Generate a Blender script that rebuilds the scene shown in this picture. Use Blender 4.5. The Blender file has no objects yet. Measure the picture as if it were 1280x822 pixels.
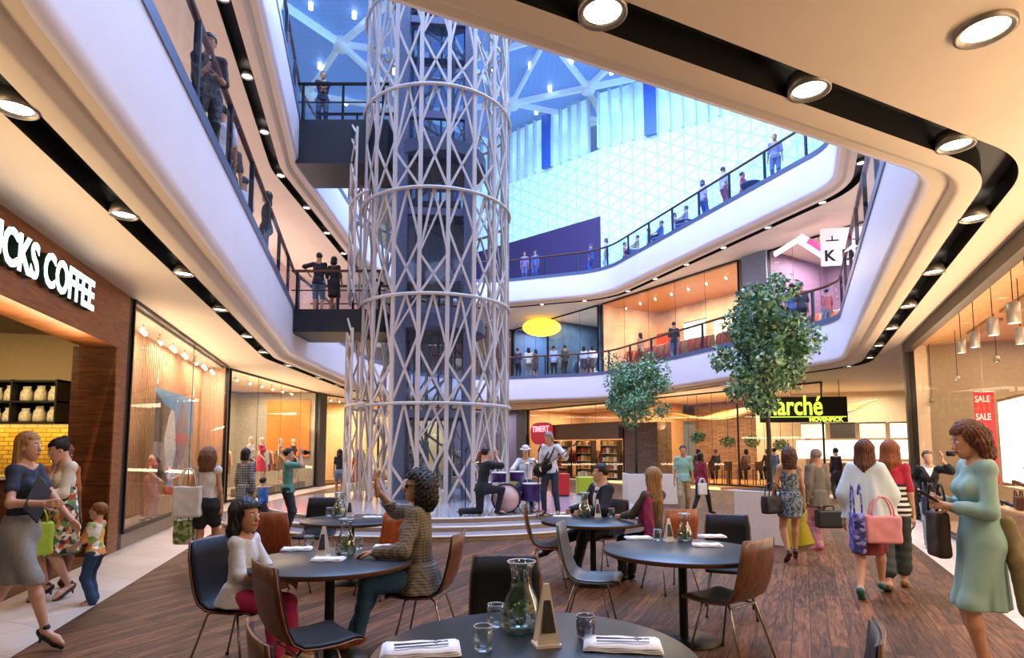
import bpy, math, random
import numpy as np
from mathutils import Vector, Matrix
random.seed(7); np.random.seed(7)
D = bpy.data; SC = bpy.context.scene; COL = SC.collection
R = math.radians
# ---------------------------------------------------------------- camera, world, exposure
CAMH, FPX, PITCH = 1.58, 760.0, R(5)
cam = D.objects.new('camera', D.cameras.new('camera')); COL.objects.link(cam)
cam.location = (0, 0, CAMH); cam.rotation_euler = (R(90) + PITCH, 0, 0)
cam.data.sensor_width = 36; cam.data.lens = FPX / 1280 * 36; cam.data.shift_y = 84.5 / 1280
cam.data.clip_start = .05; cam.data.clip_end = 300
SC.camera = cam
SC.view_settings.view_transform = 'Standard'; SC.view_settings.look = 'None'
SC.view_settings.gamma = 1; SC.view_settings.use_curve_mapping = False
SC.view_settings.exposure = 0.0
W_ = D.worlds.new('world'); SC.world = W_; W_.use_nodes = True
W_.node_tree.nodes['Background'].inputs[0].default_value = (1.0, .80, .62, 1)
W_.node_tree.nodes['Background'].inputs[1].default_value = .21
def light(name, kind, loc, energy, col=(1, 1, 1), rot=(0, 0, 0), size=1, size_y=None, parent=None, **k):
    l = D.lights.new(name, kind); l.energy = energy; l.color = col
    if kind == 'AREA':
        l.size = size
        if size_y: l.shape = 'RECTANGLE'; l.size_y = size_y
    for a, b in k.items(): setattr(l, a, b)
    o = D.objects.new(name, l); COL.objects.link(o); o.location = loc; o.rotation_euler = rot
    if parent: o.parent = parent
    return o
# skylight glow that falls down the atrium
light('atrium_skylight', 'AREA', (.5, 17, 22.2), 14500, (.42, .58, 1.0), (0, 0, 0), 14, 24)
# ---------------------------------------------------------------- helpers
def hx(h, a=1):
    h = h.lstrip('#'); c = [int(h[i:i+2], 16) / 255 for i in (0, 2, 4)]
    return tuple((x / 12.92 if x <= .04045 else ((x + .055) / 1.055) ** 2.4) for x in c) + (a,)
MATS = {}
def mat(name, col='#808080', rough=.6, metal=0, var=.12, scale=12, bump=0, emit=0, pattern=None, col2='#000000', spec=.5, coords='Object', dist=0):
    if name in MATS: return MATS[name]
    m = D.materials.new(name); MATS[name] = m; m.use_nodes = True
    N = m.node_tree.nodes; L = m.node_tree.links
    b = N['Principled BSDF']
    b.inputs['Roughness'].default_value = rough; b.inputs['Metallic'].default_value = metal
    b.inputs['Specular IOR Level'].default_value = spec
    tc = N.new('ShaderNodeTexCoord')
    c1 = hx(col) if isinstance(col, str) else col; c2 = hx(col2) if isinstance(col2, str) else col2
    nz = N.new('ShaderNodeTexNoise'); nz.inputs['Scale'].default_value = scale; nz.inputs['Detail'].default_value = 3
    L.new(tc.outputs[coords], nz.inputs['Vector'])
    def mix(fac, a, bb, bt='MIX'):
        x = N.new('ShaderNodeMix'); x.data_type = 'RGBA'; x.blend_type = bt
        for i, v in ((0, fac), (6, a), (7, bb)):
            if hasattr(v, 'is_linked'): L.new(v, x.inputs[i])
            else: x.inputs[i].default_value = v
        return x.outputs[2]
    base = c1
    if pattern:
        kind, ps = pattern[0], pattern[1]
        if kind in ('stripes', 'check'):
            w = N.new('ShaderNodeTexWave'); w.inputs['Scale'].default_value = ps; w.bands_direction = 'Z'; w.inputs['Distortion'].default_value = dist
            L.new(tc.outputs[coords], w.inputs['Vector'])
            r = N.new('ShaderNodeMath'); r.operation = 'GREATER_THAN'; r.inputs[1].default_value = .5; L.new(w.outputs['Fac'], r.inputs[0])
            fac = r.outputs[0]
            if kind == 'check':
                w2 = N.new('ShaderNodeTexWave'); w2.inputs['Scale'].default_value = ps; w2.bands_direction = 'X'
                L.new(tc.outputs[coords], w2.inputs['Vector'])
                a = N.new('ShaderNodeMath'); a.operation = 'MULTIPLY'; a.inputs[1].default_value = .5; L.new(w2.outputs['Fac'], a.inputs[0])
                a2 = N.new('ShaderNodeMath'); a2.operation = 'MULTIPLY_ADD'; a2.inputs[1].default_value = .5; L.new(fac, a2.inputs[0]); L.new(a.outputs[0], a2.inputs[2]); fac = a2.outputs[0]
            base = mix(fac, c1, c2)
        elif kind == 'floral':
            v = N.new('ShaderNodeTexVoronoi'); v.inputs['Scale'].default_value = ps; L.new(tc.outputs[coords], v.inputs['Vector'])
            cr = N.new('ShaderNodeValToRGB'); cr.color_ramp.interpolation = 'CONSTANT'
            sp = N.new('ShaderNodeSeparateColor'); L.new(v.outputs['Color'], sp.inputs[0]); L.new(sp.outputs[0], cr.inputs[0])
            cols = pattern[2]; e = cr.color_ramp.elements
            e[0].color = hx(cols[0]); e[1].position = 1 / len(cols); e[1].color = hx(cols[1])
            for i, cc in enumerate(cols[2:], 2): q = e.new(i / len(cols)); q.color = hx(cc)
            base = cr.outputs[0]
        elif kind == 'wood':      # grain along local axis given by stretch
            mp = N.new('ShaderNodeMapping'); mp.inputs['Scale'].default_value = pattern[2]; L.new(tc.outputs[coords], mp.inputs[0])
            n2 = N.new('ShaderNodeTexNoise'); n2.inputs['Scale'].default_value = ps; n2.inputs['Detail'].default_value = 6; n2.inputs['Distortion'].default_value = .6
            L.new(mp.outputs[0], n2.inputs['Vector'])
            cr = N.new('ShaderNodeValToRGB'); cr.color_ramp.elements[0].position = .35; cr.color_ramp.elements[1].position = .65
            cr.color_ramp.elements[0].color = c2; cr.color_ramp.elements[1].color = c1; L.new(n2.outputs['Fac'], cr.inputs[0]); base = cr.outputs[0]
        elif kind in ('brick', 'planks'):
            mp = N.new('ShaderNodeMapping'); mp.inputs['Rotation'].default_value = pattern[2]; L.new(tc.outputs[coords], mp.inputs[0])
            bt = N.new('ShaderNodeTexBrick'); L.new(mp.outputs[0], bt.inputs['Vector'])
            bt.inputs['Color1'].default_value = c1; bt.inputs['Color2'].default_value = c2; bt.inputs['Mortar'].default_value = hx(pattern[3])
            bt.inputs['Scale'].default_value = ps; bt.inputs['Brick Width'].default_value = pattern[4]; bt.inputs['Row Height'].default_value = pattern[5]
            bt.inputs['Mortar Size'].default_value = pattern[6]; bt.inputs['Bias'].default_value = 0; bt.offset = .37; bt.offset_frequency = 3 if kind == 'planks' else 2
            base = bt.outputs['Color']
            if kind == 'planks':
                mp2 = N.new('ShaderNodeMapping'); mp2.inputs['Scale'].default_value = (1.6, 16, 1); L.new(mp.outputs[0], mp2.inputs[0])
                n2 = N.new('ShaderNodeTexNoise'); n2.inputs['Scale'].default_value = 1.6; n2.inputs['Detail'].default_value = 7; n2.inputs['Distortion'].default_value = 1.2; L.new(mp2.outputs[0], n2.inputs['Vector'])
                mr = N.new('ShaderNodeMapRange'); mr.inputs[1].default_value = .3; mr.inputs[2].default_value = .7; mr.inputs[3].default_value = .35; mr.inputs[4].default_value = 1.75; L.new(n2.outputs['Fac'], mr.inputs[0])
                base = mix(1.0, base, mr.outputs[0], 'MULTIPLY')
    if var:
        mr = N.new('ShaderNodeMapRange'); mr.inputs[3].default_value = 1 - var; mr.inputs[4].default_value = 1 + var
        mr.inputs[1].default_value = .3; mr.inputs[2].default_value = .7
        L.new(nz.outputs['Fac'], mr.inputs[0])
        base = mix(1.0, base, mr.outputs[0], 'MULTIPLY')
    if hasattr(base, 'is_linked'): L.new(base, b.inputs['Base Color'])
    else: b.inputs['Base Color'].default_value = base
    if emit:
        if hasattr(base, 'is_linked'): L.new(base, b.inputs['Emission Color'])
        else: b.inputs['Emission Color'].default_value = base
        b.inputs['Emission Strength'].default_value = emit
    if bump:
        bp = N.new('ShaderNodeBump'); bp.inputs['Strength'].default_value = bump; bp.inputs['Distance'].default_value = .01
        L.new(nz.outputs['Fac'], bp.inputs['Height']); L.new(bp.outputs[0], b.inputs['Normal'])
    return m
def glass(name, tint=(.92, .96, .97, 1), refl=.10, rough=0.0):
    if name in MATS: return MATS[name]
    m = D.materials.new(name); MATS[name] = m; m.use_nodes = True
    N = m.node_tree.nodes; L = m.node_tree.links; N.clear()
    o = N.new('ShaderNodeOutputMaterial'); t = N.new('ShaderNodeBsdfTransparent'); t.inputs[0].default_value = tint
    g = N.new('ShaderNodeBsdfGlossy'); g.inputs['Roughness'].default_value = rough
    lw = N.new('ShaderNodeLayerWeight'); lw.inputs[0].default_value = .25
    mr = N.new('ShaderNodeMapRange'); mr.inputs[3].default_value = refl * .4; mr.inputs[4].default_value = refl * 4; L.new(lw.outputs['Fresnel'], mr.inputs[0])
    mx = N.new('ShaderNodeMixShader'); L.new(mr.outputs[0], mx.inputs[0]); L.new(t.outputs[0], mx.inputs[1]); L.new(g.outputs[0], mx.inputs[2])
    L.new(mx.outputs[0], o.inputs[0]); return m
def tag(o, label=None, cat=None, group=None, kind=None):
    if label: o['label'] = label
    if cat: o['category'] = cat
    if group: o['group'] = group
    if kind: o['kind'] = kind
    return o
def empty(name, loc=(0, 0, 0), rz=0, label=None, cat=None, group=None, kind=None):
    o = D.objects.new(name, None); COL.objects.link(o); o.location = loc; o.rotation_euler = (0, 0, rz)
    o.empty_display_size = .1
    return tag(o, label, cat, group, kind)
def kids(o): return [c for c in D.objects if c.parent == o]
def copy_tree(o, parent=None):
    c = o.copy(); COL.objects.link(c)
    if parent: c.parent = parent
    for ch in CH.get(o.name, []): copy_tree(ch, c)
    return c
CH = {}
class MB:
    def __init__(s): s.v = []; s.f = []; s.m = []; s.sm = []
    def add(s, vs, fs, mi=0, smooth=False):
        n = len(s.v); s.v.extend([tuple(v) for v in vs]); s.f.extend([tuple(i + n for i in f) for f in fs]); s.m.extend([mi] * len(fs)); s.sm.extend([smooth] * len(fs)); return s
    def box(s, x0, x1, y0, y1, z0, z1, mi=0, M=None):
        vs = [Vector(p) for p in ((x0,y0,z0),(x1,y0,z0),(x1,y1,z0),(x0,y1,z0),(x0,y0,z1),(x1,y0,z1),(x1,y1,z1),(x0,y1,z1))]
        if M is not None: vs = [M @ v for v in vs]
        return s.add(vs, [(0,3,2,1),(4,5,6,7),(0,1,5,4),(1,2,6,5),(2,3,7,6),(3,0,4,7)], mi)
    def bar(s, a, b, w, t, mi=0, up=None):
        a = Vector(a); b = Vector(b); d = (b - a); L = d.length; d.normalize()
        u = Vector(up) if up is not None else (Vector((0, 0, 1)) if abs(d.z) < .95 else Vector((1, 0, 0)))
        x = d.cross(u).normalized(); y = x.cross(d).normalized()
        M = Matrix((( x.x, y.x, d.x, a.x), (x.y, y.y, d.y, a.y), (x.z, y.z, d.z, a.z), (0, 0, 0, 1)))
        return s.box(-w/2, w/2, -t/2, t/2, 0, L, mi, M)
    def tube(s, pts, r, n=8, mi=0, cap=True, closed=False):
        pts = [Vector(p) for p in pts]; N = len(pts); rs = r if isinstance(r, (list, tuple)) else [r] * N
        vs = []; prev = None
        for i, p in enumerate(pts):
            t = (pts[(i+1) % N] - pts[i-1]) if closed else (pts[min(i+1, N-1)] - pts[max(i-1, 0)])
            t.normalize()
            if prev is None: u = Vector((0, 0, 1)) if abs(t.z) < .9 else Vector((1, 0, 0)); prev = t.cross(u).normalized()
            x = (prev - t * prev.dot(t)).normalized(); y = t.cross(x); prev = x
            for k in range(n): a = 2 * math.pi * k / n; vs.append(p + (x * math.cos(a) + y * math.sin(a)) * rs[i])
        fs = []
        for i in range(N if closed else N - 1):
            for k in range(n): j = (i+1) % N; fs.append((i*n+k, i*n+(k+1) % n, j*n+(k+1) % n, j*n+k))
        if cap and not closed: fs += [tuple(range(n))[::-1], tuple((N-1)*n + k for k in range(n))]
        return s.add(vs, fs, mi, True)
    def lathe(s, prof, n=24, c=(0, 0, 0), mi=0, smooth=True):
        vs = []; fs = []; m = len(prof)
        for k in range(n):
            a = 2 * math.pi * k / n
            for r, z in prof: vs.append((c[0] + r * math.cos(a), c[1] + r * math.sin(a), c[2] + z))
        for k in range(n):
            j = (k + 1) % n
            for i in range(m - 1): fs.append((k*m+i, j*m+i, j*m+i+1, k*m+i+1))
        s.add(vs, fs, mi, smooth)
        return s
    def disc(s, r, z, n=24, c=(0, 0), mi=0, flip=False):
        vs = [(c[0] + r * math.cos(2*math.pi*k/n), c[1] + r * math.sin(2*math.pi*k/n), z) for k in range(n)]
        f = tuple(range(n)); return s.add(vs, [f[::-1] if flip else f], mi)
    def prism(s, poly, z0, z1, mi=0, top=None):
        n = len(poly); vs = [(p[0], p[1], z0) for p in poly] + [(p[0], p[1], z1) for p in poly]
        s.add(vs, [tuple(range(n))[::-1], tuple(range(n, 2*n))] + [(i, (i+1) % n, (i+1) % n + n, i + n) for i in range(n)], mi); return s
    def ell(s, c, r, n=12, mi=0):
        prof = [(math.sin(math.pi*i/(n//2+1)), -math.cos(math.pi*i/(n//2+1))) for i in range(n//2+2)]
        vs = []; fs = []; m = len(prof)
        for k in range(n):
            a = 2*math.pi*k/n
            for q, z in prof: vs.append((c[0]+r[0]*q*math.cos(a), c[1]+r[1]*q*math.sin(a), c[2]+r[2]*z))
        for k in range(n):
            j = (k+1) % n
            for i in range(m-1): fs.append((k*m+i, j*m+i, j*m+i+1, k*m+i+1))
        return s.add(vs, fs, mi, True)
    def quad(s, a, b, c, d, mi=0): return s.add([a, b, c, d], [(0, 1, 2, 3)], mi)
    def wall(s, a, b, z0, z1, t=.1, mi=0):      # upright slab from a to b
        a = Vector(a[:2]); b = Vector(b[:2]); d = (b-a).normalized(); n = Vector((-d.y, d.x)) * t / 2
        return s.prism([a-n, b-n, b+n, a+n], z0, z1, mi)
    def build(s, name, mats, parent=None, bevel=0, loc=None, rz=0):
        me = D.meshes.new(name); me.from_pydata([tuple(v) for v in s.v], [], s.f)
        for m in (mats if isinstance(mats, (list, tuple)) else [mats]): me.materials.append(m)
        me.polygons.foreach_set('material_index', s.m); me.polygons.foreach_set('use_smooth', s.sm); me.update()
        o = D.objects.new(name, me); COL.objects.link(o)
        if parent is not None:
            o.parent = parent; CH.setdefault(parent.name, []).append(o)
        if loc is not None: o.location = loc; o.rotation_euler = (0, 0, rz)
        if bevel:
            b = o.modifiers.new('bevel', 'BEVEL'); b.width = bevel; b.segments = 2; b.limit_method = 'ANGLE'
        return o
def struct(o, name=None): o['kind'] = 'structure'; return o
def text(name, body, size, m, parent=None, M=None, extrude=.02, bold=0, align='LEFT'):
    c = D.curves.new(name, 'FONT'); c.body = body; c.size = size; c.extrude = extrude; c.offset = bold; c.align_x = align; c.resolution_u = 3
    c.materials.append(m)
    t = D.objects.new(name + '_tmp', c); COL.objects.link(t)
    me = D.meshes.new_from_object(t.evaluated_get(bpy.context.evaluated_depsgraph_get())); D.objects.remove(t)
    if not me.materials: me.materials.append(m)
    o = D.objects.new(name, me); COL.objects.link(o)
    if parent is not None: o.parent = parent; CH.setdefault(parent.name, []).append(o)
    if M is not None: o.matrix_local = M
    return o
def frame2(p, d, z):      # matrix: local x along ground direction d, local y up, local z out to the viewer side (d rotated -90deg)
    d = Vector((d[0], d[1], 0)).normalized(); n = Vector((d.y, -d.x, 0))
    return Matrix(((d.x, 0, n.x, p[0]), (d.y, 0, n.y, p[1]), (0, 1, 0, z), (0, 0, 0, 1)))
# camera rays used while measuring the place: point on the level z seen at (px,py), or at depth Y
_cy = 562 - FPX * math.tan(PITCH); _c, _s = math.cos(PITCH), math.sin(PITCH)
def ray(px, py): a = (px-640)/FPX; b = (_cy-py)/FPX; return Vector((a, _c - b*_s, _s + b*_c))
def G(px, py, z=0): r = ray(px, py); t = (z-CAMH)/r.z; return Vector((r.x*t, r.y*t, z))
def AY(px, py, Y): r = ray(px, py); return Vector((r.x, r.y, r.z)) * (Y/r.y) + Vector((0, 0, CAMH))
# ---------------------------------------------------------------- palette
M_soffit = mat('soffit_plaster', '#d7c6b0', .7, var=.03, scale=1.5)
M_fascia = mat('fascia_white', '#eeeaf2', .42, var=.02, scale=1)
M_black = mat('slot_black', '#0a0906', .6, var=.05)
M_blackm = mat('black_metal', '#1d1c1c', .4, .6, var=.05)
M_dark = mat('dark_bronze', '#33291f', .45, .3, var=.08)
M_hand = mat('handrail_wood', '#5a2d1a', .35, var=.15, scale=20)
M_tile = mat('pale_stone_tile', '#c9b8a6', .35, pattern=('brick', 1.6, (0, 0, R(24)), '#a89886', .9, .9, .008), col2='#d4c5b4', var=.04)
M_steel = mat('brushed_steel', '#c9c5c0', .3, .9, var=.05)
M_lens = mat('lamp_lens', '#fff3dd', .5, emit=14, var=0)
M_glass = glass('clear_glass', (.93, .97, .98, 1), .09)
M_rglass = glass('rail_glass', (.90, .94, .98, 1), .03)
M_white = mat('white_paint', '#e8e4de', .5, var=.03)
M_cream = mat('cream_wall', '#dcc7a8', .7, var=.05)
# ---------------------------------------------------------------- the void of the atrium
FP = [(-2.53, 2.47, .8), (3.91, 5.6, .95), (9.55, 17.5, 1.7), (4.7, 30.3, 3), (-4.2, 33.6, 4), (-6.1, 25, 3), (-5.95, 16.4, 3)]
def fillet(P, seg=10):
    out = []; n = len(P)
    for i in range(n):
        p = Vector(P[i][:2]); a = Vector(P[i-1][:2]); b = Vector(P[(i+1) % n][:2]); r = P[i][2]
        u = (a-p).normalized(); v = (b-p).normalized(); ang = u.angle(v); t = r / math.tan(ang/2)
        s0 = p + u*t; s1 = p + v*t; c = p + (u+v).normalized() * (r / math.sin(ang/2))
        a0 = math.atan2(*(s0-c).yx); a1 = math.atan2(*(s1-c).yx); da = (a1-a0+math.pi) % (2*math.pi) - math.pi
        for k in range(seg+1):
            q = a0 + da*k/seg; out.append(c + Vector((math.cos(q), math.sin(q))) * r)
    return out
F0 = fillet(FP)
def densify(P, st=.7):
    o = []
    for i, p in enumerate(P):
        q = P[(i+1) % len(P)]; n = max(1, int((q-p).length / st))
        for k in range(n): o.append(p.lerp(q, k/n))
    return o
F = densify(F0)
NF = len(F); FN = []
for i in range(NF):
    d = (F[(i+1) % NF] - F[i-1]).normalized(); FN.append(Vector((d.y, -d.x)))   # outward for a counter-clockwise loop
def off(i, d): return F[i] + FN[i]*d
def sweep(name, prof, m, smooth=True, parent=None):
    mb = MB(); k = len(prof); vs = []
    for i in range(NF):
        for d, z in prof: p = off(i, d); vs.append((p.x, p.y, z))
    fs = [(i*k+j, i*k+j+1, ((i+1) % NF)*k+j+1, ((i+1) % NF)*k+j) for i in range(NF) for j in range(k-1)]
    mb.add(vs, fs, 0, smooth); return mb.build(name, m, parent)
ARC = [0]
for i in range(NF): ARC.append(ARC[-1] + (F[(i+1) % NF] - F[i]).length)
def at_arc(s, d=0):
    s %= ARC[-1]
    for i in range(NF):
        if ARC[i+1] >= s:
            t = (s-ARC[i]) / (ARC[i+1]-ARC[i]); p = F[i].lerp(F[(i+1) % NF], t); n = FN[i].lerp(FN[(i+1) % NF], t).normalized()
            return p + n*d, n
def arc_near(x, y): return min(range(NF), key=lambda i: (F[i] - Vector((x, y))).length)
S0, S1 = .50, .76
FAR = 26
def outer(i):
    c = Vector((1.5, 17)); d = (F[i]-c).normalized(); return c + d*45
def slab(level, z0, z1, zt):
    # fascia band, stepped plaster soffit, black light slot, flat soffit, walkway on top
    fas = sweep('wall_balcony_' + level, [(0, z1), (0, z0+.13), (.015, z0+.06), (.05, z0+.015), (.1, z0)], M_fascia); struct(fas)
    sof = sweep('ceiling_edge_' + level, [(.1, z0), (.20, z0-.015), (.26, z0-.02), (.30, z0-.10), (.34, z0-.11), (S0, z0-.1)], M_soffit); struct(sof)
    sl = sweep('ceiling_slot_' + level, [(S0, z0-.1), (S0, z0+.12), (S1, z0+.12), (S1, z0-.1)], M_black, False); struct(sl)
    mb = MB(); vs = []
    for i in range(NF):
        a = off(i, S1); b = off(i, S1+1.2); c = outer(i); vs += [(a.x, a.y, z0-.1), (b.x, b.y, z0-.1), (c.x, c.y, z0-.1)]
    mb.add(vs, [(i*3+j, i*3+j+1, ((i+1) % NF)*3+j+1, ((i+1) % NF)*3+j) for i in range(NF) for j in range(2)])
    struct(mb.build('ceiling_' + level, M_soffit))
    mb = MB(); vs = []
    for i in range(NF):
        a = off(i, 0); b = off(i, .12); c = outer(i); vs += [(a.x, a.y, z1), (b.x, b.y, z1), (b.x, b.y, zt), (c.x, c.y, zt)]
    mb.add(vs, [(i*4+j, i*4+j+1, ((i+1) % NF)*4+j+1, ((i+1) % NF)*4+j) for i in range(NF) for j in range(3)])
    struct(mb.build('floor_' + level, mat('walkway_stone', '#8d8a92', .4, var=.05, scale=3)))
slab('first', 4.15, 5.35, 5.3)
slab('second', 9.45, 10.65, 10.6)
# ================================================================ FLOOR AND OUTER SHELL
PL = R(66)      # plank direction
M_planks = mat('wood_plank_floor', '#6f472c', .6, pattern=('planks', 1.0, (0, 0, -R(64.5)), '#2a1b13', 1.9, .145, .004), col2='#48301e', var=.14, scale=.8, spec=.2)
M_screed = mat('pale_far_floor', '#a09488', .3, var=.05, scale=2)
mb = MB(); mb.quad((-30, -6, 0), (34, -6, 0), (34, 46, 0), (-30, 46, 0)); struct(mb.build('floor', M_planks))
LX = lambda y: -6.12 - .273 * (y - 9.44)
RX = lambda y: 9.25 - .462 * (14.0 - y)
def strip(name, pts, z, m):
    mb = MB(); n = len(pts)
    vs = [(p[0][0], p[0][1], z) for p in pts] + [(p[1][0], p[1][1], z) for p in pts]
    mb.add(vs, [(i, i+1, n+i+1, n+i) for i in range(n-1)]); return struct(mb.build(name, m))
strip('floor_tile_left', [((LX(-4), -4), (LX(-4)+1.0, -4)), ((LX(18), 18), (LX(18)+1.0, 18.3)), ((-8.5, 27), (-7.6, 27)), ((-7.3, 31), (-6.3, 30.5)), ((-3.5, 37), (-3.2, 35.8)), ((0, 38.5), (0, 37.2)), ((5, 32), (4.2, 31)), ((9.2, 25.2), (8, 24.5)), ((12.2, 20.5), (10.8, 20))], .006, M_tile)
strip('floor_tile_right', [((RX(-3), -3), (RX(-3)-.8, -3)), ((RX(14), 14), (RX(14)-.85, 14)), ((11.9, 20), (10.9, 20))], .005, M_tile)
def out_n(a, b):
    d = (Vector(b)-Vector(a)).normalized(); n = Vector((-d.y, d.x)); m = (Vector(a)+Vector(b))/2 - Vector((1.5, 16))
    return n if n.dot(m) > 0 else -n
GLN = [0]
def room(a, b, depth, z0, z1, mwall, mceil=None, mfloor=None, sides=True, lights=(900, (1, .8, .55)), dz=0, nlight=1, side_m=None):
    a = Vector(a); b = Vector(b); n = out_n(a, b); GLN[0] += 1; i = GLN[0]
    struct(MB().wall(a+n*depth, b+n*depth, z0, z1, .1).build('wall_shop_back_%d' % i, mwall))
    if sides:
        struct(MB().wall(a+n*.06, a+n*depth, z0, z1, .1).build('wall_shop_side_%d' % i, side_m or mwall))
        struct(MB().wall(b+n*.06, b+n*depth, z0, z1, .1).build('wall_shop_side_%d' % i, side_m or mwall))
    if mfloor:
        p = [a, b, b+n*depth, a+n*depth]; struct(MB().prism([tuple(q) for q in p], z0, z0+(dz or .012)).build('floor_shop_%d' % i, mfloor))
    if mceil:
        p = [a+n*.1, b+n*.1, b+n*depth, a+n*depth]; struct(MB().prism([tuple(q) for q in p], z1-.06, z1-.03).build('ceiling_shop_%d' % i, mceil))
    if lights:
        for k in range(nlight):
            c = a.lerp(b, (k+.5)/nlight) + n*depth*.45; ang = math.atan2((b-a).y, (b-a).x)
            light('shop_light', 'AREA', (c.x, c.y, z1-.12), lights[0], lights[1], (0, 0, ang), (b-a).length/nlight*.7, depth*.5)
    return a, b, n
NG = [0]
def glazing(a, b, z0, z1, npan, m=None, fm=None, fw=.05, ext=0):
    NG[0] += 1; a = Vector(a); b = Vector(b); n = out_n(a, b)
    g = struct(MB().quad((a.x, a.y, z0), (b.x, b.y, z0), (b.x, b.y, z1), (a.x, a.y, z1)).build('window_%d' % NG[0], m or M_glass))
    mb = MB()
    for k in range(npan+1):
        p = a.lerp(b, k/npan); w = fw if k in (0, npan) else .010
        d = (b-a).normalized()*w/2; q = n*(.03 if k in (0, npan) else .006)
        mb.prism([p-d-q, p+d-q, p+d+q, p-d+q], z0, z1)
    mb.wall(a, b, z0, z0+.06, .07); mb.wall(a, b, z1-.06, z1, .07)
    f = struct(mb.build('window_frame_%d' % NG[0], fm or M_blackm)); return g
CZ = 4.05
M_wood1 = mat('shopfront_walnut', '#9a5c2c', .45, pattern=('wood', 3, (1, 1, 9)), col2='#74431f', var=.05)
M_wood2 = mat('shopfront_walnut_dark', '#6a3a1c', .5, pattern=('wood', 3, (1, 1, 9)), col2='#3d2113', var=.05)
M_slats = mat('window_back_slats', '#d2aa88', .5, pattern=('wood', 4, (9, 9, .4)), col2='#bd8f6c', var=.05)
M_beige = mat('coffee_beige_wall', '#a48e68', .7, var=.04)
M_ybrick = mat('yellow_glazed_brick', '#e0ba4a', .3, pattern=('brick', 1.0, (R(90), 0, R(0)), '#8a6a28', .24, .075, .008), col2='#c4942e', var=.1)
# ---- coffee shop on the left (opening up to y = 9.3)
a = Vector((LX(1.0), 1.0)); b = Vector((LX(9.28), 9.28)); b2 = Vector((LX(9.68), 9.68)); n = out_n(a, b)
struct(MB().prism([a, b2, b2+n*.5, a+n*.5], 3.15, CZ).build('trim_coffee_header', M_wood1))
struct(MB().prism([b, b2, b2+n*.5, b+n*.5], 0, 3.15).build('trim_coffee_jamb', M_wood1))
struct(MB().prism([b+n*.02, b2+n*.02, b2+n*.60, b+n*.60], 0, 3.15).build('wall_coffee_side', M_wood2))
BY = 10.5
struct(MB().box(-13.5, -6.75, BY, BY+.1, 0, CZ).build('wall_coffee_back', M_beige))
struct(MB().box(-13.5, -6.9, BY-.03, BY, 1.0, 2.02).build('trim_brick_band', M_ybrick))
struct(MB().prism([a+n*.52, b+n*.52, b+n*6, a+n*6], 3.30, 3.34).build('ceiling_coffee', M_wood2))
cdir = (b-a).normalized()
light('coffee_glow', 'AREA', (-8.3, 8.6, 3.2), 70, (1, .72, .36), (R(25), 0, 0), 3, 1)
light('coffee_shelf_glow', 'AREA', (-9.0, BY-.2, 2.0), 14, (1, .78, .35), (R(20), 0, 0), 3.6, .06)
t = empty('coffee_counter', (0, 0, 0), 0, 'long coffee shop counter with a pale top in front of the yellow bricks', 'counter')
MB().box(-12, -7.6, BY-1.0, BY-.4, .0, 1.12).build('body', M_wood2, t); MB().box(-12, -7.55, BY-1.05, BY-.36, 1.12, 1.17).build('worktop', mat('counter_top', '#c9b998', .3), t)
t = empty('bag_shelf', (0, 0, 0), 0, 'black wall shelf of packed coffee bags above the yellow brick', 'shelf')
SX0, SX1 = -11.4, -7.62; ms = MB()
for z in (2.02, 2.37, 2.72): ms.box(SX0, SX1, BY-.36, BY, z, z+.03)
ms.box(SX0, SX1, BY-.02, BY, 2.02, 2.75)
ms.build('shelf_board', M_black, t)
for k in range(6):
    x = SX0+k*(SX1-SX0-.03)/5; MB().box(x, x+.03, BY-.37, BY, 2.02, 2.76).build('divider', M_black, t)
M_bagp = mat('coffee_bag_paper', '#e4d9bc', .45, var=.3, scale=18)
def blob_bag(w, h, d):
    m = MB(); prof = [(.95, .0), (1, .25), (.92, .6), (.7, .85), (.85, 1)]
    vs = []; fs = []; n_ = 10
    for r, z in prof:
        for k in range(n_):
            q = 2*math.pi*k/n_; vs.append((w/2*r*math.copysign(abs(math.cos(q))**.5, math.cos(q)), d/2*(r if z < .8 else .3)*math.copysign(abs(math.sin(q))**.6, math.sin(q)), h*z))
    for i in range(4):
        for k in range(n_): fs.append((i*n_+k, i*n_+(k+1) % n_, (i+1)*n_+(k+1) % n_, (i+1)*n_+k))
    fs += [tuple(range(n_))[::-1], tuple(range(4*n_, 5*n_))]
    m.add(vs, fs, 0, True); return m
bag0 = None
for zi, z in enumerate((2.052, 2.402)):
    cw = (SX1-SX0-.03)/5
    for c_ in range(5):
        for q_ in range(3):
            x = SX0+c_*cw+.03+(cw-.03)*(q_+.5)/3; o = None
            if bag0 is None: o = bag0 = blob_bag(.19, .27, .14).build('coffee_bag', M_bagp)
            else: o = bag0.copy(); COL.objects.link(o)
            o.location = (x, BY-.2, z); o.rotation_euler = (0, 0, random.uniform(-.15, .15)); o.scale = (1, 1, random.uniform(.82, 1.05))
            nm = 'lower' if zi == 0 else 'upper'
            tag(o, 'pale paper coffee bag on the %s board of the black coffee shop shelf' % nm, 'coffee bag', 'coffee bags on the black shelf, %s board' % nm)
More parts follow.
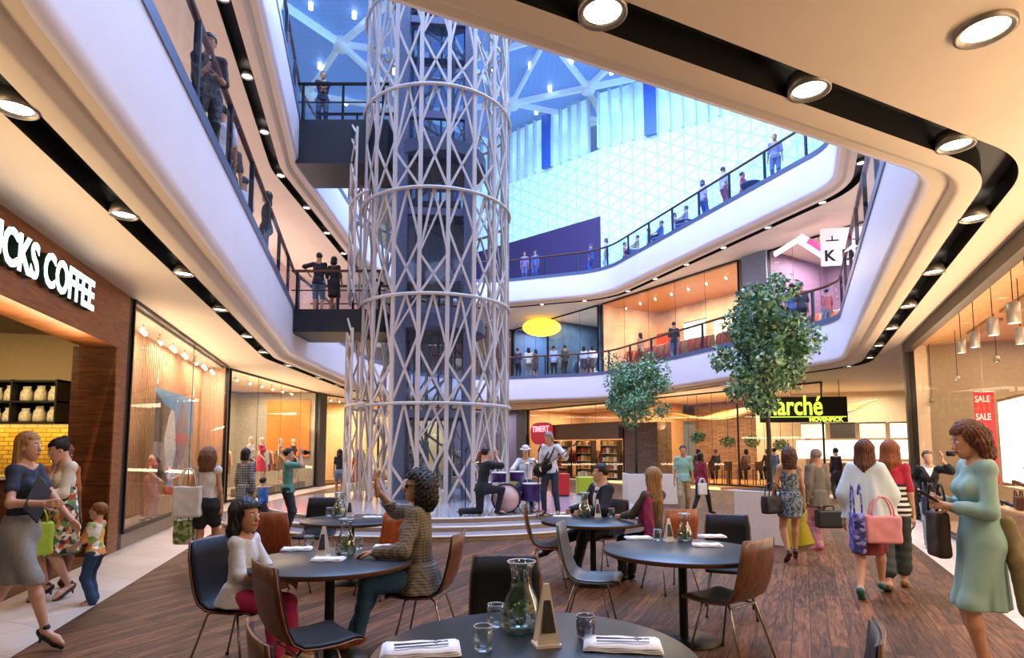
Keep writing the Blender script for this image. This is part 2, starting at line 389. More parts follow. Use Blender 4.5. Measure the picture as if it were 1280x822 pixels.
# lit letters on the header
sgn = empty('illuminated_sign', (0, 0, 0), 0, 'white lit letters reading STARBUCKS COFFEE on the brown wooden shop header', 'sign')
M_sign = mat('sign_face_white', '#f4fbff', .4, emit=2.6, var=0); M_signs = mat('sign_side_green', '#123a2a', .5, var=0)
dd = Vector((LX(9)-LX(5), 4)).normalized(); e = Vector((LX(8.03), 8.03))
tw = 4.55
def signtxt(nm, m, ex, of, inset):
    o = text(nm, 'STARBUCKS COFFEE', .56, m, sgn, None, ex, .014)
    w = o.dimensions.x or max(v.co.x for v in o.data.vertices)
    ws = max(v.co.x for v in o.data.vertices); k = 3.75/ws
    st = e - dd*3.75
    M = frame2((st.x+dd.y*of, st.y-dd.x*of), dd, 3.45); M = M @ Matrix.Diagonal((k, .98, 1, 1)); o.matrix_local = M
signtxt('letter_face', M_sign, .004, .10, 0); signtxt('letter_side', M_signs, .04, .05, 0)
# ---- fashion window 2 on the left
a = Vector((LX(9.86), 9.86)); b = Vector((LX(17.9), 17.9)); n = out_n(a, b); la = (b-a).normalized()
struct(MB().prism([Vector((LX(9.68), 9.68)), a, a+n*.68, Vector((LX(9.68), 9.68))+n*.68], 0, CZ).build('trim_dark_fin_1', M_dark))
struct(MB().prism([b, b+la*.35, b+la*.35+n*.9, b+n*.9], 0, CZ).build('trim_dark_fin_2', M_dark))
room(a, b, .72, .22, CZ-.03, M_slats, mat('window_ceiling', '#a89a8c', .7), None, lights=(80, (1, .78, .64)), nlight=3)
struct(MB().prism([a, b, b+n*.7, a+n*.7], 0, .24).build('floor_window_plinth', mat('window_plinth', '#8d7c6c', .5)))
glazing(a, b, .24, CZ, 2)
# grooves in the slat wall
mg = MB()
for k in range(60):
    p = a.lerp(b, k/60)+n*.65; mg.prism([p, p+la*.02, p+la*.02+n*.02, p+n*.02], .25, 3.95)
struct(mg.build('trim_slat_grooves', mat('groove_brown', '#b08460', .7)))
# poster
po = empty('fashion_poster', (0, 0, 0), 0, 'tall photo poster of figures against blue sky hanging in the left window', 'poster')
p0 = Vector((LX(12.3), 12.3))+n*.3; p1 = Vector((LX(15.4), 15.4))+n*.3
PM = frame2(p0, p1-p0, .95); PW = (p1-p0).length
def pq(mb, x0, x1, y0, y1, z, mi): mb.box(x0, x1, y0, y1, z-.004, z, mi, PM)
mp = MB(); pq(mp, 0, PW, 0, 1.9, 0, 0); mp.build('board', mat('poster_sky', '#2f8fc8', .4, var=.2, scale=2), po)
def ppoly(pts, z, m, nm):
    mb = MB(); mb.add([PM @ Vector((x*PW, y*1.9, z)) for x, y in pts], [tuple(range(len(pts)))]); mb.build(nm, m, po)
ppoly([(0, .42), (.0, .95), (.2, .84), (.38, .8), (.5, .62), (.5, .4)], .004, mat('poster_brown', '#5d463a', .5, var=.4, scale=6), 'printed_building')
ppoly([(0, 0), (0, .42), (.55, .4), (.8, .5), (1, .52), (1, 0)], .005, mat('poster_stone', '#9c9290', .5, var=.35, scale=5), 'printed_ground')
ppoly([(.3, .1), (.22, .45), (.3, .7), (.36, .8), (.44, .78), (.48, .62), (.52, .3), (.42, .05)], .007, mat('poster_white', '#dcd8d6', .5, var=.15), 'printed_figure')
ppoly([(.52, .3), (.5, .62), (.6, .75), (.62, .9), (.7, .92), (.74, .82), (.8, .66), (.84, .5), (.78, .3), (.66, .12)], .007, mat('poster_mauve', '#7b6a8a', .5, var=.3, scale=6), 'printed_figure')
ppoly([(.48, .44), (.52, .52), (.66, .55), (.8, .5), (.8, .42), (.66, .38)], .009, mat('poster_pink', '#c23a63', .5), 'printed_bag')
ppoly([(0, 0), (.0, .2), (.08, .26), (.2, .2), (.24, .08), (.2, 0)], .008, mat('poster_dark', '#20222a', .5), 'printed_dark_shape')
for x in (.1, PW-.1):
    MB().tube([PM @ Vector((x, 1.9, 0)), PM @ Vector((x, 3.02, 0))], .006, 5).build('hanging_wire', M_steel, po)
# ---- shop 3 and 4 on the left
a3, b3 = Vector((-8.55, 18.35)), Vector((-8.42, 26.2)); n3 = out_n(a3, b3)
room(a3, b3, 3.5, 0, CZ-.03, mat('grey_shop_wall', '#a39a8c', .7), None, mat('shop_floor_pale', '#b5a694', .3), lights=(210, (1, .80, .55)), nlight=2)
glazing(a3, b3, .02, CZ, 4)
struct(MB().wall(b3+n3*.25-Vector((0, .12)), b3+n3*2.1-Vector((0, .12)), 1.3, 3.7, .06).build('wall_orange_panel', mat('orange_backlit_panel', '#d8661c', .5, emit=.55, var=.2, scale=1)))
struct(MB().prism([(-8.85, 26.2), (-8.28, 26.2), (-8.2, 26.9), (-8.8, 26.9)], 0, CZ).build('column_dark_left', mat('pillar_grey_brown', '#3b352f', .5)))
a4, b4 = Vector((-8.35, 27.0)), Vector((-6.9, 31.5))
room(a4, b4, 4, 0, CZ-.03, mat('warm_shop_wall', '#d9b98c', .7), None, None, lights=(330, (1, .82, .55))); glazing(a4, b4, .02, CZ, 3)
a5, b5 = b4, Vector((-3.5, 36.6)); room(a5, b5, 4, 0, CZ-.03, M_cream, None, None, lights=(300, (1, .8, .55))); glazing(a5, b5, .02, CZ, 4)
a6, b6 = b5, Vector((.4, 38.2)); room(a6, b6, 4, 0, CZ-.03, mat('mauve_shop_wall', '#7d6f80', .6), None, None, lights=(200, (.9, .85, 1))); glazing(a6, b6, .02, CZ, 3)
struct(MB().wall((.45, 37.9), (1.0, 37.3), 0, CZ, .5).build('column_slate', mat('pillar_slate', '#4e4c52', .5)))
# ---- far shop behind the band (red sign, brown canopy)
a7, b7 = Vector((1.0, 37.2)), Vector((5.6, 30.6)); n7 = out_n(a7, b7)
room(a7, b7, 4.5, 0, CZ-.03, mat('goods_wall_amber', '#c99a6a', .7), M_cream, None, lights=(230, (1, .78, .52)), nlight=2); glazing(a7, b7, .02, CZ, 4)
struct(MB().prism([a7.lerp(b7, .1)-n7*.35, b7-n7*.35, b7+n7*.3, a7.lerp(b7, .1)+n7*.3], 2.15, 3.0).build('trim_brown_canopy', mat('canopy_brown', '#5e4130', .6)))
ds = (b7-a7).normalized(); c = a7.lerp(b7, .24)-n7*.5
sg = empty('round_red_sign', (0, 0, 0), 0, 'rounded red hanging sign with pink letters above the drummer and guitarist', 'sign')
SM = frame2(c, ds, 2.65)
pl = [(1.05*math.copysign(abs(math.cos(q))**.6, math.cos(q)), .52*math.copysign(abs(math.sin(q))**.8, math.sin(q)) - (.25 if math.sin(q) < 0 else 0)*abs(math.sin(q))) for q in [2*math.pi*k/28 for k in range(28)]]
mb = MB(); mb.add([SM @ Vector((x, y, z)) for z in (-.1, 0) for x, y in pl], [tuple(range(28))[::-1], tuple(range(28, 56))] + [(i, (i+1) % 28, (i+1) % 28+28, i+28) for i in range(28)])
mb.build('board', mat('sign_red', '#b01230', .4, emit=.35, var=.05), sg)
text('lettering', 'TIMERT', .48, mat('sign_pink', '#ffb0c0', .5, emit=1.2, var=0), sg, SM @ Matrix.Translation((-.85, -.02, .02)), .01, .01)
# ---- Marche restaurant: glass front and open corner
a8, b8 = Vector((5.75, 30.4)), Vector((9.25, 24.9)); n8 = out_n(a8, b8)
M_brick = mat('restaurant_brick', '#a07c66', .8, pattern=('brick', 1.0, (R(90), 0, 0), '#6b5546', .3, .1, .012), col2='#84604c', var=.15)
room(a8, b8, 5, 0, CZ-.03, M_brick, None, None, sides=False, lights=(260, (1, .78, .48)), nlight=2)
glazing(a8, b8, .1, CZ, 5); glazing(b8, Vector((11.2, 21.9)), .1, CZ, 3)
struct(MB().prism([a8-n8*1.2, b8-n8*1.2, b8+n8*5, a8+n8*5], 0, .1).build('floor_restaurant_deck', mat('deck_amber', '#c79252', .5)))
struct(MB().prism([a8-n8*1.25, b8-n8*1.25, b8-n8*1.2, a8-n8*1.2], .0, .1).build('trim_deck_edge', mat('deck_edge_glow', '#ffcf80', .5, emit=1.5, var=0)))
# wavy timber slats under the restaurant ceiling
for k in range(11):
    mb = MB(); pts = [a8.lerp(b8, u/16*1.5)+n8*(.5+k*.4) for u in range(17)]
    mb.tube([(p.x, p.y, 3.15+.22*math.sin(u*.55+k*.5)+.07*k/3) for u, p in enumerate(pts)], .035, 4)
    struct(mb.build('ceiling_slat_%d' % (k+1), mat('ceiling_gold_slat', '#d3a662', .5)))
struct(MB().prism([a8.lerp(b8, -.02)-n8*.05, a8.lerp(b8, .32)-n8*.05, a8.lerp(b8, .32)+n8*.9, a8.lerp(b8, -.02)+n8*.9], 0.1, 2.9).build('column_brick', mat('pillar_brick', '#6d5442', .8, pattern=('brick', 1.0, (R(90), 0, 0), '#4c392c', .3, .09, .012), col2='#57402f', var=.15)))
# sign of the restaurant
msn = empty('restaurant_sign', (0, 0, 0), 0, 'lime green lit letters on a dark panel over the restaurant', 'sign')
c0 = G(950, 497, 3.6); 
MSM = frame2((9.35, 21.6), (1, -.12), 2.6)
MB().box(-.5, 2.45, -.05, .85, -.1, 0, 0, MSM).box(-.3, -.28, .85, 1.45, -.06, -.04, 0, MSM).box(2.2, 2.22, .85, 1.45, -.06, -.04, 0, MSM).build('panel', mat('sign_panel_dark', '#262420', .5), msn)
lime = mat('lime_lit', '#cdf04a', .5, emit=1.7, var=0)
text('lettering', 'marché', .86, lime, msn, MSM @ Matrix.Translation((-.45, .22, .02)) @ Matrix.Diagonal((.80, 1.12, 1, 1)), .015, .012)
text('small_lettering', 'MÖVENPICK', .20, lime, msn, MSM @ Matrix.Translation((1.15, -.02, .02)), .006, .006)
MB().box(-.4, 2.4, .13, .155, .0, .03, 0, MSM).build('underline', lime, msn)
# open food hall corner
struct(MB().wall((11.4, 28.4), (20.5, 25.4), 0, CZ, .1).build('wall_food_hall', M_cream))
struct(MB().wall((20.5, 25.4), (17.5, 13), 0, CZ, .1).build('wall_food_side', M_cream))
light('food_hall_light', 'AREA', (13.6, 23.4, 3.9), 420, (1, .82, .6), (0, 0, 0), 4, 4)
struct(MB().wall((12.4, 27.0), (18.5, 25.0), 2.75, CZ, .35).build('wall_food_bulkhead', M_cream))
fk = empty('food_counter', (0, 0, 0), 0, 'long white food counter under glowing menu boards at the back', 'counter')
MB().wall((12.9, 25.0), (17.3, 23.5), 0, 1.05, .7).build('body', mat('counter_terracotta', '#b98462', .5), fk)
MB().wall((12.85, 25.0), (17.4, 23.5), 1.05, 1.1, .8).build('worktop', M_white, fk)
MB().wall((12.5, 26.8), (18.3, 24.9), 1.2, 2.0, .06).build('splashback', mat('splash_white', '#fff3df', .3, emit=.9), fk)
for k in range(5):
    u = k/5; x = 12.7+u*5.4; y = 26.72-u*1.8
    mt = empty('menu_board', (0, 0, 0), 0, ['cream menu board hanging over the counter nearest the lime sign', 'dark menu board hanging second along the counter', 'pale pink menu board in the middle of the counter', 'bright cream menu board hanging fourth along the counter', 'last menu board on the counter, beside the black window frame'][k], 'menu board', 'menu boards')
    MB().wall((x, y), (x+.9, y-.3), 2.08, 2.72, .05).build('panel', mat('menu_%d' % k, ['#ffe9c4', '#3a322b', '#f3cdb4', '#fff0d0', '#f7d9b0'][k], .5, emit=[.8, 0, .7, 1.1, .9][k], var=.25, scale=8), mt)
    MB().wall((x-.02, y+.0), (x+.92, y-.31), 2.70, 2.75, .07).build('frame', M_blackm, mt)
# ---- right-hand shoe and bag shop
a9 = Vector((RX(0), 0)); b9 = Vector((RX(13.9), 13.9)); n9 = out_n(a9, b9); l9 = (b9-a9).normalized()
M_rw = mat('right_shop_wood', '#c78f55', .5, pattern=('wood', 3, (1, 1, 6)), col2='#a97340', var=.04)
room(a9, b9, 4.2, 0, CZ-.03, M_cream, mat('right_shop_ceiling', '#c99c6e', .6), mat('right_shop_floor', '#b99470', .3), lights=(200, (1, .80, .58)), nlight=3)
glazing(a9, b9, .04, CZ-.10, 2, glass('right_glass', (.96, .97, .96, 1), .008))
struct(MB().wall(a9-n9*.05, b9+l9*.05-n9*.05, CZ-.22, CZ, .16).build('trim_right_header', mat('header_taupe', '#4a3b2d', .5)))
struct(MB().prism([b9-n9*.12, b9+l9*.24-n9*.12, b9+l9*.24+n9*.3, b9+n9*.3], 0, CZ).build('trim_right_post', M_dark))
struct(MB().wall(b9+n9*.3, b9+n9*4.2, 0, CZ, .1).build('wall_right_end', M_cream))
struct(MB().wall(a9.lerp(b9, .30)+n9*2.2, a9.lerp(b9, .97)+n9*2.2, 2.45, CZ, .12).build('wall_right_bulkhead', M_rw))
for k in range(5):
    u = .25+k*.14; q = a9.lerp(b9, u); q2 = a9.lerp(b9, u+.09)
    struct(MB().prism([q+n9*.75, q2+n9*.75, q2+n9*1.0, q+n9*1.0], CZ-.14, CZ-.10).build('ceiling_panel_%d' % (k+1), mat('ceiling_slot_panel', '#9d7347', .6)))
lb = empty('light_box', (0, 0, 0), 0, 'large glowing white light box behind the shoe display in the right shop', 'light box')
q = a9.lerp(b9, .28)+n9*.95; q2 = a9.lerp(b9, .83)+n9*.95
MB().wall(q, q2, 1.0, 2.45, .08).build('diffuser', mat('lightbox_white', '#fff4df', .5, emit=2.4, var=0), lb)
mb = MB(); mb.wall(q, q2, .95, 1.0, .12); mb.wall(q, q2, 2.45, 2.5, .12); mb.build('frame', M_rw, lb)
# SALE banner
sb = empty('sale_banner', (0, 0, 0), 0, 'narrow red hanging banner printed SALE over and over in the right window', 'banner')
bp = Vector((RX(10.3), 10.3))+n9*.25; BM = frame2((bp.x, bp.y), (.93, -.30), 1.02)
MB().box(0, .29, 0, 1.52, -.008, 0, 0, BM).build('cloth', mat('banner_red', '#c9202c', .6, emit=.15, var=.05), sb)
for k in range(5): text('lettering', 'SALE', .125, M_white, sb, BM @ Matrix.Translation((.012, 1.36-k*.3, .004)) @ Matrix.Diagonal((.82, 1.2, 1, 1)), .002, .002)
MB().tube([BM @ Vector((-.02, 1.53, 0)), BM @ Vector((.31, 1.53, 0))], .012, 6).build('rod', M_steel, sb)
MB().tube([BM @ Vector((.14, 1.53, 0)), BM @ Vector((.14, 2.9, 0))], .003, 4).build('hanging_wire', M_steel, sb)
# display plinth
dp = empty('display_plinth', (0, 0, 0), 0, 'long wooden display plinth behind the glass of the right shop', 'plinth')
p = [a9.lerp(b9, .12)+n9*.15, a9.lerp(b9, .67)+n9*.15, a9.lerp(b9, .67)+n9*.85, a9.lerp(b9, .12)+n9*.85]
MB().prism(p, .12, .72).build('body', M_rw, dp); MB().prism(p, .014, .12).build('toe_kick', M_dark, dp); MB().prism(p, .72, .75).build('top', mat('plinth_top', '#d6a873', .35), dp)

# ================================================================ UPPER SHOPFRONTS
W = [Vector(p) for p in [(-7.2, 31), (-3.5, 37), (0, 39), (4.7, 32), (9.35, 24.2), (12.3, 19.6), (11, 15.5), (7.2, 8), (5.5, 3)]]
M_pink = mat('upper_shop_pink', '#e9c8bd', .6); M_floor2 = mat('upper_shop_floor', '#a09aa8', .4)
def upper(i, j0, j1, wallm, lt, panes, depth=4, ceilm=None):
    a = W[i].lerp(W[i+1], j0); b = W[i].lerp(W[i+1], j1)
    room(a, b, depth, 5.3, 9.32, wallm, ceilm, None, lights=lt); glazing(a, b, 5.32, 9.33, panes, M_glass); return a, b
upper(0, 0, 1, M_pink, None, 3)
upper(1, 0, 1, M_pink, None, 3)
upper(2, .02, .45, mat('u_blue', '#4c6488', .5), (260, (.7, .82, 1)), 3)
upper(2, .45, .98, mat('u_teal', '#6c8aa2', .5, var=.5, scale=1.2), (260, (.9, .92, 1)), 3)
upper(3, .02, .98, mat('u_amber', '#d9b795', .6, var=.3, scale=.8), (520, (1, .80, .58)), 5, ceilm=mat('u_amber_ceiling', '#c98b57', .6))
struct(MB().wall(W[4].lerp(W[5], .02), W[4].lerp(W[5], .22), 5.3, 9.35, .3).build('wall_upper_pier', mat('u_pier', '#7f8b9c', .5)))
upper(4, .22, .97, mat('u_mauve', '#7c6378', .6, var=.3, scale=.7), (520, (1, .78, .85)), 4)
upper(5, .02, .98, mat('u_white', '#dcd6e4', .6), (200, (1, .85, .7)), 4)
upper(6, .02, .98, M_pink, (150, (1, .85, .7)), 5)
upper(7, .02, .98, M_pink, None, 4)
# left upper wall
for i, (a, b) in enumerate([((-7.0, 3), (-9.9, 18)), ((-9.9, 18), (-9.6, 27)), ((-9.6, 27), (-7.2, 31))]):
    struct(MB().wall(a, b, 5.3, 9.35, .1).build('wall_upper_left_%d' % (i+1), M_pink))
    struct(MB().wall(a, b, 10.6, 15, .1).build('wall_top_left_%d' % (i+1), M_pink))
# upper sign board and white structures
us = empty('shop_sign_board', (0, 0, 0), 0, 'white upright sign board with black letters on the upper walkway', 'sign')
c = AY(1026, 300, 19.8); UM = frame2((c.x, c.y), (1, -.2), 0)
z0, z1 = AY(1030, 332, 19.8).z, AY(1030, 286, 19.8).z
MB().box(0, 1.35, z0, z1, -.08, 0, 0, UM).build('board', mat('board_white', '#f2f0f4', .5, emit=.35, var=0), us)
text('lettering', 'K', .52, M_black, us, UM @ Matrix.Translation((.08, z0+.15, .01)), .01, .01)
text('lettering', 'D', .52, M_black, us, UM @ Matrix.Translation((.62, z0+.15, .01)), .01, .01)
MB().box(.15, .55, z0+.82, z0+.86, 0, .01, 0, UM).box(.33, .37, z0+.86, z0+1.0, 0, .01, 0, UM).box(.8, 1.15, z0+.82, z0+.86, 0, .01, 0, UM).build('lettering', M_black, us)
ub = empty('white_canopy_beam', (0, 0, 0), 0, 'glowing white angular beam with a pink strip over the upper shop window', 'beam')
p1 = AY(968, 318, 21.3); p2 = AY(1000, 298, 21); p3 = AY(1032, 318, 20.4)
MB().bar(p1, p2, .3, .12).bar(p2, p3, .3, .34).build('beam', mat('beam_white', '#fbeef6', .5, emit=.9, var=0), ub)
q1 = p2.lerp(p3, .25)-Vector((.02, .2, 0)); q2 = p2.lerp(p3, .95)-Vector((.02, .2, 0)); MB().bar(q1, q2, .06, .2).build('pink_strip', mat('strip_pink', '#ff5a9a', .5, emit=.9, var=.3, scale=8), ub)

# ================================================================ TOP LEVEL: LATTICE WALL, CLERESTORY, ROOF
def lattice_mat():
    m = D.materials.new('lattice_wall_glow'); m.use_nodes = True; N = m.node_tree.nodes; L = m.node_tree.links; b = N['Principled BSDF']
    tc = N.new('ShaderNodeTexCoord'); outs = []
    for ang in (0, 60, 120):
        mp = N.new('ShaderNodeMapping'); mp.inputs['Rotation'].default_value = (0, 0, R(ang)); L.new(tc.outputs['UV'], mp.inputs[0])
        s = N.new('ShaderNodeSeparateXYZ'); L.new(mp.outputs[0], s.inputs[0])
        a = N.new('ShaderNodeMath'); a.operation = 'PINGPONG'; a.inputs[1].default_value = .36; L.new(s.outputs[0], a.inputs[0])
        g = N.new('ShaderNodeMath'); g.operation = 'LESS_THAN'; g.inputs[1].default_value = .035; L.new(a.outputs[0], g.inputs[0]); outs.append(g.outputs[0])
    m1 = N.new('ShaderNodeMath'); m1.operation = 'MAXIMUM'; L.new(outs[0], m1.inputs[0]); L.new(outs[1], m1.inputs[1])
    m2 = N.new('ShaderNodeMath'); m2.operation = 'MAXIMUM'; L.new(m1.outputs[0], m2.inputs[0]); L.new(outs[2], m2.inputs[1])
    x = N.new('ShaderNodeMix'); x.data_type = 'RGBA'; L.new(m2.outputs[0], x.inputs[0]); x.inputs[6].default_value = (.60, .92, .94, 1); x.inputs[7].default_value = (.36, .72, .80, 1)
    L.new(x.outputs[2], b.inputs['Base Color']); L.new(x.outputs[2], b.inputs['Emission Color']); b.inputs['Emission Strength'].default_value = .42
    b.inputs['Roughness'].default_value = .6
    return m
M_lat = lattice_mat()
TW = [Vector(p) for p in [(-6, 43.5), (0, 38.4), (5.1, 34.0), (10.5, 31.0), (15, 26.5), (16, 18)]]
acc = 0
for i in range(len(TW)-1):
    a, b = TW[i], TW[i+1]; Lw = (b-a).length
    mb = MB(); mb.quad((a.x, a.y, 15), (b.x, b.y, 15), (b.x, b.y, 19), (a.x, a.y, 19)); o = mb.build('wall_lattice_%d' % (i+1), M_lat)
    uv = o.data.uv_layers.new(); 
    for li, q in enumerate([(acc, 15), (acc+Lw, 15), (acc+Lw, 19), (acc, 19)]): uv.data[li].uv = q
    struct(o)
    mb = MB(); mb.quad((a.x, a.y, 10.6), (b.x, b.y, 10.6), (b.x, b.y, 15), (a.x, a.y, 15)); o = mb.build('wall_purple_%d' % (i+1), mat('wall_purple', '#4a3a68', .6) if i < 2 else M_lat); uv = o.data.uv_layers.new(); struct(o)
    for li, q in enumerate([(acc, 10.6), (acc+Lw, 10.6), (acc+Lw, 15), (acc, 15)]): uv.data[li].uv = q
    acc += Lw
    # clerestory: fins and panes
    nn = int(Lw/.62); fins = MB(); 
    for k in range(nn):
        p = a.lerp(b, k/nn); d = (b-a).normalized()*.06; n = -out_n(a, b)*.25
        fins.prism([p-d, p+d, p+d+n, p-d+n], 19, 22.4)
    struct(fins.build('trim_fins_%d' % (i+1), mat('fin_white', '#d8ecf6', .5)))
    for k in range(0, nn, 5):
        p = a.lerp(b, k/nn); q = a.lerp(b, min(1, (k+4)/nn)); r = a.lerp(b, min(1, (k+5)/nn)); 
        struct(MB().quad((p.x, p.y, 19), (q.x, q.y, 19), (q.x, q.y, 22.4), (p.x, p.y, 22.4)).build('window_clerestory', mat('clerestory_pane', '#9fd0e4', .4, emit=.75, var=.3, scale=.6)))
        n = -out_n(a, b)*.3
        if k % 5 == 0 and k % 10 == 0: struct(MB().prism([q+n*.9, r+n*.9, r+n, q+n], 18.95, 22.4).build('wall_clerestory_pier', mat('pier_blue', '#3f6fd0', .5)))
# roof
RZ = 22.6
def roof_mat():
    m = D.materials.new('mesh_skylight'); m.use_nodes = True; N = m.node_tree.nodes; L = m.node_tree.links; b = N['Principled BSDF']
    tc = N.new('ShaderNodeTexCoord'); v = N.new('ShaderNodeTexVoronoi'); v.inputs['Scale'].default_value = 3.2; v.inputs['Randomness'].default_value = 0; L.new(tc.outputs['Object'], v.inputs['Vector'])
    g = N.new('ShaderNodeMath'); g.operation = 'LESS_THAN'; g.inputs[1].default_value = .33; L.new(v.outputs['Distance'], g.inputs[0])
    x = N.new('ShaderNodeMix'); x.data_type = 'RGBA'; L.new(g.outputs[0], x.inputs[0]); x.inputs[6].default_value = hx('#5f86c4'); x.inputs[7].default_value = hx('#3a5a9c')
    L.new(x.outputs[2], b.inputs['Base Color']); L.new(x.outputs[2], b.inputs['Emission Color']); b.inputs['Emission Strength'].default_value = .62
    return m
struct(MB().box(-26, 30, -4, 50, RZ, RZ+.2).build('ceiling_roof', roof_mat()))
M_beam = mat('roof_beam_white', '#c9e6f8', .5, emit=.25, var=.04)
nodes = {'a': (4.38, 33.4), 'b': (5.8, 37), 'c': (0, 35), 'd': (-2.5, 31), 'e': (-8.8, 29.6), 'f': (9.6, 31.5), 'g': (1.8, 29), 'h': (-6, 36), 'i': (7, 28), 'j': (-12, 34), 'k': (-4, 25), 'l': (-12, 25), 'm': (2.5, 24), 'n': (-8, 21), 'o': (9.5, 24), 'p': (-1, 40), 'q': (-13, 19), 'r': (-3, 18)}
ed = 'ab ac ag ai af bf bc cd cg cp ch dh dg de dk eh ej el ek mg mi mk io fo kn kr nl nq lq rm rn hj hp ph af bp om el'.split()
beams = empty('roof_beams', (0, 0, 0), 0, None, None, None, 'structure'); beams.name = 'ceiling_beams'
for e2 in ed:
    p, q = nodes[e2[0]], nodes[e2[1]]
    o = MB().bar((p[0], p[1], RZ-.22), (q[0], q[1], RZ-.22), .22 if e2[0] in 'ae' else .15, .3).build('ceiling_beam', M_beam); struct(o)
for k, p in nodes.items(): struct(MB().lathe([(0, -.5), (.4, -.5), (.4, -.02), (0, -.02)], 12, (p[0], p[1], RZ)).build('ceiling_beam_node', M_beam))
for k, (x, y) in enumerate([(-9.5, 27), (-10.5, 31.5), (-7.6, 27.6), (-6.5, 32), (-10, 35), (-5, 28), (-3.6, 34), (-1.2, 32), (1, 31.5), (2.2, 33.6), (1.5, 36), (3.8, 36), (3.2, 31), (5.5, 32), (-.5, 36.6), (2.4, 37.4), (-12, 28), (-8, 24), (-5.5, 22), (-2, 27.5), (6.6, 34.6), (-7, 38)]):
    MB_ = MB().lathe([(0, -.3), (.11, -.3), (.11, 0), (0, 0)], 10, (x, y, RZ)); o = MB_.build('roof_spotlight', mat('roof_lamp', '#dff2ff', .5, emit=5, var=0))
    tag(o, 'tiny bright spotlight under the blue mesh roof', 'spotlight', 'spotlights under the blue roof')

# ================================================================ RAILINGS
def railing(level, z, lab):
    t = empty('balcony_railing', (0, 0, 0), 0, lab, 'railing')
    mh = MB(); mh.tube([(*off(i, .06), z+1.12) for i in range(NF)], .048, 6, closed=True); mh.build('handrail', M_hand, t)
    mh = MB(); k = 4; vs = []
    for i in range(NF):
        for d, zz in ((-.02, z-.04), (-.02, z+.12), (.05, z+.12), (.05, z-.04)): p = off(i, d); vs.append((p.x, p.y, zz))
    mh.add(vs, [(i*k+j, i*k+(j+1) % k, ((i+1) % NF)*k+(j+1) % k, ((i+1) % NF)*k+j) for i in range(NF) for j in range(k)])
    mh.build('base_rail', mat('rail_shoe_blue_grey', '#5c6b8c', .35, .3), t)
    s = .6
    while s < ARC[-1]:
        p, n = at_arc(s, .03); d = Vector((-n.y, n.x))
        MB().prism([p-d*.035-n*.02, p+d*.035-n*.02, p+d*.035+n*.05, p-d*.035+n*.05], z+.1, z+1.1).build('post', mat('post_slate', '#2c3344', .4, .4), t); s += 1.75
    st = max(1, NF//48)
    for i in range(0, NF, st):
        idx = [(i+j) % NF for j in range(st+1)] if i+st < NF else [j % NF for j in range(i, NF+1)]
        vs = []
        for j in idx: p = off(j, .01); vs += [(p.x, p.y, z+.12), (p.x, p.y, z+1.08)]
        MB().add(vs, [(2*j, 2*j+2, 2*j+3, 2*j+1) for j in range(len(idx)-1)], 0, True).build('glass_panel', M_rglass, t)
railing('first', 5.35, 'first floor glass balcony railing with a brown wooden handrail and slate posts')
railing('second', 10.65, 'second floor glass balcony railing running under the blue roof')

# ================================================================ RECESSED LIGHTS IN THE SLOTS
M_can = mat('lamp_can', '#8c8478', .4, .6)
def downlight(x, y, z, r=.115, power=None, lab='', grp='', col=(1, .83, .62)):
    t = empty('ceiling_downlight', (x, y, z), 0, lab, 'ceiling light', grp)
    MB().lathe([(r*.86, 0), (r, -.012), (r*1.12, -.012), (r*1.12, .10), (r*.86, .10)], 20).build('trim_ring', M_can, t)
    MB().disc(r*.86, .012, 20, flip=True).build('lens', M_lens, t)
    if power:
        light('beam', 'SPOT', (0, 0, -.03), power, col, parent=t, spot_size=R(150), spot_blend=.8, shadow_soft_size=.1)
    return t
SM_ = (S0+S1)/2
for x, y in [(.46, 3.39), (2.0, 4.11), (3.58, 4.84), (5.08, 6.26), (6.0, 8.23), (6.96, 10.29), (7.83, 12.23), (8.77, 14.33), (9.59, 16.23), (10.4, 18.0), (9.95, 20.5), (8.9, 23.4), (7.9, 26), (6.9, 28.5), (3.5, 32.5), (.5, 33.5), (-3.72, 4.21), (-4.22, 6.22), (-4.77, 8.34), (-5.35, 10.53), (-5.99, 13.1), (-6.5, 15.29), (-6.75, 17.8), (-6.85, 20.8), (-6.85, 23.3), (-6.8, 26), (-1.1, 2.6)]:
    i = arc_near(x, y); p = off(i, SM_); best = min(((Vector((x, y))-at_arc(ARC[i]+q*.05, SM_)[0]).length, q) for q in range(-14, 15)); p = at_arc(ARC[i]+best[1]*.05, SM_)[0]
    near = y < 9
    downlight(p.x, p.y, 4.05, .125, 36 if y < 20 else None, 'round recessed downlight in the black slot of the ground floor ceiling, ' + ('left side' if x < -2 else 'right side' if y > 5.5 and x > 4 else 'front edge' if y < 5.5 else 'far side'), 'ground floor slot lights, ' + ('left side' if x < -2 else 'right side' if y > 5.5 and x > 4 else 'front edge' if y < 5.5 else 'far side'))
downlight(2.78, 3.37, 4.03, .14, 45, 'large single round downlight in the plain ceiling at upper right', None)
def slotlights(z, step, nm, power):
    s = .9; k = 0
    while s < ARC[-1]:
        p, n = at_arc(s, SM_)
        if p.y > 8:
            downlight(p.x, p.y, z, .11, power if k % 3 == 0 else None, 'small round downlight in the dark ceiling slot under the second floor walkway', 'slot lights under the second floor', (1, .80, .74)); k += 1
        s += step
slotlights(9.35, 2.3, 'second', 75)

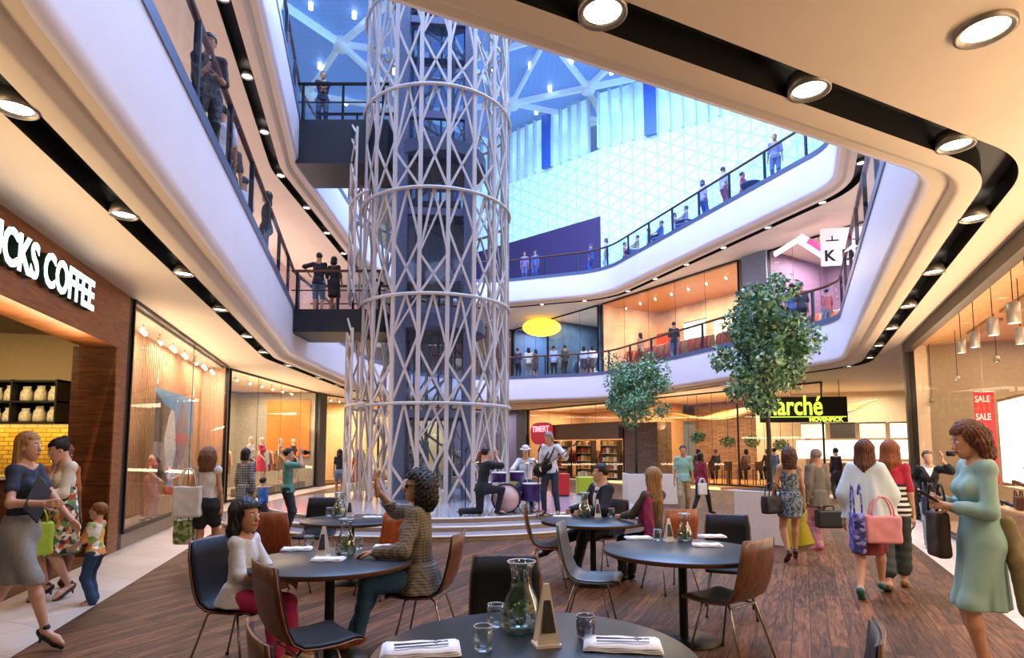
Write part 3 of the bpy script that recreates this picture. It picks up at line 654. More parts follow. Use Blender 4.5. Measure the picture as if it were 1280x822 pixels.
# added area lights without fittings, put in to brighten the plaster soffits
def soffit_fill(a, b, o, z, p, col, tilt):
    a = Vector(a); b = Vector(b); n = out_n(a, b); c = (a+b)/2+n*o; d = (b-a).normalized()
    l = light('added_soffit_fill', 'AREA', (c.x, c.y, z), p, col, (0, 0, 0), (b-a).length*.9, .25)
    zax = -Vector((-n.x*math.sin(tilt), -n.y*math.sin(tilt), math.cos(tilt))); x = Vector((d.x, d.y, 0)); y = zax.cross(x)
    l.rotation_euler = Matrix((x, y, zax)).transposed().to_euler()
WC = (1, .73, .45)
soffit_fill((LX(1), 1), (LX(9), 9), .2, 2.75, 110, WC, R(40))
soffit_fill((LX(10), 10), (LX(17.5), 17.5), .25, 2.9, 110, WC, R(30))
soffit_fill(a3, b3, .3, 2.4, 150, WC, R(30)); soffit_fill(a4, b4, .3, .6, 70, WC, R(30)); soffit_fill(a5, b5, .3, .6, 80, WC, R(30)); soffit_fill(a7, b7, .4, 2.6, 130, WC, R(30)); soffit_fill(a8, b8, .4, 2.6, 120, WC, R(30))
soffit_fill(a9, b9, .2, 2.6, 230, WC, R(35))
for i_ in (2, 3, 4, 5, 6): soffit_fill(W[i_], W[i_+1], .4, 6, 70, (1, .74, .70), R(30))
for q_ in (((-7.0, 3), (-9.9, 18)), ((-9.9, 18), (-9.6, 27))): soffit_fill(*q_, -.6, 6.6, 190, (1, .76, .68), R(20))
# ================================================================ LATTICE TOWER, BRIDGES, STAGE
TC = Vector((-2.13, 16.8)); TR = 2.02; NV = 18; MOD = 2.72
M_latt = mat('tower_lattice_paint', '#c3bbb4', .5, var=.03)
def tp(a, r, z): return Vector((TC.x+r*math.cos(a), TC.y+r*math.sin(a), z))
tw = empty('lattice_tower', (TC.x, TC.y, 0), 0, 'tall round tower of pale crossing metal lattice standing on the stage', 'tower')
tw.location = (0, 0, 0)
HT = 22.15
def cbar(mb, a, r, z0, z1, w=.085, t=.05):
    p, q = tp(a, r, z0), tp(a, r, z1); mb.bar(p, q, w, t, 0, (math.cos(a), math.sin(a), 0))
for i in range(NV):
    a = 2*math.pi*(i+.25)/NV; mb = MB(); cbar(mb, a, TR, .3, HT, .1, .06); mb.build('upright', M_latt, tw)
for i in range(NV):
    a0 = 2*math.pi*(i+.25)/NV; a1 = 2*math.pi*(i+1.25)/NV; am = (a0+a1)/2; mb = MB(); rad = (math.cos(am), math.sin(am), 0)
    k = 0; z = .3; rnd = random.Random(i*7+3)
    while z < HT-.3:
        zt = min(z+MOD, HT) if k else 2.72
        h = zt-z; s = (.38, .62, .5)[(i+k) % 3] * h
        m1 = z+s
        for (u0, v0, u1, v1) in ((a0, z, a1, m1), (a1, z, a0, m1), (a0, m1, am, zt), (a1, m1, am, zt)):
            ra = TR if u0 != am else TR*math.cos(math.pi/NV); rb = TR if u1 != am else TR*math.cos(math.pi/NV)
            mb.bar(tp(u0, ra, v0), tp(u1, rb, v1), .06, .035, 0, rad)
        if (i+k) % 2:   # extra bracing of the denser bays
            mb.bar(tp(a0, TR, m1), tp(a1, TR, zt), .045, .03, 0, rad)
        z = zt; k += 1
    mb.build('lattice_bay', M_latt, tw)
for k in range(1, 9):
    z = 2.72*k; mb = MB(); mb.tube([tp(2*math.pi*j/36, TR+.05, z) for j in range(36)], .045, 6, closed=True); mb.build('ring', M_latt, tw)
# outer screens with stepped pointed tops on the left flank
sc = empty('lattice_screen', (0, 0, 0), 0, 'lower outer lattice screen with spiked top on the left flank of the tower', 'lattice screen')
def screen(parent, z0, z1, aa0, aa1, nb):
    for i in range(nb):
        a0 = aa0+(aa1-aa0)*i/nb; a1 = aa0+(aa1-aa0)*(i+1)/nb; am = (a0+a1)/2; r = TR+.38; top = z1-.5*(i % 2)-.25*i; rad = (math.cos(am), math.sin(am), 0)
        mb = MB(); mb.bar(tp(a0, r, z0), tp(a0, r, top+.4), .07, .05, 0, rad); mb.bar(tp(a1, r, z0), tp(a1, r, top), .07, .05, 0, rad); z = z0; f = 0
        while z < top-.3:
            h = min(.95, top-z); mb.bar(tp(a0, r, z), tp(a1, r, z+h), .05, .035, 0, rad); mb.bar(tp(a1, r, z), tp(a0, r, z+h), .05, .035, 0, rad); z += h
        mb.bar(tp(a0, r, top+.4), tp(a1, r, top-.2), .05, .035, 0, rad); mb.build('lattice_bay', M_latt, parent)
screen(sc, .3, 5.2, R(165), R(215), 3)
sc2 = empty('lattice_screen', (0, 0, 0), 0, 'upper outer lattice screen with spiked top hanging beside the second floor bridge', 'lattice screen')
screen(sc2, 5.6, 10.6, R(165), R(215), 3)
MB().tube([tp(R(a), TR+.38, 2.72) for a in range(150, 232, 8)], .04, 6).build('ring', M_latt, sc)
MB().tube([tp(R(a), TR+.38, 8.16) for a in range(150, 232, 8)], .04, 6).build('ring', M_latt, sc2)
# lift core
lc = empty('lift_shaft', (0, 0, 0), 0, 'glazed lift shaft with dark steel columns inside the lattice tower', 'lift')
M_core = mat('core_steel', '#66718e', .4, .2)
CR = 1.28
for a in (45, 135, 225, 315):
    p = tp(R(a+6), CR, 0); MB().box(p.x-.15, p.x+.15, p.y-.15, p.y+.15, .3, HT).build('column', M_core, lc)
cs = [tp(R(a+6), CR, 0) for a in (45, 135, 225, 315)]
for k in range(8):
    z = 2.72*(k+1)-.2; mb = MB()
    for j in range(4): mb.bar((cs[j].x, cs[j].y, z), (cs[(j+1) % 4].x, cs[(j+1) % 4].y, z), .14, .2)
    mb.build('frame_beam', M_core, lc)
M_cglass = glass('core_glass', (.70, .80, .92, 1), .22)
for j in range(4):
    p, q = cs[j], cs[(j+1) % 4]; MB().quad((p.x, p.y, .3), (q.x, q.y, .3), (q.x, q.y, HT), (p.x, p.y, HT)).build('glass_wall', M_cglass, lc)
for z0 in (4.75, 9.5, 14.6):
    MB().lathe([(0, z0), (CR+.1, z0), (CR+.1, z0+.35), (0, z0+.35)], 24, (TC.x, TC.y, 0), 0, False).build('landing', mat('landing_slate', '#505c7a', .5), lc)
# guide rails, cables and ladder bracing inside the shaft
for k, (dx, dy) in enumerate([(-.5, -.6), (.5, -.6), (-.9, 0), (.9, 0), (0, .7)]):
    MB().bar((TC.x+dx, TC.y+dy, .3), (TC.x+dx, TC.y+dy, HT), .06, .06).build('guide_rail', mat('guide_grey', '#8b8f9c', .4, .6), lc)
for k in range(15):
    z = 1.2+k*1.45; s = 1 if k % 2 else -1
    MB().bar((TC.x-.9*s, TC.y-.1, z), (TC.x+.9*s, TC.y-.1, z+1.3), .06, .06).build('brace', mat('guide_grey', '#8b8f9c', .4, .6), lc)
cab = empty('lift_cabin', (TC.x, TC.y, 6.0), 0, 'pale boxed lift cabin halfway up the shaft', 'lift cabin')
MB().box(-.72, .72, -.72, .72, 0, .12).box(-.72, .72, -.72, .72, 2.2, 2.35).build('floor_and_roof', M_core, cab)
MB().box(-.7, .7, .66, .7, .12, 2.2).box(-.7, -.66, -.7, .7, .12, 2.2).build('side_panel', mat('cabin_panel', '#b9c3d8', .4), cab)
# bridges
def bridge(z1, th, lab, glassy, x0):
    t = empty('footbridge', (0, 0, 0), 0, lab, 'bridge')
    y0, y1 = 16.0, 17.6; x1 = TC.x-CR
    MB().box(x0, x1, y0, y1, z1-th, z1).build('deck', mat('bridge_black', '#17191f', .5, var=.04), t)
    for y in (y0+.04, y1-.04):
        MB().bar((x0, y, z1+1.05), (x1, y, z1+1.05), .07, .06).build('handrail', M_hand if glassy else M_blackm, t)
        for k in range(3):
            x = x0+.15+k*(x1-x0-.3)/2; MB().box(x-.03, x+.03, y-.03, y+.03, z1, z1+1.03).build('post', M_blackm, t)
        MB().bar((x0, y, z1+.52), (x1, y, z1+.52), .03, .03).build('mid_rail', M_dark, t)
bridge(5.33, .62, 'black footbridge joining the first floor walkway to the lattice tower', True, -5.93)
bridge(10.63, 1.25, 'upper black footbridge joining the second floor walkway to the lattice tower', False, -5.93)
# stage
st = empty('round_stage', (-1.75, 15.95, 0), 0, 'low round stage of pale glossy steps around the lattice tower', 'stage')
M_st = mat('stage_gloss', '#a3a2a6', .12, var=.04, scale=2, spec=.6); M_riser = mat('stage_riser', '#a8927c', .4, var=.04); M_nose = mat('stage_nosing', '#efe2cc', .35, var=0)
for k, (r, z) in enumerate([(5.3, .1), (4.8, .2), (4.3, .3)]):
    MB().lathe([(0, z), (r, z)], 96, mi=0, smooth=False).build('step_top', M_st, st)
    MB().lathe([(r, z), (r+.015, z-.005), (r+.015, z-.03), (r, z-.03)], 96).build('nosing', M_nose, st)
    MB().lathe([(r-.02, z-.02), (r-.02, z-.1)], 96).build('riser', M_riser, st)
# ================================================================ ORGANIC SHAPES: implicit surfaces turned into meshes
def smin(a, b, k):
    h = np.clip(.5+.5*(b-a)/k, 0, 1); return b*(1-h)+a*h - k*h*(1-h)
def cap(a, b, ra, rb):
    a = np.array(a, float); b = np.array(b, float); ab = b-a; L2 = float(ab @ ab)+1e-12
    def f(P):
        pa = P-a; h = np.clip((pa @ ab)/L2, 0, 1); return np.linalg.norm(pa-h[..., None]*ab, axis=-1)-(ra+(rb-ra)*h)
    f.bb = (np.minimum(a-ra, b-rb), np.maximum(a+ra, b+rb)); return f
def ell(c, r, M=None):
    c = np.array(c, float); r = np.array(r, float); Mi = None if M is None else np.array(M, float)
    def f(P):
        p = P-c
        if Mi is not None: p = p @ Mi
        k0 = np.linalg.norm(p/r, axis=-1); k1 = np.linalg.norm(p/(r*r), axis=-1)+1e-9; return k0*(k0-1)/k1
    m = r if Mi is None else np.full(3, r.max()); f.bb = (c-m, c+m); return f
def rbox(c, h, r, M=None):
    c = np.array(c, float); h = np.array(h, float)-r; Mi = None if M is None else np.array(M, float)
    def f(P):
        p = P-c
        if Mi is not None: p = p @ Mi
        q = np.abs(p)-h; return np.linalg.norm(np.maximum(q, 0), axis=-1)+np.minimum(q.max(-1), 0)-r
    m = h+r if Mi is None else np.full(3, np.linalg.norm(h)+r); f.bb = (c-m, c+m); return f
def skirt(c0, c1, r0, r1, folds=0, amp=.0, seed=0, th=0):
    # tapering cloth body from c0 (top, radii r0=(x,y)) to c1 (hem, radii r1)
    c0 = np.array(c0, float); c1 = np.array(c1, float)
    def f(P):
        t = np.clip((P[..., 2]-c0[2])/(c1[2]-c0[2]), 0, 1); c = c0[:2]+(c1[:2]-c0[:2])*t[..., None]; p = P[..., :2]-c
        e = t**.8; rx = r0[0]+(r1[0]-r0[0])*e; ry = r0[1]+(r1[1]-r0[1])*e
        an = np.arctan2(p[..., 1], p[..., 0]); w = 1+amp*t*np.sin(folds*an+seed) + amp*.5*t*np.sin((folds*2+1)*an+2*seed)
        k = np.sqrt((p[..., 0]/rx)**2+(p[..., 1]/ry)**2)/w; d = (k-1)*np.minimum(rx, ry)
        return np.maximum(d, np.maximum(P[..., 2]-c0[2], c1[2]-P[..., 2]))
    m = np.array([max(r0[0], r1[0]), max(r0[1], r1[1])])*(1+2*amp)+.02
    lo = np.minimum(c0, c1); hi = np.maximum(c0, c1); f.bb = (np.array([lo[0]-m[0], lo[1]-m[1], lo[2]-.01]), np.array([hi[0]+m[0], hi[1]+m[1], hi[2]+.01])); return f
def union(fs, k=.02):
    def f(P):
        d = fs[0](P)
        for g in fs[1:]: d = smin(d, g(P), k)
        return d
    f.bb = (np.min([g.bb[0] for g in fs], 0), np.max([g.bb[1] for g in fs], 0)); return f
def mod(f, fn, grow=0):
    g = lambda P: fn(f(P), P); g.bb = (f.bb[0]-grow, f.bb[1]+grow); return g
def plane(n, d):   # keeps n.p < d
    n = np.array(n, float); n /= np.linalg.norm(n); return lambda P: P @ n - d
def mesh_sdf(f, res, lo=None, hi=None):
    lo = np.array(f.bb[0] if lo is None else lo)-2*res; hi = np.array(f.bb[1] if hi is None else hi)+2*res
    n = np.ceil((hi-lo)/res).astype(int)+1
    xs = [lo[i]+res*np.arange(n[i]) for i in range(3)]
    if n.prod() > 60000:     # coarse pass, then evaluate only near the surface
        st = 4; cs = [x[::st] for x in xs]; C = np.stack(np.meshgrid(*cs, indexing='ij'), -1)+res*st/2*0
        V = f(C.reshape(-1, 3)).reshape(C.shape[:3]); near = np.abs(V) < res*st*1.8+.004
        nn = near.copy()
        for ax in range(3):
            a = np.roll(nn, 1, ax); b = np.roll(nn, -1, ax); nn = nn | a | b
        mask = np.repeat(np.repeat(np.repeat(nn, st, 0), st, 1), st, 2)[:n[0], :n[1], :n[2]]
        S = np.repeat(np.repeat(np.repeat(V, st, 0), st, 1), st, 2)[:n[0], :n[1], :n[2]].copy()
        idx = np.argwhere(mask); P = lo+idx*res; S[mask] = f(P)
    else:
        P = np.stack(np.meshgrid(*xs, indexing='ij'), -1); S = f(P.reshape(-1, 3)).reshape(tuple(n))
    neg = S < 0; nx, ny, nz = n
    c = np.zeros((nx-1, ny-1, nz-1), int)
    corners = [(i, j, k) for i in (0, 1) for j in (0, 1) for k in (0, 1)]
    for i, j, k in corners: c += neg[i:nx-1+i, j:ny-1+j, k:nz-1+k]
    act = (c > 0) & (c < 8); ids = -np.ones(act.shape, int); A = np.argwhere(act); ids[act] = np.arange(len(A))
    acc = np.zeros((len(A), 3)); cnt = np.zeros(len(A))
    E = [(p, q) for p in corners for q in corners if sum(q)-sum(p) == 1 and all(b >= a for a, b in zip(p, q))]
    for p, q in E:
        ip = A+np.array(p); iq = A+np.array(q); a = S[ip[:, 0], ip[:, 1], ip[:, 2]]; b = S[iq[:, 0], iq[:, 1], iq[:, 2]]
        m = (a < 0) != (b < 0); t = a/(a-b+1e-20); pt = np.array(p)+(np.array(q)-np.array(p))*t[:, None]
        acc[m] += pt[m]; cnt[m] += 1
    V = lo+(A+acc/np.maximum(cnt, 1)[:, None])*res
    F_ = []
    for ax in range(3):
        u, v = [(1, 2), (2, 0), (0, 1)][ax]
        sl0 = [slice(1, -1)]*3; sl1 = [slice(1, -1)]*3; sl0[ax] = slice(0, n[ax]-1); sl1[ax] = slice(1, n[ax])
        a = neg[tuple(sl0)]; b = neg[tuple(sl1)]
        for flip, mm in ((False, a & ~b), (True, ~a & b)):
            I = np.argwhere(mm)
            if not len(I): continue
            I = I+1; I[:, ax] -= 1
            du = np.zeros(3, int); du[u] = 1; dv = np.zeros(3, int); dv[v] = 1
            q = [ids[tuple((I-x).T)] for x in (du*0, du, du+dv, dv)]
            Q = np.stack(q, 1)
            if flip: Q = Q[:, ::-1]
            F_.append(Q)
    if not F_: return np.zeros((0, 3)), np.zeros((0, 4), int)
    F_ = np.concatenate(F_); F_ = F_[(F_ >= 0).all(1)]
    return V, F_
def np_mesh(name, parts, mats, parent=None, smooth=True):
    vs = []; fs = []; mi = []; n = 0
    for V, Fc, m in parts:
        vs.append(V); fs.append(Fc+n); mi.append(np.full(len(Fc), m)); n += len(V)
    V = np.concatenate(vs); Fc = np.concatenate(fs); mi = np.concatenate(mi)
    me = D.meshes.new(name); me.vertices.add(len(V)); me.vertices.foreach_set('co', V.ravel())
    me.loops.add(len(Fc)*4); me.loops.foreach_set('vertex_index', Fc.ravel().astype(np.int32))
    me.polygons.add(len(Fc)); me.polygons.foreach_set('loop_start', np.arange(0, len(Fc)*4, 4, dtype=np.int32))
    for m in (mats if isinstance(mats, (list, tuple)) else [mats]): me.materials.append(m)
    me.polygons.foreach_set('material_index', mi.astype(np.int32)); me.update(calc_edges=True); me.validate()
    me.polygons.foreach_set('use_smooth', [smooth]*len(me.polygons))
    o = D.objects.new(name, me); COL.objects.link(o)
    if parent is not None: o.parent = parent; CH.setdefault(parent.name, []).append(o)
    return o
def sdf_obj(name, f, res, m, parent=None): V, Fc = mesh_sdf(f, res); return np_mesh(name, [(V, Fc, 0)], m, parent)
# ---------------------------------------------------------------- people
def nrm(v): v = np.array(v, float); return v/np.linalg.norm(v)
def ik(a, b, l1, l2, pole):
    a = np.array(a, float); b = np.array(b, float); d = b-a; L = np.linalg.norm(d); mx = (l1+l2)*.995
    if L > mx: b = a+d/L*mx; d = b-a; L = mx
    if L < abs(l1-l2)+.01: L = abs(l1-l2)+.01
    u = d/np.linalg.norm(d); x = (l1*l1-l2*l2+L*L)/(2*L); h = math.sqrt(max(l1*l1-x*x, 0)); p = np.array(pole, float); p = p-u*(p @ u); p = nrm(p)
    return a+u*x+p*h, b
SKIN = {'fair': '#c99a7c', 'pink': '#d3a288', 'tan': '#b5835f', 'brown': '#6e452e', 'deep': '#472c1f'}
def skin_m(k): return mat('skin_'+k, SKIN[k], .5, var=.05, scale=8)
def person(loc, rz, h=1.68, label='', sex='f', skin='fair', hair=None, top=None, bottom=None, shoes=None, pose=None, res=None, group=None, extra=None, child=False, slim=.93):
    """loc: ground point under the pelvis; rz turns the figure whose face looks along +Y; the pose uses fractions of the height"""
    dist = math.hypot(loc[0], loc[1]); res = res or (.011 if dist < 8.5 else .015 if dist < 12 else .022)
    fine = dist < 12
    pose = pose or {}; root = empty('person', loc, rz, label, 'person', group)
    if not child: root.scale = (slim, slim, 1)
    hs = 1.28 if child else 1.0      # larger head for a child
    wd = (.92 if sex == 'f' else 1.06)*(.94 if child else 1)
    P = np.array(pose.get('pelvis', (0, 0, .52)), float)*h
    lean = pose.get('lean', (0, .0)); s = nrm((lean[0], lean[1], 1)); tw = R(pose.get('twist', 0))
    right = nrm(np.cross(np.array([-math.sin(tw), math.cos(tw), 0]), s)); fwd = np.cross(s, right); T = np.stack([right, fwd, s], 1)
    TP = lambda x, y, z: P+(right*x+fwd*y+s*z)*h
    neck = TP(0, -.005, .305); hp = pose.get('head', (0, 0, 0)); yaw, pit, rol = [R(q) for q in hp]
    HM = (Matrix(T.tolist()).to_3x3() @ Matrix.Rotation(yaw, 3, 'Z') @ Matrix.Rotation(pit, 3, 'X') @ Matrix.Rotation(rol, 3, 'Y')); HMn = np.array(HM)
    hc = neck+HMn @ np.array([0, .012, .098])*h
    if child: hc = neck+HMn @ np.array([0, .012, .115])*h
    hw = .090*wd
    sh = {1: TP(hw, 0, .285), -1: TP(-hw, 0, .285)}
    hips = {q: P+(np.array([math.cos(tw*.3), math.sin(tw*.3), 0])*q*.052+np.array([0, 0, -.01]))*h for q in (1, -1)}
    hands = pose.get('hands', {}); feet = pose.get('feet', {})
    if not isinstance(hands, dict): hands = {1: hands[0], -1: hands[1]}
    if not isinstance(feet, dict): feet = {1: feet[0], -1: feet[1]}
    arm = {}; leg = {}
    for q in (1, -1):
        hd = hands.get(q); 
        tgt = (sh[q]+np.array([q*.045, .02, -.325])*h) if hd is None else np.array(hd, float)*h
        el, wr = ik(sh[q], tgt, .168*h, .148*h, pose.get('elbow', {}).get(q, (q*.5, -1, -.5))); arm[q] = (sh[q], el, wr)
        ft = feet.get(q); an = np.array((q*.055, -.01, .045) if ft is None else ft, float)*h
        kn, an = ik(hips[q], an, .243*h, .243*h, pose.get('knee', {}).get(q, (q*.12, 1, 0))); leg[q] = (hips[q], kn, an)
    w = wd; fs = []; torso = []
    torso.append(ell(P+s*.005*h, np.array([.092 if sex == 'f' else .088, .064, .075])*h*np.array([w if sex == 'm' else 1, 1, 1]), T))
    torso.append(ell(TP(0, 0, .09), np.array([.070 if sex == 'f' else .08, .052, .09])*h, T))
    torso.append(ell(TP(0, .002, .20), np.array([.086*w, .058, .10])*h, T))
    torso.append(cap(sh[-1], sh[1], .030*h, .030*h)); torso.append(cap(TP(0, -.006, .27), neck+s*.012*h, .046*h, .028*h)); torso += [cap(sh[q_], neck+s*.008*h, .024*h, .024*h) for q_ in (1, -1)]
    if sex == 'f' and not child:
        for q in (1, -1): torso.append(ell(TP(q*.038, .046, .205), np.array([.036, .034, .036])*h, T))
    torso = union(torso, .022*h)
    upper = {q: cap(arm[q][0], arm[q][1], .027*h*w, .0225*h*w) for q in (1, -1)}; fore = {q: cap(arm[q][1], arm[q][2], .0235*h*w, .0145*h) for q in (1, -1)}
    thigh = {q: cap(leg[q][0], leg[q][1], .052*h, .033*h) for q in (1, -1)}; shin = {}
    for q in (1, -1):
        a_, b_ = leg[q][1], leg[q][2]; m_ = a_*.68+b_*.32+nrm(np.cross(np.cross(b_-a_, leg[q][0]-a_), b_-a_)+1e-6)*0
        shin[q] = union([cap(a_, m_, .032*h, .0335*h), cap(m_, b_, .0335*h, .018*h)], .01*h)
    feetf = {}; fdir = {}
    for q in (1, -1):
        fd = pose.get('footdir', {}).get(q, (q*.18, 1, -.28)); fd = nrm(fd); fdir[q] = fd; an = leg[q][2]
        feetf[q] = union([cap(an+np.array([0, 0, -.012])*h, an+fd*.075*h+np.array([0, 0, -.006])*h, .02*h, .018*h), cap(an+fd*.075*h+np.array([0, 0, -.006])*h, an+fd*.112*h+np.array([0, 0, -.008])*h, .018*h, .012*h), cap(an+np.array([0, 0, -.01])*h-fd*.012*h, an+np.array([0, 0, -.02])*h-fd*.02*h, .02*h, .018*h)], .015*h)
    body = union([torso]+list(upper.values())+list(fore.values())+list(thigh.values())+list(shin.values())+list(feetf.values()), .016*h)
    parts = []
    neckf = cap(neck-s*.03*h, hc-HMn @ np.array([0, .02, .03])*h, .032*h if sex == 'f' else .038*h, .030*h if sex == 'f' else .036*h)
    bodyn = union([body, neckf], .02*h)
    V, Fc = mesh_sdf(bodyn, res); parts.append((V, Fc, 0))
    # head
    k = h*hs
    def HP(x, y, z): return hc+HMn @ np.array([x, y, z])*k
    def HE(c, r): return ell(HP(*c), np.array(r)*k, HMn)
    hd = [HE((0, -.008, .018), (.045, .056, .050)), HE((0, .012, -.018), (.036, .042, .048)), cap(HP(0, .030, -.052), HP(0, .034, -.050), .016*k, .016*k)]
    headf = union(hd, .02*k)
    if fine:
        nose = union([cap(HP(0, .050, .008), HP(0, .062, -.014), .0055*k, .0085*k)], .01)
        ears = [HE((q*.044, -.004, -.004), (.006, .012, .018)) for q in (1, -1)]
        sock = [HE((q*.0175, .060, .004), (.011, .011, .007)) for q in (1, -1)]
        lipf = union([cap(HP(-.010, .0515, -.034), HP(.010, .0515, -.034), .006*k, .006*k)], .01)
        h0 = headf
        def hf(P_):
            d = smin(h0(P_), nose(P_), .008*k); d = smin(d, lipf(P_), .006*k)
            for e in ears: d = smin(d, e(P_), .004*k)
            for e in sock: d = -smin(-d, e(P_), .006*k)
            return d
        hf.bb = (h0.bb[0]-.015*k, h0.bb[1]+.015*k); headf = hf
    hn = union([headf, neckf], .012*h)
    V, Fc = mesh_sdf(hn, .0052 if dist < 7 else .0075 if fine else .014, headf.bb[0], headf.bb[1])
    mi = np.zeros(len(Fc), int)
    mats_ = [skin_m(skin), mat('lips', '#9c4a42' if skin in ('fair', 'pink') else '#6a3029', .4, var=0), mat('eye_white', '#e6e0d8', .3, var=0), mat('eye_dark', '#1c120d', .2, var=0)]
    if fine and len(Fc):
        C = (V[Fc].mean(1)-hc) @ HMn/k
        lip = (np.abs(C[:, 0]) < .0145) & (np.abs(C[:, 2]+.034) < .0062*(1-(C[:, 0]/.018)**2)) & (C[:, 1] > .04)
        mi[lip] = 1
    hp_parts = [(V, Fc[mi == 0], 0), (V, Fc[mi == 1], 1)] if (mi == 1).any() else [(V, Fc, 0)]
    parts += hp_parts
    if fine and not pose.get('noeyes'):
        for q in (1, -1):
            for (c, r, m) in (((q*.0175, .0475, .004), .0072, 2), ((q*.0175, .0517, .004), .0042, 3)):
                V, Fc = mesh_sdf(HE(c, (r, r, r*.8)), .0024); parts.append((V, Fc, m))
            f = cap(HP(q*.010, .0545, .0185), HP(q*.027, .048, .0175), .0021*k, .0018*k); V, Fc = mesh_sdf(f, .0026); parts.append((V, Fc, 3))
    # hands
    for q in (1, -1):
        wr = arm[q][2]; d = nrm(wr-arm[q][1]); hdn = pose.get('handdir', {}).get(q)
        if hdn is not None: d = nrm(hdn)
        pn = pose.get('palm', {}).get(q, (-q, 0, 0)); pn = np.array(pn, float); pn = pn-d*(pn @ d); pn = nrm(pn); sd = np.cross(pn, d)*q; curl = pose.get('curl', {}).get(q, 25)
        u = h*(1.05 if child else 1)
        fl = [cap(wr-d*.02*u, wr+d*.012*u, .0145*u, .015*u)]
        for i, o_ in enumerate((-.7, 0, .7)): fl.append(cap(wr+d*.008*u+sd*o_*.009*u, wr+d*.05*u+sd*o_*.015*u, .0085*u, .0085*u))
        if fine or pose.get('fingers'):
            for i, (o_, L_) in enumerate(((-1.5, .036), (-.5, .042), (.5, .046), (1.5, .042))):
                b0 = wr+d*.052*u-sd*o_*.0098*u*-1; c1 = R(curl*.6); c2 = R(curl*1.6)
                j1 = b0+(d*math.cos(c1)+pn*math.sin(c1))*L_*.52*u; j2 = j1+(d*math.cos(c2)+pn*math.sin(c2))*L_*.52*u
                fl += [cap(b0, j1, .0056*u, .005*u), cap(j1, j2, .005*u, .0042*u)]
            t0 = wr+d*.016*u+sd*.017*u; t1 = t0+(d*.7+sd*.55+pn*.35)*.028*u; t2 = t1+(d*.9+pn*.35)*.022*u
            fl += [cap(t0, t1, .0075*u, .0062*u), cap(t1, t2, .0062*u, .005*u)]
            f = union(fl, .0035*u); V, Fc = mesh_sdf(f, .0042 if dist < 8 else .0062)
        else:
            fl += [cap(wr+d*.05*u, wr+d*.085*u+pn*.015*u, .013*u, .009*u), cap(wr+d*.016*u+sd*.017*u, wr+d*.05*u+sd*.03*u, .007*u, .006*u)]
            V, Fc = mesh_sdf(union(fl, .006*u), .011)
        parts.append((V, Fc, 0))
    np_mesh('body', parts, mats_, root)
    g = dict(P=P, TP=TP, T=T, s=s, neck=neck, hc=hc, HP=HP, HE=HE, HM=HMn, arm=arm, leg=leg, sh=sh, h=h, k=k, root=root, res=res, torso=torso, fdir=fdir, upper=upper, fore=fore, thigh=thigh, shin=shin, w=w, fine=fine)
    if top: make_top(g, **top)
    if bottom: make_bottom(g, **bottom)
    if shoes: make_shoes(g, **shoes)
    if hair: make_hair(g, **hair)
    if extra: extra(g)
    return root, g
def make_top(g, m, sleeve=.9, length=.0, infl=.007, name='shirt', neckd=.29, flare=0, vneck=0, openf=False, asym=0):
    """sleeve: 0 none, .5 to the elbow, 1 to the wrist; length: how far below the pelvis centre (fraction of height)"""
    h = g['h']; i_ = infl*h; fs = [mod(g['torso'], lambda d, P: d-i_, i_)]
    for q in (1, -1):
        a, e, w = g['arm'][q]
        if sleeve > 0:
            t = min(1, sleeve/.5); fs.append(cap(a, a+(e-a)*t, .0275*h*g['w']+i_, .0245*h*g['w']+i_*(1.4)))
        if sleeve > .5:
            t = min(1, (sleeve-.5)/.5); fs.append(cap(e, e+(w-e)*t, .0245*h*g['w']+i_*1.4, .0175*h+i_))
    if length > 0: P = g['P']; fs.append(skirt(P+g['s']*.06*h, (P[0], P[1], P[2]-length*h), (.088*h+i_, .066*h+i_), ((.106+flare)*h+i_, (.082+flare)*h+i_), 5, .04))
    f0 = union(fs, .012*h); P, s, T = g['P'], g['s'], g['T']
    def fn(d, X):
        loc = (X-P) @ T/h
        d = np.maximum(d, (loc[..., 2]-neckd-(np.abs(loc[..., 0])*.35))*h*.9)          # neckline rises towards the shoulders
        if vneck: d = np.maximum(d, np.minimum((loc[..., 2]-(.20+np.abs(loc[..., 0])*2.2))*h*.5, (loc[..., 1]-.01)*h))
        d = np.maximum(d, (-loc[..., 2]+.0)*h) if length <= 0 else np.maximum(d, P[2]-length*h-X[..., 2])
        n = X @ np.array([37., 21, 13]); d = d+.0022*h*np.sin(n)*np.sin(X @ np.array([-23., 39, 23]))
        return d
    return sdf_obj(name, mod(f0, fn), max(.008, g['res']*.9), m, g['root'])
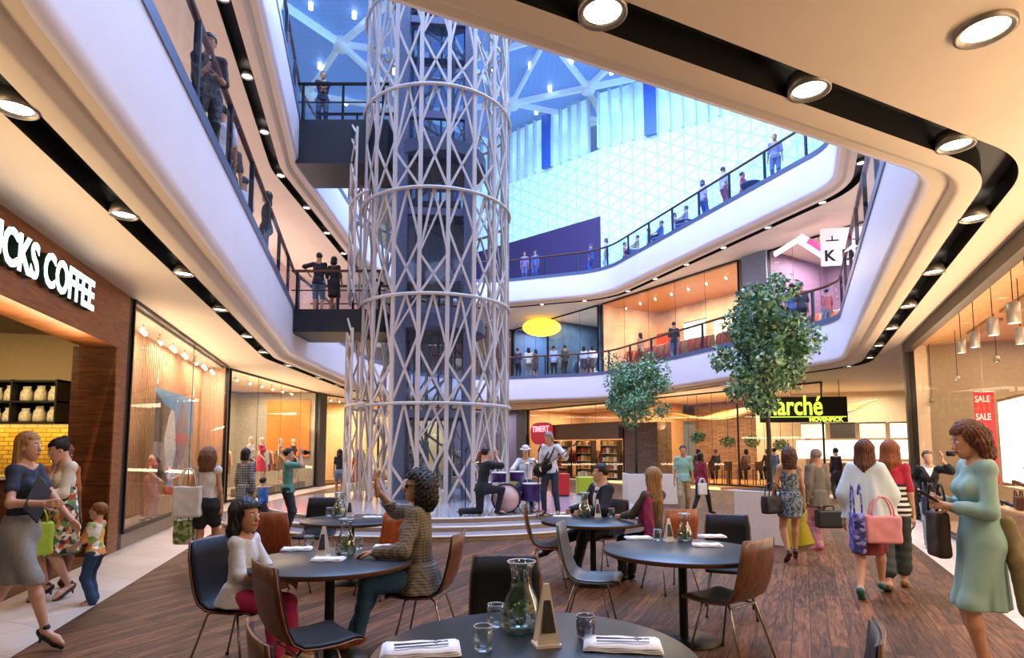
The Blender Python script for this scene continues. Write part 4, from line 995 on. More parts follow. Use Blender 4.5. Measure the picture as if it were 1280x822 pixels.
def make_bottom(g, kind, m, to=1.0, infl=.008, hem=.30, rad=(.10, .08), wide=0, name=None, folds=7, amp=.05, waist=.075, cx=(0, 0)):
    h = g['h']; i_ = infl*h
    if kind == 'pants':
        fs = [ell(g['P']+g['s']*.005*h, np.array([.094, .068, .078])*h+i_, g['T'])]
        for q in (1, -1):
            a, kn, an = g['leg'][q]
            if to <= .5: fs.append(cap(a, a+(kn-a)*to*2, .053*h+i_, (.053-.02*to*2)*h+i_+wide*h))
            else:
                t = (to-.5)*2; fs.append(cap(a, kn, .053*h+i_, .034*h+i_+wide*.5*h)); fs.append(cap(kn, kn+(an-kn)*t, .034*h+i_+wide*.5*h, .026*h+i_+wide*h))
        P, T = g['P'], g['T']
        f = mod(union(fs, .018*h), lambda d, X: np.maximum(d, (((X-P) @ T/h)[..., 2]-.06)*h)+.002*h*np.sin(X @ np.array([9., 7, 60]))); nm = name or 'trousers'
    else:
        P, s = g['P'], g['s']; w0 = P+s*waist*h; f = skirt(w0, (P[0]+cx[0]*h, P[1]+cx[1]*h, hem*h), (.078*h+i_, .062*h+i_), (rad[0]*h, rad[1]*h), folds, amp)
        hp = mod(union([ell(P+s*.005*h, np.array([.094, .068, .08])*h, g['T'])], .01), lambda d, X: d-i_, i_); lg = []
        for q in (1, -1): a, kn, an = g['leg'][q]; lg += [cap(a, kn, .055*h+i_, .037*h+i_), cap(kn, an, .037*h+i_, .025*h+i_)]
        f = union([f, hp]+lg, .03*h)
        f = mod(f, lambda d, X: np.maximum(d, hem*h-X[..., 2])); nm = name or 'skirt'
    return sdf_obj(nm, f, max(.008, g['res']*.9), m, g['root'])
def make_shoes(g, m, kind='flat'):
    h = g['h']
    for q in (1, -1):
        an = g['leg'][q][2]; fd = g['fdir'][q]; dn = np.array([0, 0, -1.]); side = nrm(np.cross(fd, [0, 0, 1])); up = np.cross(side, fd)
        b = an-up*.020*h; fs = [cap(b+fd*.0*h, b+fd*.075*h, .0235*h, .0225*h), cap(b+fd*.075*h, b+fd*.118*h, .0225*h, .0145*h), cap(b-fd*.018*h, b, .021*h, .0235*h)]
        if kind in ('boot', 'sneaker'): fs.append(cap(an, an+np.array([0, 0, .015 if kind == 'sneaker' else .06])*h, .025*h, .025*h))
        f = union(fs, .012*h); bb = b
        lim = .027*h
        def fn(d, X, b=b, up=up):
            z = (X-b) @ up; d = np.maximum(d, -z-.0225*h)
            return d if kind in ('boot', 'sneaker') else np.maximum(d, z-(.014*h if kind == 'flat' else .006*h))
        f = mod(f, fn)
        if kind == 'heel':
            hb = b-fd*.016*h; f = union([f, cap(hb, hb+np.array([0, 0, -.05])*h-fd*.004*h, .012*h, .005*h), cap(an-fd*.008*h, an+np.array([0, 0, .008])*h, .022*h, .022*h)], .006*h)
        V, Fc = mesh_sdf(f, .007 if g['fine'] else .013); np_mesh('shoe', [(V, Fc, 0)], m, g['root'])
def make_hair(g, m, style='short', length=.2, vol=1.0, name='hair'):
    k = g['k']; h = g['h']; HE, HP, HM, hc = g['HE'], g['HP'], g['HM'], g['hc']; v = vol
    cap_ = HE((0, -.012, .022), (.052*v, .062*v, .055*v)); fs = [cap_]
    if style == 'long':
        n = 5
        for i in range(-2, 3):
            x = i*.018*v; y = -.045+abs(i)*.016; fs.append(cap(HP(x, y, .02), HP(x*1.1, y-.012, -length*.5), .024*k*v, .024*k*v)); fs.append(cap(HP(x*1.1, y-.012, -length*.5), HP(x*.8, y-.008, -length), .024*k*v, .010*k*v))
    if style == 'bob':
        for i in range(-3, 4): a = i*.42; fs.append(cap(HP(.038*math.sin(a)*v, -.012-.034*math.cos(a)*v, .01), HP(.046*math.sin(a)*v, -.014-.038*math.cos(a)*v, -length), .020*k*v, .018*k*v))
    if style == 'curly':
        fs += [HE((0, -.026, .012-length*.3), (.074*v, .066*v, .066*v)), HE((0, -.045, -.02-length*.6), (.070*v, .052*v, .050+length*.5))]
        fs += [HE((q*.050*v, -.014, -.02-length*.4), (.024*v, .034*v, .040+length*.4)) for q in (1, -1)]
    if style == 'wavy':
        rnd = random.Random(4)
        for i in range(-4, 5):
            a = i*.36; x0, y0 = .040*math.sin(a)*v, -.012-.042*math.cos(a)*v; pts = [HP(x0, y0, .025)]
            for q in range(1, 6): pts.append(HP(x0*(1.15+.12*math.sin(q*2.1+i)), y0-.010+.006*math.sin(q*1.7+i*2), .025-(length+.02)*q/5))
            for q in range(5): fs.append(cap(pts[q], pts[q+1], (.024-.0015*q)*k*v, (.0235-.0022*q)*k*v))
    if style == 'bun': fs.append(HE((0, -.055, .052), (.026, .026, .024)))
    if style == 'pony': fs += [cap(HP(0, -.06, .03), HP(0, -.085, -.02), .018*k, .018*k), cap(HP(0, -.085, -.02), HP(0, -.078, -.10), .018*k, .008*k)]
    f0 = union(fs, .012*k)
    long_ = style in ('long', 'bob', 'curly', 'wavy')
    def fn(d, X):
        p = (X-hc) @ HM/k; x, y, z = p[..., 0], p[..., 1], p[..., 2]
        an = np.arctan2(x, -y+.01); d = d+k*(.0024*np.sin(an*34+z*30)+.0018*np.sin(an*61-z*50))*(0 if style == 'curly' else 1)
        if style in ('curly', 'wavy'):
            wv = .9 if style == 'curly' else .35; Q = p*1.0
            n1 = np.sin(Q @ np.array([150., 60, 90])+1.3*np.sin(Q @ np.array([40., 120, -70]))); n2 = np.sin(Q @ np.array([-110., 170, 40])+1.5*np.sin(Q @ np.array([90., -60, 130]))); n3 = np.sin(Q @ np.array([260., -150, 300]))*np.sin(Q @ np.array([190., 300, -210]))
            d = d+wv*k*(.0042*n1*n2+.0030*n3+.0022*np.sin(Q @ np.array([60., 210, 240])))
        d = np.maximum(d, -np.maximum(np.maximum(.016-y, z-.036), np.abs(x)-(.2 if style == 'curly' else .041))*k)      # opening for the face
        if not long_:
            d = np.maximum(d, -np.maximum(-y-.002, z-.010)*k)                                # clear of the ears
            nape = (-.034-z)*k; d = np.maximum(d, np.where(y > -.064, nape, -1.0) if style in ('pony', 'bun') else nape)
        return d
    return sdf_obj(name, mod(f0, fn), .0065 if g['fine'] else .013, m, g['root'])
# ================================================================ DINING TABLES AND CHAIRS
M_shell = mat('chair_walnut', '#7a4a2c', .35, pattern=('wood', 3.5, (14, 14, 1.2)), col2='#472717', var=.08, spec=.5)
M_shello = mat('chair_orange_wood', '#a4532a', .35, pattern=('wood', 3.5, (14, 14, 1.2)), col2='#7a3a1c', var=.08)
M_uph = mat('chair_black_leather', '#0a0b0c', .55, var=.1, scale=30, bump=.15, spec=.25)
M_uph_glare = mat('chair_leather_glare', '#4e5458', .35, var=.1, scale=30)  # upholstery lightened to grey-blue, glare put into its base colour
M_uphb = mat('chair_petrol_leather', '#27353b', .35, var=.1, scale=30)
M_leg = mat('chair_leg_chrome', '#a9a49c', .25, .9, var=0)
M_rub = mat('black_rubber', '#0c0c0c', .7, var=0)
CP = [(-.285, .925), (-.27, .80), (-.245, .68), (-.215, .57), (-.175, .495), (-.11, .455), (-.02, .44), (.10, .44), (.20, .452), (.245, .447), (.262, .43)]
def chair_mesh(o0, o1, wtop, wseat, inset):
    n = len(CP); vs = []; fs = []; ns = []
    for i in range(n):
        a = Vector(CP[max(i-1, 0)]); b = Vector(CP[min(i+1, n-1)]); d = (b-a).normalized(); ns.append(Vector((-d.y, d.x)))     # normal towards the sitter
    NW = 9
    for (o_) in (o0, o1):
        for i in range(n):
            t = i/(n-1); w = (wtop+(wseat-wtop)*min(1, t*1.6))/2-inset; p = Vector(CP[i])+ns[i]*o_
            if i == 0 and inset: p.y -= .012
            for j in range(NW):
                u = -1+2*j/(NW-1); c = .022*u*u*(1-t*.7); r = 1.0
                if i == 0: r = .93
                if i == n-1: r = .93
                vs.append((u*w*r, p.x+c, p.y+(.006*u*u if i > 5 else 0)))
    m = n*NW
    for i in range(n-1):
        for j in range(NW-1):
            a = i*NW+j; fs.append((a, a+1, a+NW+1, a+NW)); a += m; fs.append((a, a+NW, a+NW+1, a+1))
    for i in range(n-1):
        for j, s_ in ((0, 1), (NW-1, -1)):
            a = i*NW+j; q = (a, a+NW, a+m+NW, a+m); fs.append(q if s_ > 0 else q[::-1])
    for j in range(NW-1):
        a = j; fs.append((a, a+m, a+m+1, a+1)); a = (n-1)*NW+j; fs.append((a, a+1, a+m+1, a+m))
    return MB().add(vs, fs, 0, True)
def make_chair(wood, uph, label, loc, rz):
    t = empty('dining_chair', (loc[0], loc[1], 0), R(rz), label, 'chair', None)
    chair_mesh(-.012, .0, .44, .47, 0).build('shell', wood, t); chair_mesh(.001, .014, .44, .47, .012).build('upholstery', uph, t)
    for sx in (1, -1):
        for sy, y1 in ((1, .21), (-1, -.24)):
            mb = MB().tube([(sx*.10, sy*.06, .425), (sx*.17, sy*.12, .41), (sx*.225, y1, .012)], .0085, 7); l = mb.build('leg', M_leg, t)
            MB().lathe([(0, 0), (.014, 0), (.014, .02), (0, .02)], 8, (sx*.225, y1, 0)).build('foot_cap', M_rub, l)
    for s_ in (1, -1): MB().tube([(-.17, s_*.12, .41), (.17, s_*.12, .41)], .007, 6).build('cross_tube', M_leg, t)
    return t
CHAIRS = [
 ('walnut dining chair cut off at the lower left corner of the photo', -.70, 2.42, -58, M_shell, M_uph),
 ('walnut-backed dining chair pulled up before the girl\'s table, nearest the camera of that table', -1.24, 3.78, -50, M_shell, M_uph),
 ('black-faced dining chair that the seated girl sits on', -2.02, 4.60, -102, M_shell, M_uph),
 ('red-brown wooden chair back standing just behind the seated girl', -2.5, 6.75, -12, M_shello, M_uph),
 ('black dining chair under the curly-haired woman in sunglasses', -.69, 5.0, 82, M_shell, M_uph),
 ('orange-brown chair seen edge-on in front of the stage steps', .42, 7.35, -92, M_shello, M_uph),
 ('grey shell chair with a pale blue-grey seat, empty, before the suited man\'s table', .70, 5.55, -104, mat('chair_grey_wood', '#6a6257', .4, var=.08), M_uph_glare),
 ('small orange-brown chair back beside the long blonde hair', 1.78, 7.05, 22, M_shello, M_uph),
 ('black-faced chair behind the right-hand dining table, facing the camera', 2.12, 6.05, 163, M_shell, M_uph),
 ('walnut-backed chair at the right-hand dining table, its broad back turned to the camera', 1.66, 4.78, 38, M_shell, M_uphb),
 ('square black chair directly behind the big foreground table', -.04, 3.62, 180, M_shell, M_uph),
 ('petrol-grey chair edge rising at the bottom of the photo right of the foreground table', 1.10, 2.42, 62, M_shell, M_uphb),
 ('black chair back at the small rear table left of the curly-haired woman', -2.62, 8.25, 178, M_shell, M_uph),
 ('brown chair at the small rear table, half hidden by the curly-haired woman', -1.42, 6.85, 50, M_shello, M_uph)]
for lab, x, y, rz, w_, u_ in CHAIRS: make_chair(w_, u_, lab, (x, y), rz)
M_ttop = mat('table_top_slate', '#272d30', .34, var=.12, scale=5, spec=.55); M_tedge = mat('table_edge_wood', '#5a3a26', .45, var=.1); M_tpole = mat('table_pole_black', '#141414', .4, .4, var=0)
def table(x, y, r, lab):
    t = empty('dining_table', (x, y, 0), 0, lab, 'table')
    MB().lathe([(0, .74), (r-.004, .74), (r, .737), (r, .733)], 64).build('tabletop', M_ttop, t)
    MB().lathe([(r, .733), (r, .708), (r-.01, .704), (0, .704)], 64).build('table_edge', M_tedge, t)
    MB().lathe([(.036, .012), (.036, .704)], 20).build('pole', M_tpole, t)
    MB().lathe([(0, .001), (.29, .001), (.29, .010), (.08, .018), (.03, .03)], 48).build('base_plate', M_tpole, t)
    return t
TT = [(.09, 2.60, .67, 'large round slate-topped table in the foreground with a glass carafe'), (-1.39, 4.75, .62, 'round table between the seated girl and the curly-haired woman'),
 (1.44, 5.24, .66, 'round dark table on the right with the walnut-backed chair beside it'), (.97, 7.4, .62, 'round table in front of the man in the black suit'), (-1.95, 7.5, .60, 'small rear round table behind the girl\'s table')]
for a_ in TT: table(*a_)
# ---- table ware
M_tglass = glass('tumbler_glass', (.93, .96, .95, 1), .16); M_linen = mat('napkin_linen', '#e9e8ea', .7, var=.04); M_cut = mat('cutlery_steel', '#8c9096', .25, .9, var=0)
M_water = glass('water', (.90, .93, .88, 1), .1); M_green = mat('herb_green', '#7f9a52', .6, var=.35, scale=30); M_green2 = mat('herb_dark', '#4a6b3a', .6, var=.3, scale=30)
def carafe(p, lab, sc=1):
    t = empty('glass_carafe', p, 0, lab, 'carafe')
    pr = [(0, .003), (.07, .003), (.088, .02), (.094, .06), (.090, .10), (.075, .15), (.052, .20), (.046, .24), (.050, .28), (.064, .32)]
    inn = [(r-.004, z) for r, z in pr[::-1][:-1]]+[(0, .01)]
    MB().lathe([(r*sc, z*sc) for r, z in pr+inn], 28).build('glass_body', M_tglass, t)
    MB().tube([(.066*sc*math.cos(q), .066*sc*math.sin(q), .32*sc) for q in [2*math.pi*k/24 for k in range(24)]], .0028, 5, closed=True).build('rim', mat('glass_rim', '#c8d2d2', .1, spec=.9, var=0), t)
    MB().lathe([(0, .012*sc), (.082*sc, .014*sc), (.087*sc, .05*sc), (.086*sc, .075*sc), (0, .075*sc)], 24).build('water', M_water, t)
    rnd = random.Random(3); mb = MB()
    for k in range(240):
        a = rnd.uniform(0, 6.28); q = rnd.uniform(0, .078)**1; z = rnd.uniform(.03, .135); q *= 1 if z < .1 else .8; x, y = q*math.cos(a)*sc, q*math.sin(a)*sc; s_ = rnd.uniform(.008, .017)*sc
        d = Vector((rnd.uniform(-1, 1), rnd.uniform(-1, 1), rnd.uniform(-.5, 1))).normalized(); e_ = d.cross(Vector((.3, .5, .8))).normalized()
        c = Vector((x, y, z*sc)); mb.add([c-d*s_, c+e_*s_*.6, c+d*s_, c-e_*s_*.6], [(0, 1, 2, 3)], rnd.randint(0, 1))
    mb.build('herb_sprigs', [M_green, M_green2], t); return t
def tumbler(p, lab, sc=1, tint=None):
    t = empty('drinking_glass', p, 0, lab, 'glass')
    MB().lathe([(r*sc, z*sc) for r, z in [(0, .001), (.033, .001), (.038, .01), (.043, .05), (.040, .10), (.0375, .10), (.040, .05), (.035, .016), (0, .014)]], 24).build('glass_body', tint or M_tglass, t)
    MB().tube([(.039*sc*math.cos(q), .039*sc*math.sin(q), .10*sc) for q in [2*math.pi*k/24 for k in range(24)]], .0016, 5, closed=True).build('rim', mat('glass_rim', '#c8d2d2', .1, spec=.9, var=0), t)
def napkin(p, rz, lab, sc=1):
    t = empty('folded_napkin', (p[0], p[1], p[2]+.001), R(rz), lab, 'napkin'); sc_ = sc
    mb = MB()
    for k, (w, d, z) in enumerate([(.165, .095, 0), (.160, .090, .006), (.15, .085, .012)]):
        nx = 10; vs = [];
        for lv in (0, .005):
            for i in range(nx+1):
                for y in (-d, d): x = (-w+2*w*i/nx)*sc_; vs.append((x, y*sc_, (z+lv+.002*math.sin(i*1.3+k)+.002)*1))
        m_ = 2*(nx+1); fs = []
        for i in range(nx): fs += [(2*i, 2*i+1, 2*i+3, 2*i+2), (m_+2*i, m_+2*i+2, m_+2*i+3, m_+2*i+1), (2*i, 2*i+2, m_+2*i+2, m_+2*i), (2*i+1, m_+2*i+1, m_+2*i+3, 2*i+3)]
        fs += [(0, m_, m_+1, 1), (2*nx, 2*nx+1, m_+2*nx+1, m_+2*nx)]
        mb.add(vs, fs, 0, True)
    mb.build('cloth', M_linen, t)
    return t
def cutlery(p, rz, lab, grp=None):
    t = empty('cutlery_set', (p[0], p[1], p[2]), R(rz), lab, 'cutlery', grp)
    MB().box(-.11, .0, -.022, -.012, 0, .004).build('knife_handle', M_cut, t); MB().add([(0, -.024, 0), (.11, -.022, 0), (.115, -.012, 0), (0, -.010, 0), (0, -.024, .003), (.11, -.022, .003), (.115, -.012, .003), (0, -.010, .003)], [(3, 2, 1, 0), (4, 5, 6, 7), (0, 1, 5, 4), (1, 2, 6, 5), (2, 3, 7, 6), (3, 0, 4, 7)]).build('knife_blade', M_cut, t)
    mb = MB().tube([(-.11, .016, .004), (.05, .016, .004), (.07, .016, .004)], [.005, .003, .009], 6)
    for k in range(3): mb.tube([(.07, .009+k*.007, .004), (.115, .009+k*.007, .005)], .0018, 4)
    mb.build('fork', M_cut, t)
def card(p, rz, lab, sc=1):
    t = empty('table_card', p, R(rz), lab, 'table card')
    b, h_ = .052*sc, .26*sc
    mb = MB()
    for s_ in (1, -1): mb.add([(-b, s_*.04, 0), (b, s_*.04, 0), (.012, s_*.006, h_), (-.012, s_*.006, h_), (-b, s_*.036, 0), (b, s_*.036, 0), (.012, s_*.002, h_), (-.012, s_*.002, h_)], [(0, 1, 2, 3), (7, 6, 5, 4), (0, 4, 5, 1), (1, 5, 6, 2), (2, 6, 7, 3), (3, 7, 4, 0)])
    mb.build('card', mat('card_cream', '#ded7cc', .5, var=.05), t)
    MB().add([(-b*.62, -.0375, .06*sc), (b*.62, -.0375, .06*sc), (.014, -.016, h_*.74), (-.014, -.016, h_*.74)], [(0, 1, 2, 3)]).build('picture', mat('card_dark', '#3a3434', .5, var=.4, scale=40), t)
    MB().box(-b-.004, b+.004, -.046, .046, 0, .012).build('base', M_white, t)
zT = .7405
carafe(tuple(G(652, 789, zT)), 'large glass carafe of water and green herbs on the foreground table')
tumbler(tuple(G(604, 812, zT)), 'clear empty tumbler in front of the carafe on the foreground table', 1.0)
tumbler(tuple(G(620, 782, zT)), 'clear rounded tumbler half behind the large carafe', 1.02)
tumbler(tuple(G(732, 797, zT)), 'smoky tumbler right of the carafe, beside the folded napkin', 1.0, glass('smoky_glass', (.62, .62, .66, 1), .14))
card(tuple(G(683, 806, zT)), 14, 'tall cream table card leaning together beside the large carafe')
q = G(526, 814, zT); napkin(tuple(q), 8, 'white folded napkin under a knife and fork at the left of the foreground table'); cutlery((q.x, q.y, q.z+.026), 14, 'knife and fork lying on the napkin at the left of the foreground table')
q = G(778, 808, zT); napkin(tuple(q), -8, 'white folded napkin under cutlery at the right of the foreground table'); cutlery((q.x, q.y, q.z+.026), -4, 'knife and fork lying on the napkin at the right of the foreground table')
N_ = 'girl\'s table'
carafe(tuple(G(432, 694, zT)), 'glass carafe of herbs on the table between the girl and the curly-haired woman', .9)
card(tuple(G(404, 695, zT)), -8, 'cream table card on the girl\'s table, left of its carafe', .9); 
tumbler(tuple(G(447, 686, zT)), 'small clear glass right of the carafe on the girl\'s table'); tumbler(tuple(G(386, 684, zT)), 'small clear glass left of the card on the girl\'s table')
for px, py, rz, l_ in ((371, 687, 10, 'white napkin in front of the seated girl'), (410, 700, 0, 'white napkin at the near edge of the girl\'s table'), (485, 684, 5, 'white napkin in front of the curly-haired woman')):
    q = G(px, py, zT); napkin(tuple(q), rz, l_, .75)
carafe(tuple(G(856, 677, zT)), 'glass carafe of herbs on the right-hand dining table', .8); card(tuple(G(836, 676, zT)), 5, 'slim white table card on the right-hand dining table', .8)
tumbler(tuple(G(822, 675, zT)), 'small glass left of the card on the right-hand dining table')
for px, py, rz, l_ in ((798, 673, 5, 'pale napkin at the left edge of the right-hand dining table'), (884, 682, -5, 'white napkin at the near right edge of the right-hand dining table'), (890, 671, 0, 'white napkin at the far edge of the right-hand dining table')):
    q = G(px, py, zT); napkin(tuple(q), rz, l_, .75)
carafe(tuple(G(731, 646, zT)), 'glass carafe of leafy herbs on the suited man\'s table', .95); card(tuple(G(747, 646, zT)), 0, 'cream table card on the suited man\'s table', .85); tumbler(tuple(G(764, 646, zT)), 'small glass on the suited man\'s table', 1.1)
napkin(tuple(G(703, 646, zT)), 0, 'pale napkin at the left of the suited man\'s table', .7)
carafe(tuple(G(424, 646, zT)), 'glass carafe of herbs on the small rear table', .95); card(tuple(G(437, 645, zT)), 10, 'cream table card with a dark picture on the small rear table', .9)
tumbler(tuple(G(412, 645, zT)), 'small glass on the small rear table', 1.1); napkin(tuple(G(465, 647, zT)), 0, 'pale napkin on the small rear table', .7)

# ================================================================ TREES IN PLANTERS
M_leaf = [mat('leaf_mid', '#6a9a66', .45, var=.2, scale=3), mat('leaf_deep', '#42704a', .5, var=.2, scale=3), mat('leaf_pale', '#aac8a2', .4, var=.15, scale=3)]
M_bark = mat('tree_bark', '#4a4136', .8, var=.25, scale=20)
def tree(x, y, z0, cz, rr, rz_, seed, lab, n):
    t = empty('potted_tree', (x, y, z0), 0, lab, 'tree'); rnd = random.Random(seed); nr = np.random.RandomState(seed)
    MB().tube([(0, 0, 0), (.015, 0, 1.0), (-.01, .02, cz-z0-.5), (0, 0, cz-z0)], [.05, .042, .035, .025], 8).build('trunk', M_bark, t)
    mb = MB()
    for k in range(14):
        a = rnd.uniform(0, 6.28); b = rnd.uniform(-.3, 1.1); L = rnd.uniform(.6, .9); s0 = Vector((0, 0, cz-z0-rnd.uniform(.1, .7))); e_ = Vector((rr*L*math.cos(a)*math.cos(b), rr*L*math.sin(a)*math.cos(b), cz-z0+rz_*L*math.sin(b)))
        mb.tube([s0, s0.lerp(e_, .5)+Vector((0, 0, -.05)), e_], [.022, .014, .006], 5)
    mb.build('branches', M_bark, t)
    clumps = [];
    for k in range(85):
        d = nr.normal(size=3); d /= np.linalg.norm(d); q = rnd.uniform(.15, .82); c = np.array([d[0]*rr*q, d[1]*rr*q, d[2]*rz_*q])
        if c[2] < -rz_*.6: c[:2] *= .9
        clumps.append((c, rnd.uniform(.16, .27)*rr))
    vs = np.zeros((n, 4, 3)); mi = []
    for i in range(n):
        c, s_ = clumps[rnd.randrange(len(clumps))]; d = nr.normal(size=3); d /= np.linalg.norm(d); p = c+d*s_*rnd.uniform(.6, 1.05); p[2] += cz-z0
        u = nr.normal(size=3)+np.array([0, 0, -.4]); u /= np.linalg.norm(u); v = np.cross(u, d+.3*nr.normal(size=3)); v /= np.linalg.norm(v); L = rnd.uniform(.07, .115); w_ = L*.6
        vs[i] = [p-u*L*.5, p+v*w_*.5+u*L*.05, p+u*L*.6, p-v*w_*.5+u*L*.05]; mi.append((0, 0, 1, 1, 2)[rnd.randrange(5)])
    mi = np.array(mi); F_ = np.arange(n*4).reshape(n, 4)
    me_parts = [(vs.reshape(-1, 3), F_[mi == k], k) for k in range(1)]
    o = D.meshes.new('foliage'); o.from_pydata([tuple(v) for v in vs.reshape(-1, 3)], [], [tuple(f) for f in F_]); 
    for m in M_leaf: o.materials.append(m)
    o.polygons.foreach_set('material_index', mi.astype(np.int32)); ob = D.objects.new('foliage', o); COL.objects.link(ob); ob.parent = t; ob['kind'] = 'stuff'
    return t
tree(4.52, 10.75, .82, 3.42, 1.1, 1.56, 3, 'larger leafy green tree growing from the yellow and white planter', 9000)
tree(3.72, 18.3, .82, 3.36, 1.32, 1.55, 9, 'smaller leafy green tree farther back, in front of the brick pillar', 8000)
M_pw = mat('planter_white', '#e4ddd0', .4, var=.03); M_py = mat('planter_lime', '#b5ac22', .4, var=.05); M_soil = mat('soil', '#2b2018', .9, var=.3)
def planter(x, y, w, d, rz, lab, yel):
    t = empty('square_planter', (x, y, 0), R(rz), lab, 'planter')
    MB().box(-w/2, w/2, -d/2, d/2, .0, .88).build('body', M_pw, t, bevel=.015)
    MB().box(-w/2+.04, w/2-.04, -d/2+.04, d/2-.04, .88, .885).build('soil', M_soil, t)
    if yel: MB().box(w/2, w/2+.012, -d/2, d/2, 0, .88).build('lime_panel', M_py, t)
planter(4.62, 10.75, 1.0, 1.0, -55, 'waist-high planter, white on one face and lime yellow on the other, under the larger tree', True)
planter(4.15, 18.4, 1.5, 1.0, 0, 'low plain white planter under the smaller tree', False)

# ================================================================ DRUM KIT AND BAND GEAR
SZ = .3
M_chr = mat('chrome', '#c8cbd0', .15, 1, var=0); M_purp = mat('drum_purple', '#5b3f7c', .3, .3, var=.1)
def cyl(mb, c, ax, r, L, n=24, mi=0):
    c = Vector(c); ax = Vector(ax).normalized(); return mb.tube([c-ax*L/2, c+ax*L/2], r, n, mi)
dk = empty('drum_kit', (-.10, 12.55, SZ), 0, 'drum kit with a pale pink bass drum head at the stage edge', 'drum kit')
cyl(MB(), (0, 0, .31), (-.12, -1, 0), .29, .36, 32).build('bass_drum_shell', M_purp, dk)
cyl(MB(), (-.02, -.185, .31), (-.12, -1, 0), .272, .012, 32).build('drum_head', mat('drum_head_pink', '#e6c1bd', .4, var=.04), dk)
MB().tube([Vector((-.023, -.19, .31))+Vector((.285*math.cos(a), .035*-math.cos(a), .285*math.sin(a))) for a in [2*math.pi*k/32 for k in range(32)]], .014, 6, closed=True).build('hoop', M_blackm, dk)
for (x, y, z, r, L, nm) in ((-.17, .1, .72, .15, .2, 'tom'), (.2, .1, .74, .15, .2, 'tom'), (.5, .1, .42, .20, .36, 'floor_tom'), (-.48, .12, .55, .17, .14, 'snare_drum')):
    o = MB().lathe([(0, -L/2), (r, -L/2), (r, L/2)], 20, (x, y, z)).build(nm, M_purp, dk); MB().lathe([(0, L/2+.003), (r-.005, L/2+.003), (r+.006, L/2), (r+.006, L/2-.02)], 20, (x, y, z)).build('batter_head', mat('drum_skin_white', '#e9e6e4', .4, var=0), o)
for (x, y, z, r) in ((-.62, .3, 1.02, .2), (.68, .25, 1.06, .22), (.42, .45, 1.0, .18)):
    o = MB().lathe([(0, .03), (.03, .022), (r, 0), (r, -.003), (.03, .015), (0, .02)], 24, (x, y, z)).build('cymbal', mat('cymbal_bronze', '#b59a55', .25, .9, var=.1), dk)
    MB().tube([(x, y, 0), (x, y, z)], .011, 6).build('stand', M_chr, o)
    mb = MB(); [mb.tube([(x, y, .3), (x+.22*math.cos(a), y+.22*math.sin(a), .0)], .009, 5) for a in (0.3, 2.4, 4.5)]; mb.build('tripod', M_chr, o)
for s_ in (-1, 1): MB().tube([(s_*.2, -.1, .2), (s_*.36, -.22, 0)], .009, 5).build('spur', M_chr, dk)
for x in (.42, .6): mb = MB(); [mb.tube([(x, .1, .3), (x+.1*math.cos(a), .1+.1*math.sin(a), 0)], .009, 5) for a in (.5, 2.6, 4.6)]; mb.build('floor_tom_legs', M_chr, dk)
th = empty('drum_stool', (.30, 13.35, SZ), 0, 'small round drum stool under the drummer', 'stool'); MB().lathe([(0, .48), (.16, .48), (.17, .45), (.16, .41), (0, .41)], 20).build('seat', M_uph, th)
for a in (.4, 2.5, 4.6): MB().tube([(0, 0, .41), (.22*math.cos(a), .22*math.sin(a), 0)], .012, 6).build('leg', M_chr, th)
for i, (x, y, l_) in enumerate(((.52, 12.05, 'thin black microphone stand between the drums and the guitarist'), (-.95, 12.5, 'thin microphone stand left of the bass drum behind the kneeling singer'))):
    t = empty('microphone_stand', (x, y, SZ), 0, l_, 'microphone stand'); MB().tube([(0, 0, .05), (0, 0, 1.25)], .010, 6).build('pole', M_blackm, t)
    MB().tube([(0, 0, 1.25), (.06, .1, 1.38)], .016, 8).build('microphone', M_blackm, t)
    for a in (.3, 2.4, 4.5): MB().tube([(0, 0, .1), (.26*math.cos(a), .26*math.sin(a), .0)], .009, 5).build('leg', M_blackm, t)
for (x, y, w_, h_, c_, l_) in ((1.35, 17.2, .5, .62, '#c01c1c', 'plain red box standing on the floor behind the guitarist'), (2.25, 17.8, .75, .5, '#a8b820', 'lime green box standing on the floor right of the red one'), (-.0, 19.5, .9, .5, '#a8b820', 'lime green seat block seen behind the drum kit')):
    if (Vector((x, y))-Vector((-1.75, 15.95))).length < 5.3: zz = .3 if (Vector((x, y))-Vector((-1.75, 15.95))).length < 4.2 else .3
    else: zz = 0
    t = empty('seat_cube', (x, y, zz), 0, l_, 'seat cube'); MB().box(-w_/2, w_/2, -.25, .25, .03, h_).build('body', mat('cube_'+c_, c_, .45, var=.05), t, bevel=.02); MB().box(-w_/2+.04, w_/2-.04, -.2, .2, 0, .03).build('plinth', M_black, t)

# ================================================================ PENDANTS, SPOTS, GOODS
def pendant(p, zt, lab, grp, r=.07, L=.26, pw=None, col=(1, .86, .68), wire=.006):
    t = empty('pendant_spot', p, 0, lab, 'pendant lamp', grp)
    MB().lathe([(r*.8, 0), (r, 0), (r, L), (0, L+.03)], 16).build('shade', mat('pendant_grey', '#8f877c', .45, .3, var=0), t); MB().disc(r*.82, .008, 16, flip=True).build('lamp', M_lens, t)
    MB().tube([(0, 0, L), (0, 0, zt-p[2])], wire, 5).build('cord', M_blackm, t)
    if pw: light('pendant_beam', 'SPOT', (0, 0, -.03), pw, col, parent=t, spot_size=R(110), spot_blend=.6, shadow_soft_size=.05)
for px, py, Y, s_ in ((1202, 441, 10.2, 1), (1219, 434, 9.3, 1.05), (1242, 419, 8.4, 1.1), (1268, 404, 7.6, 1.2), (1277, 430, 8.3, 1.0)):
    q = AY(px, py, Y); pendant((q.x, q.y, q.z), 4.0, 'grey cylinder spotlight hanging in a row from the ceiling of the right shop', 'row of cylinder spots in the right shop', .062*s_, .22*s_, 30)
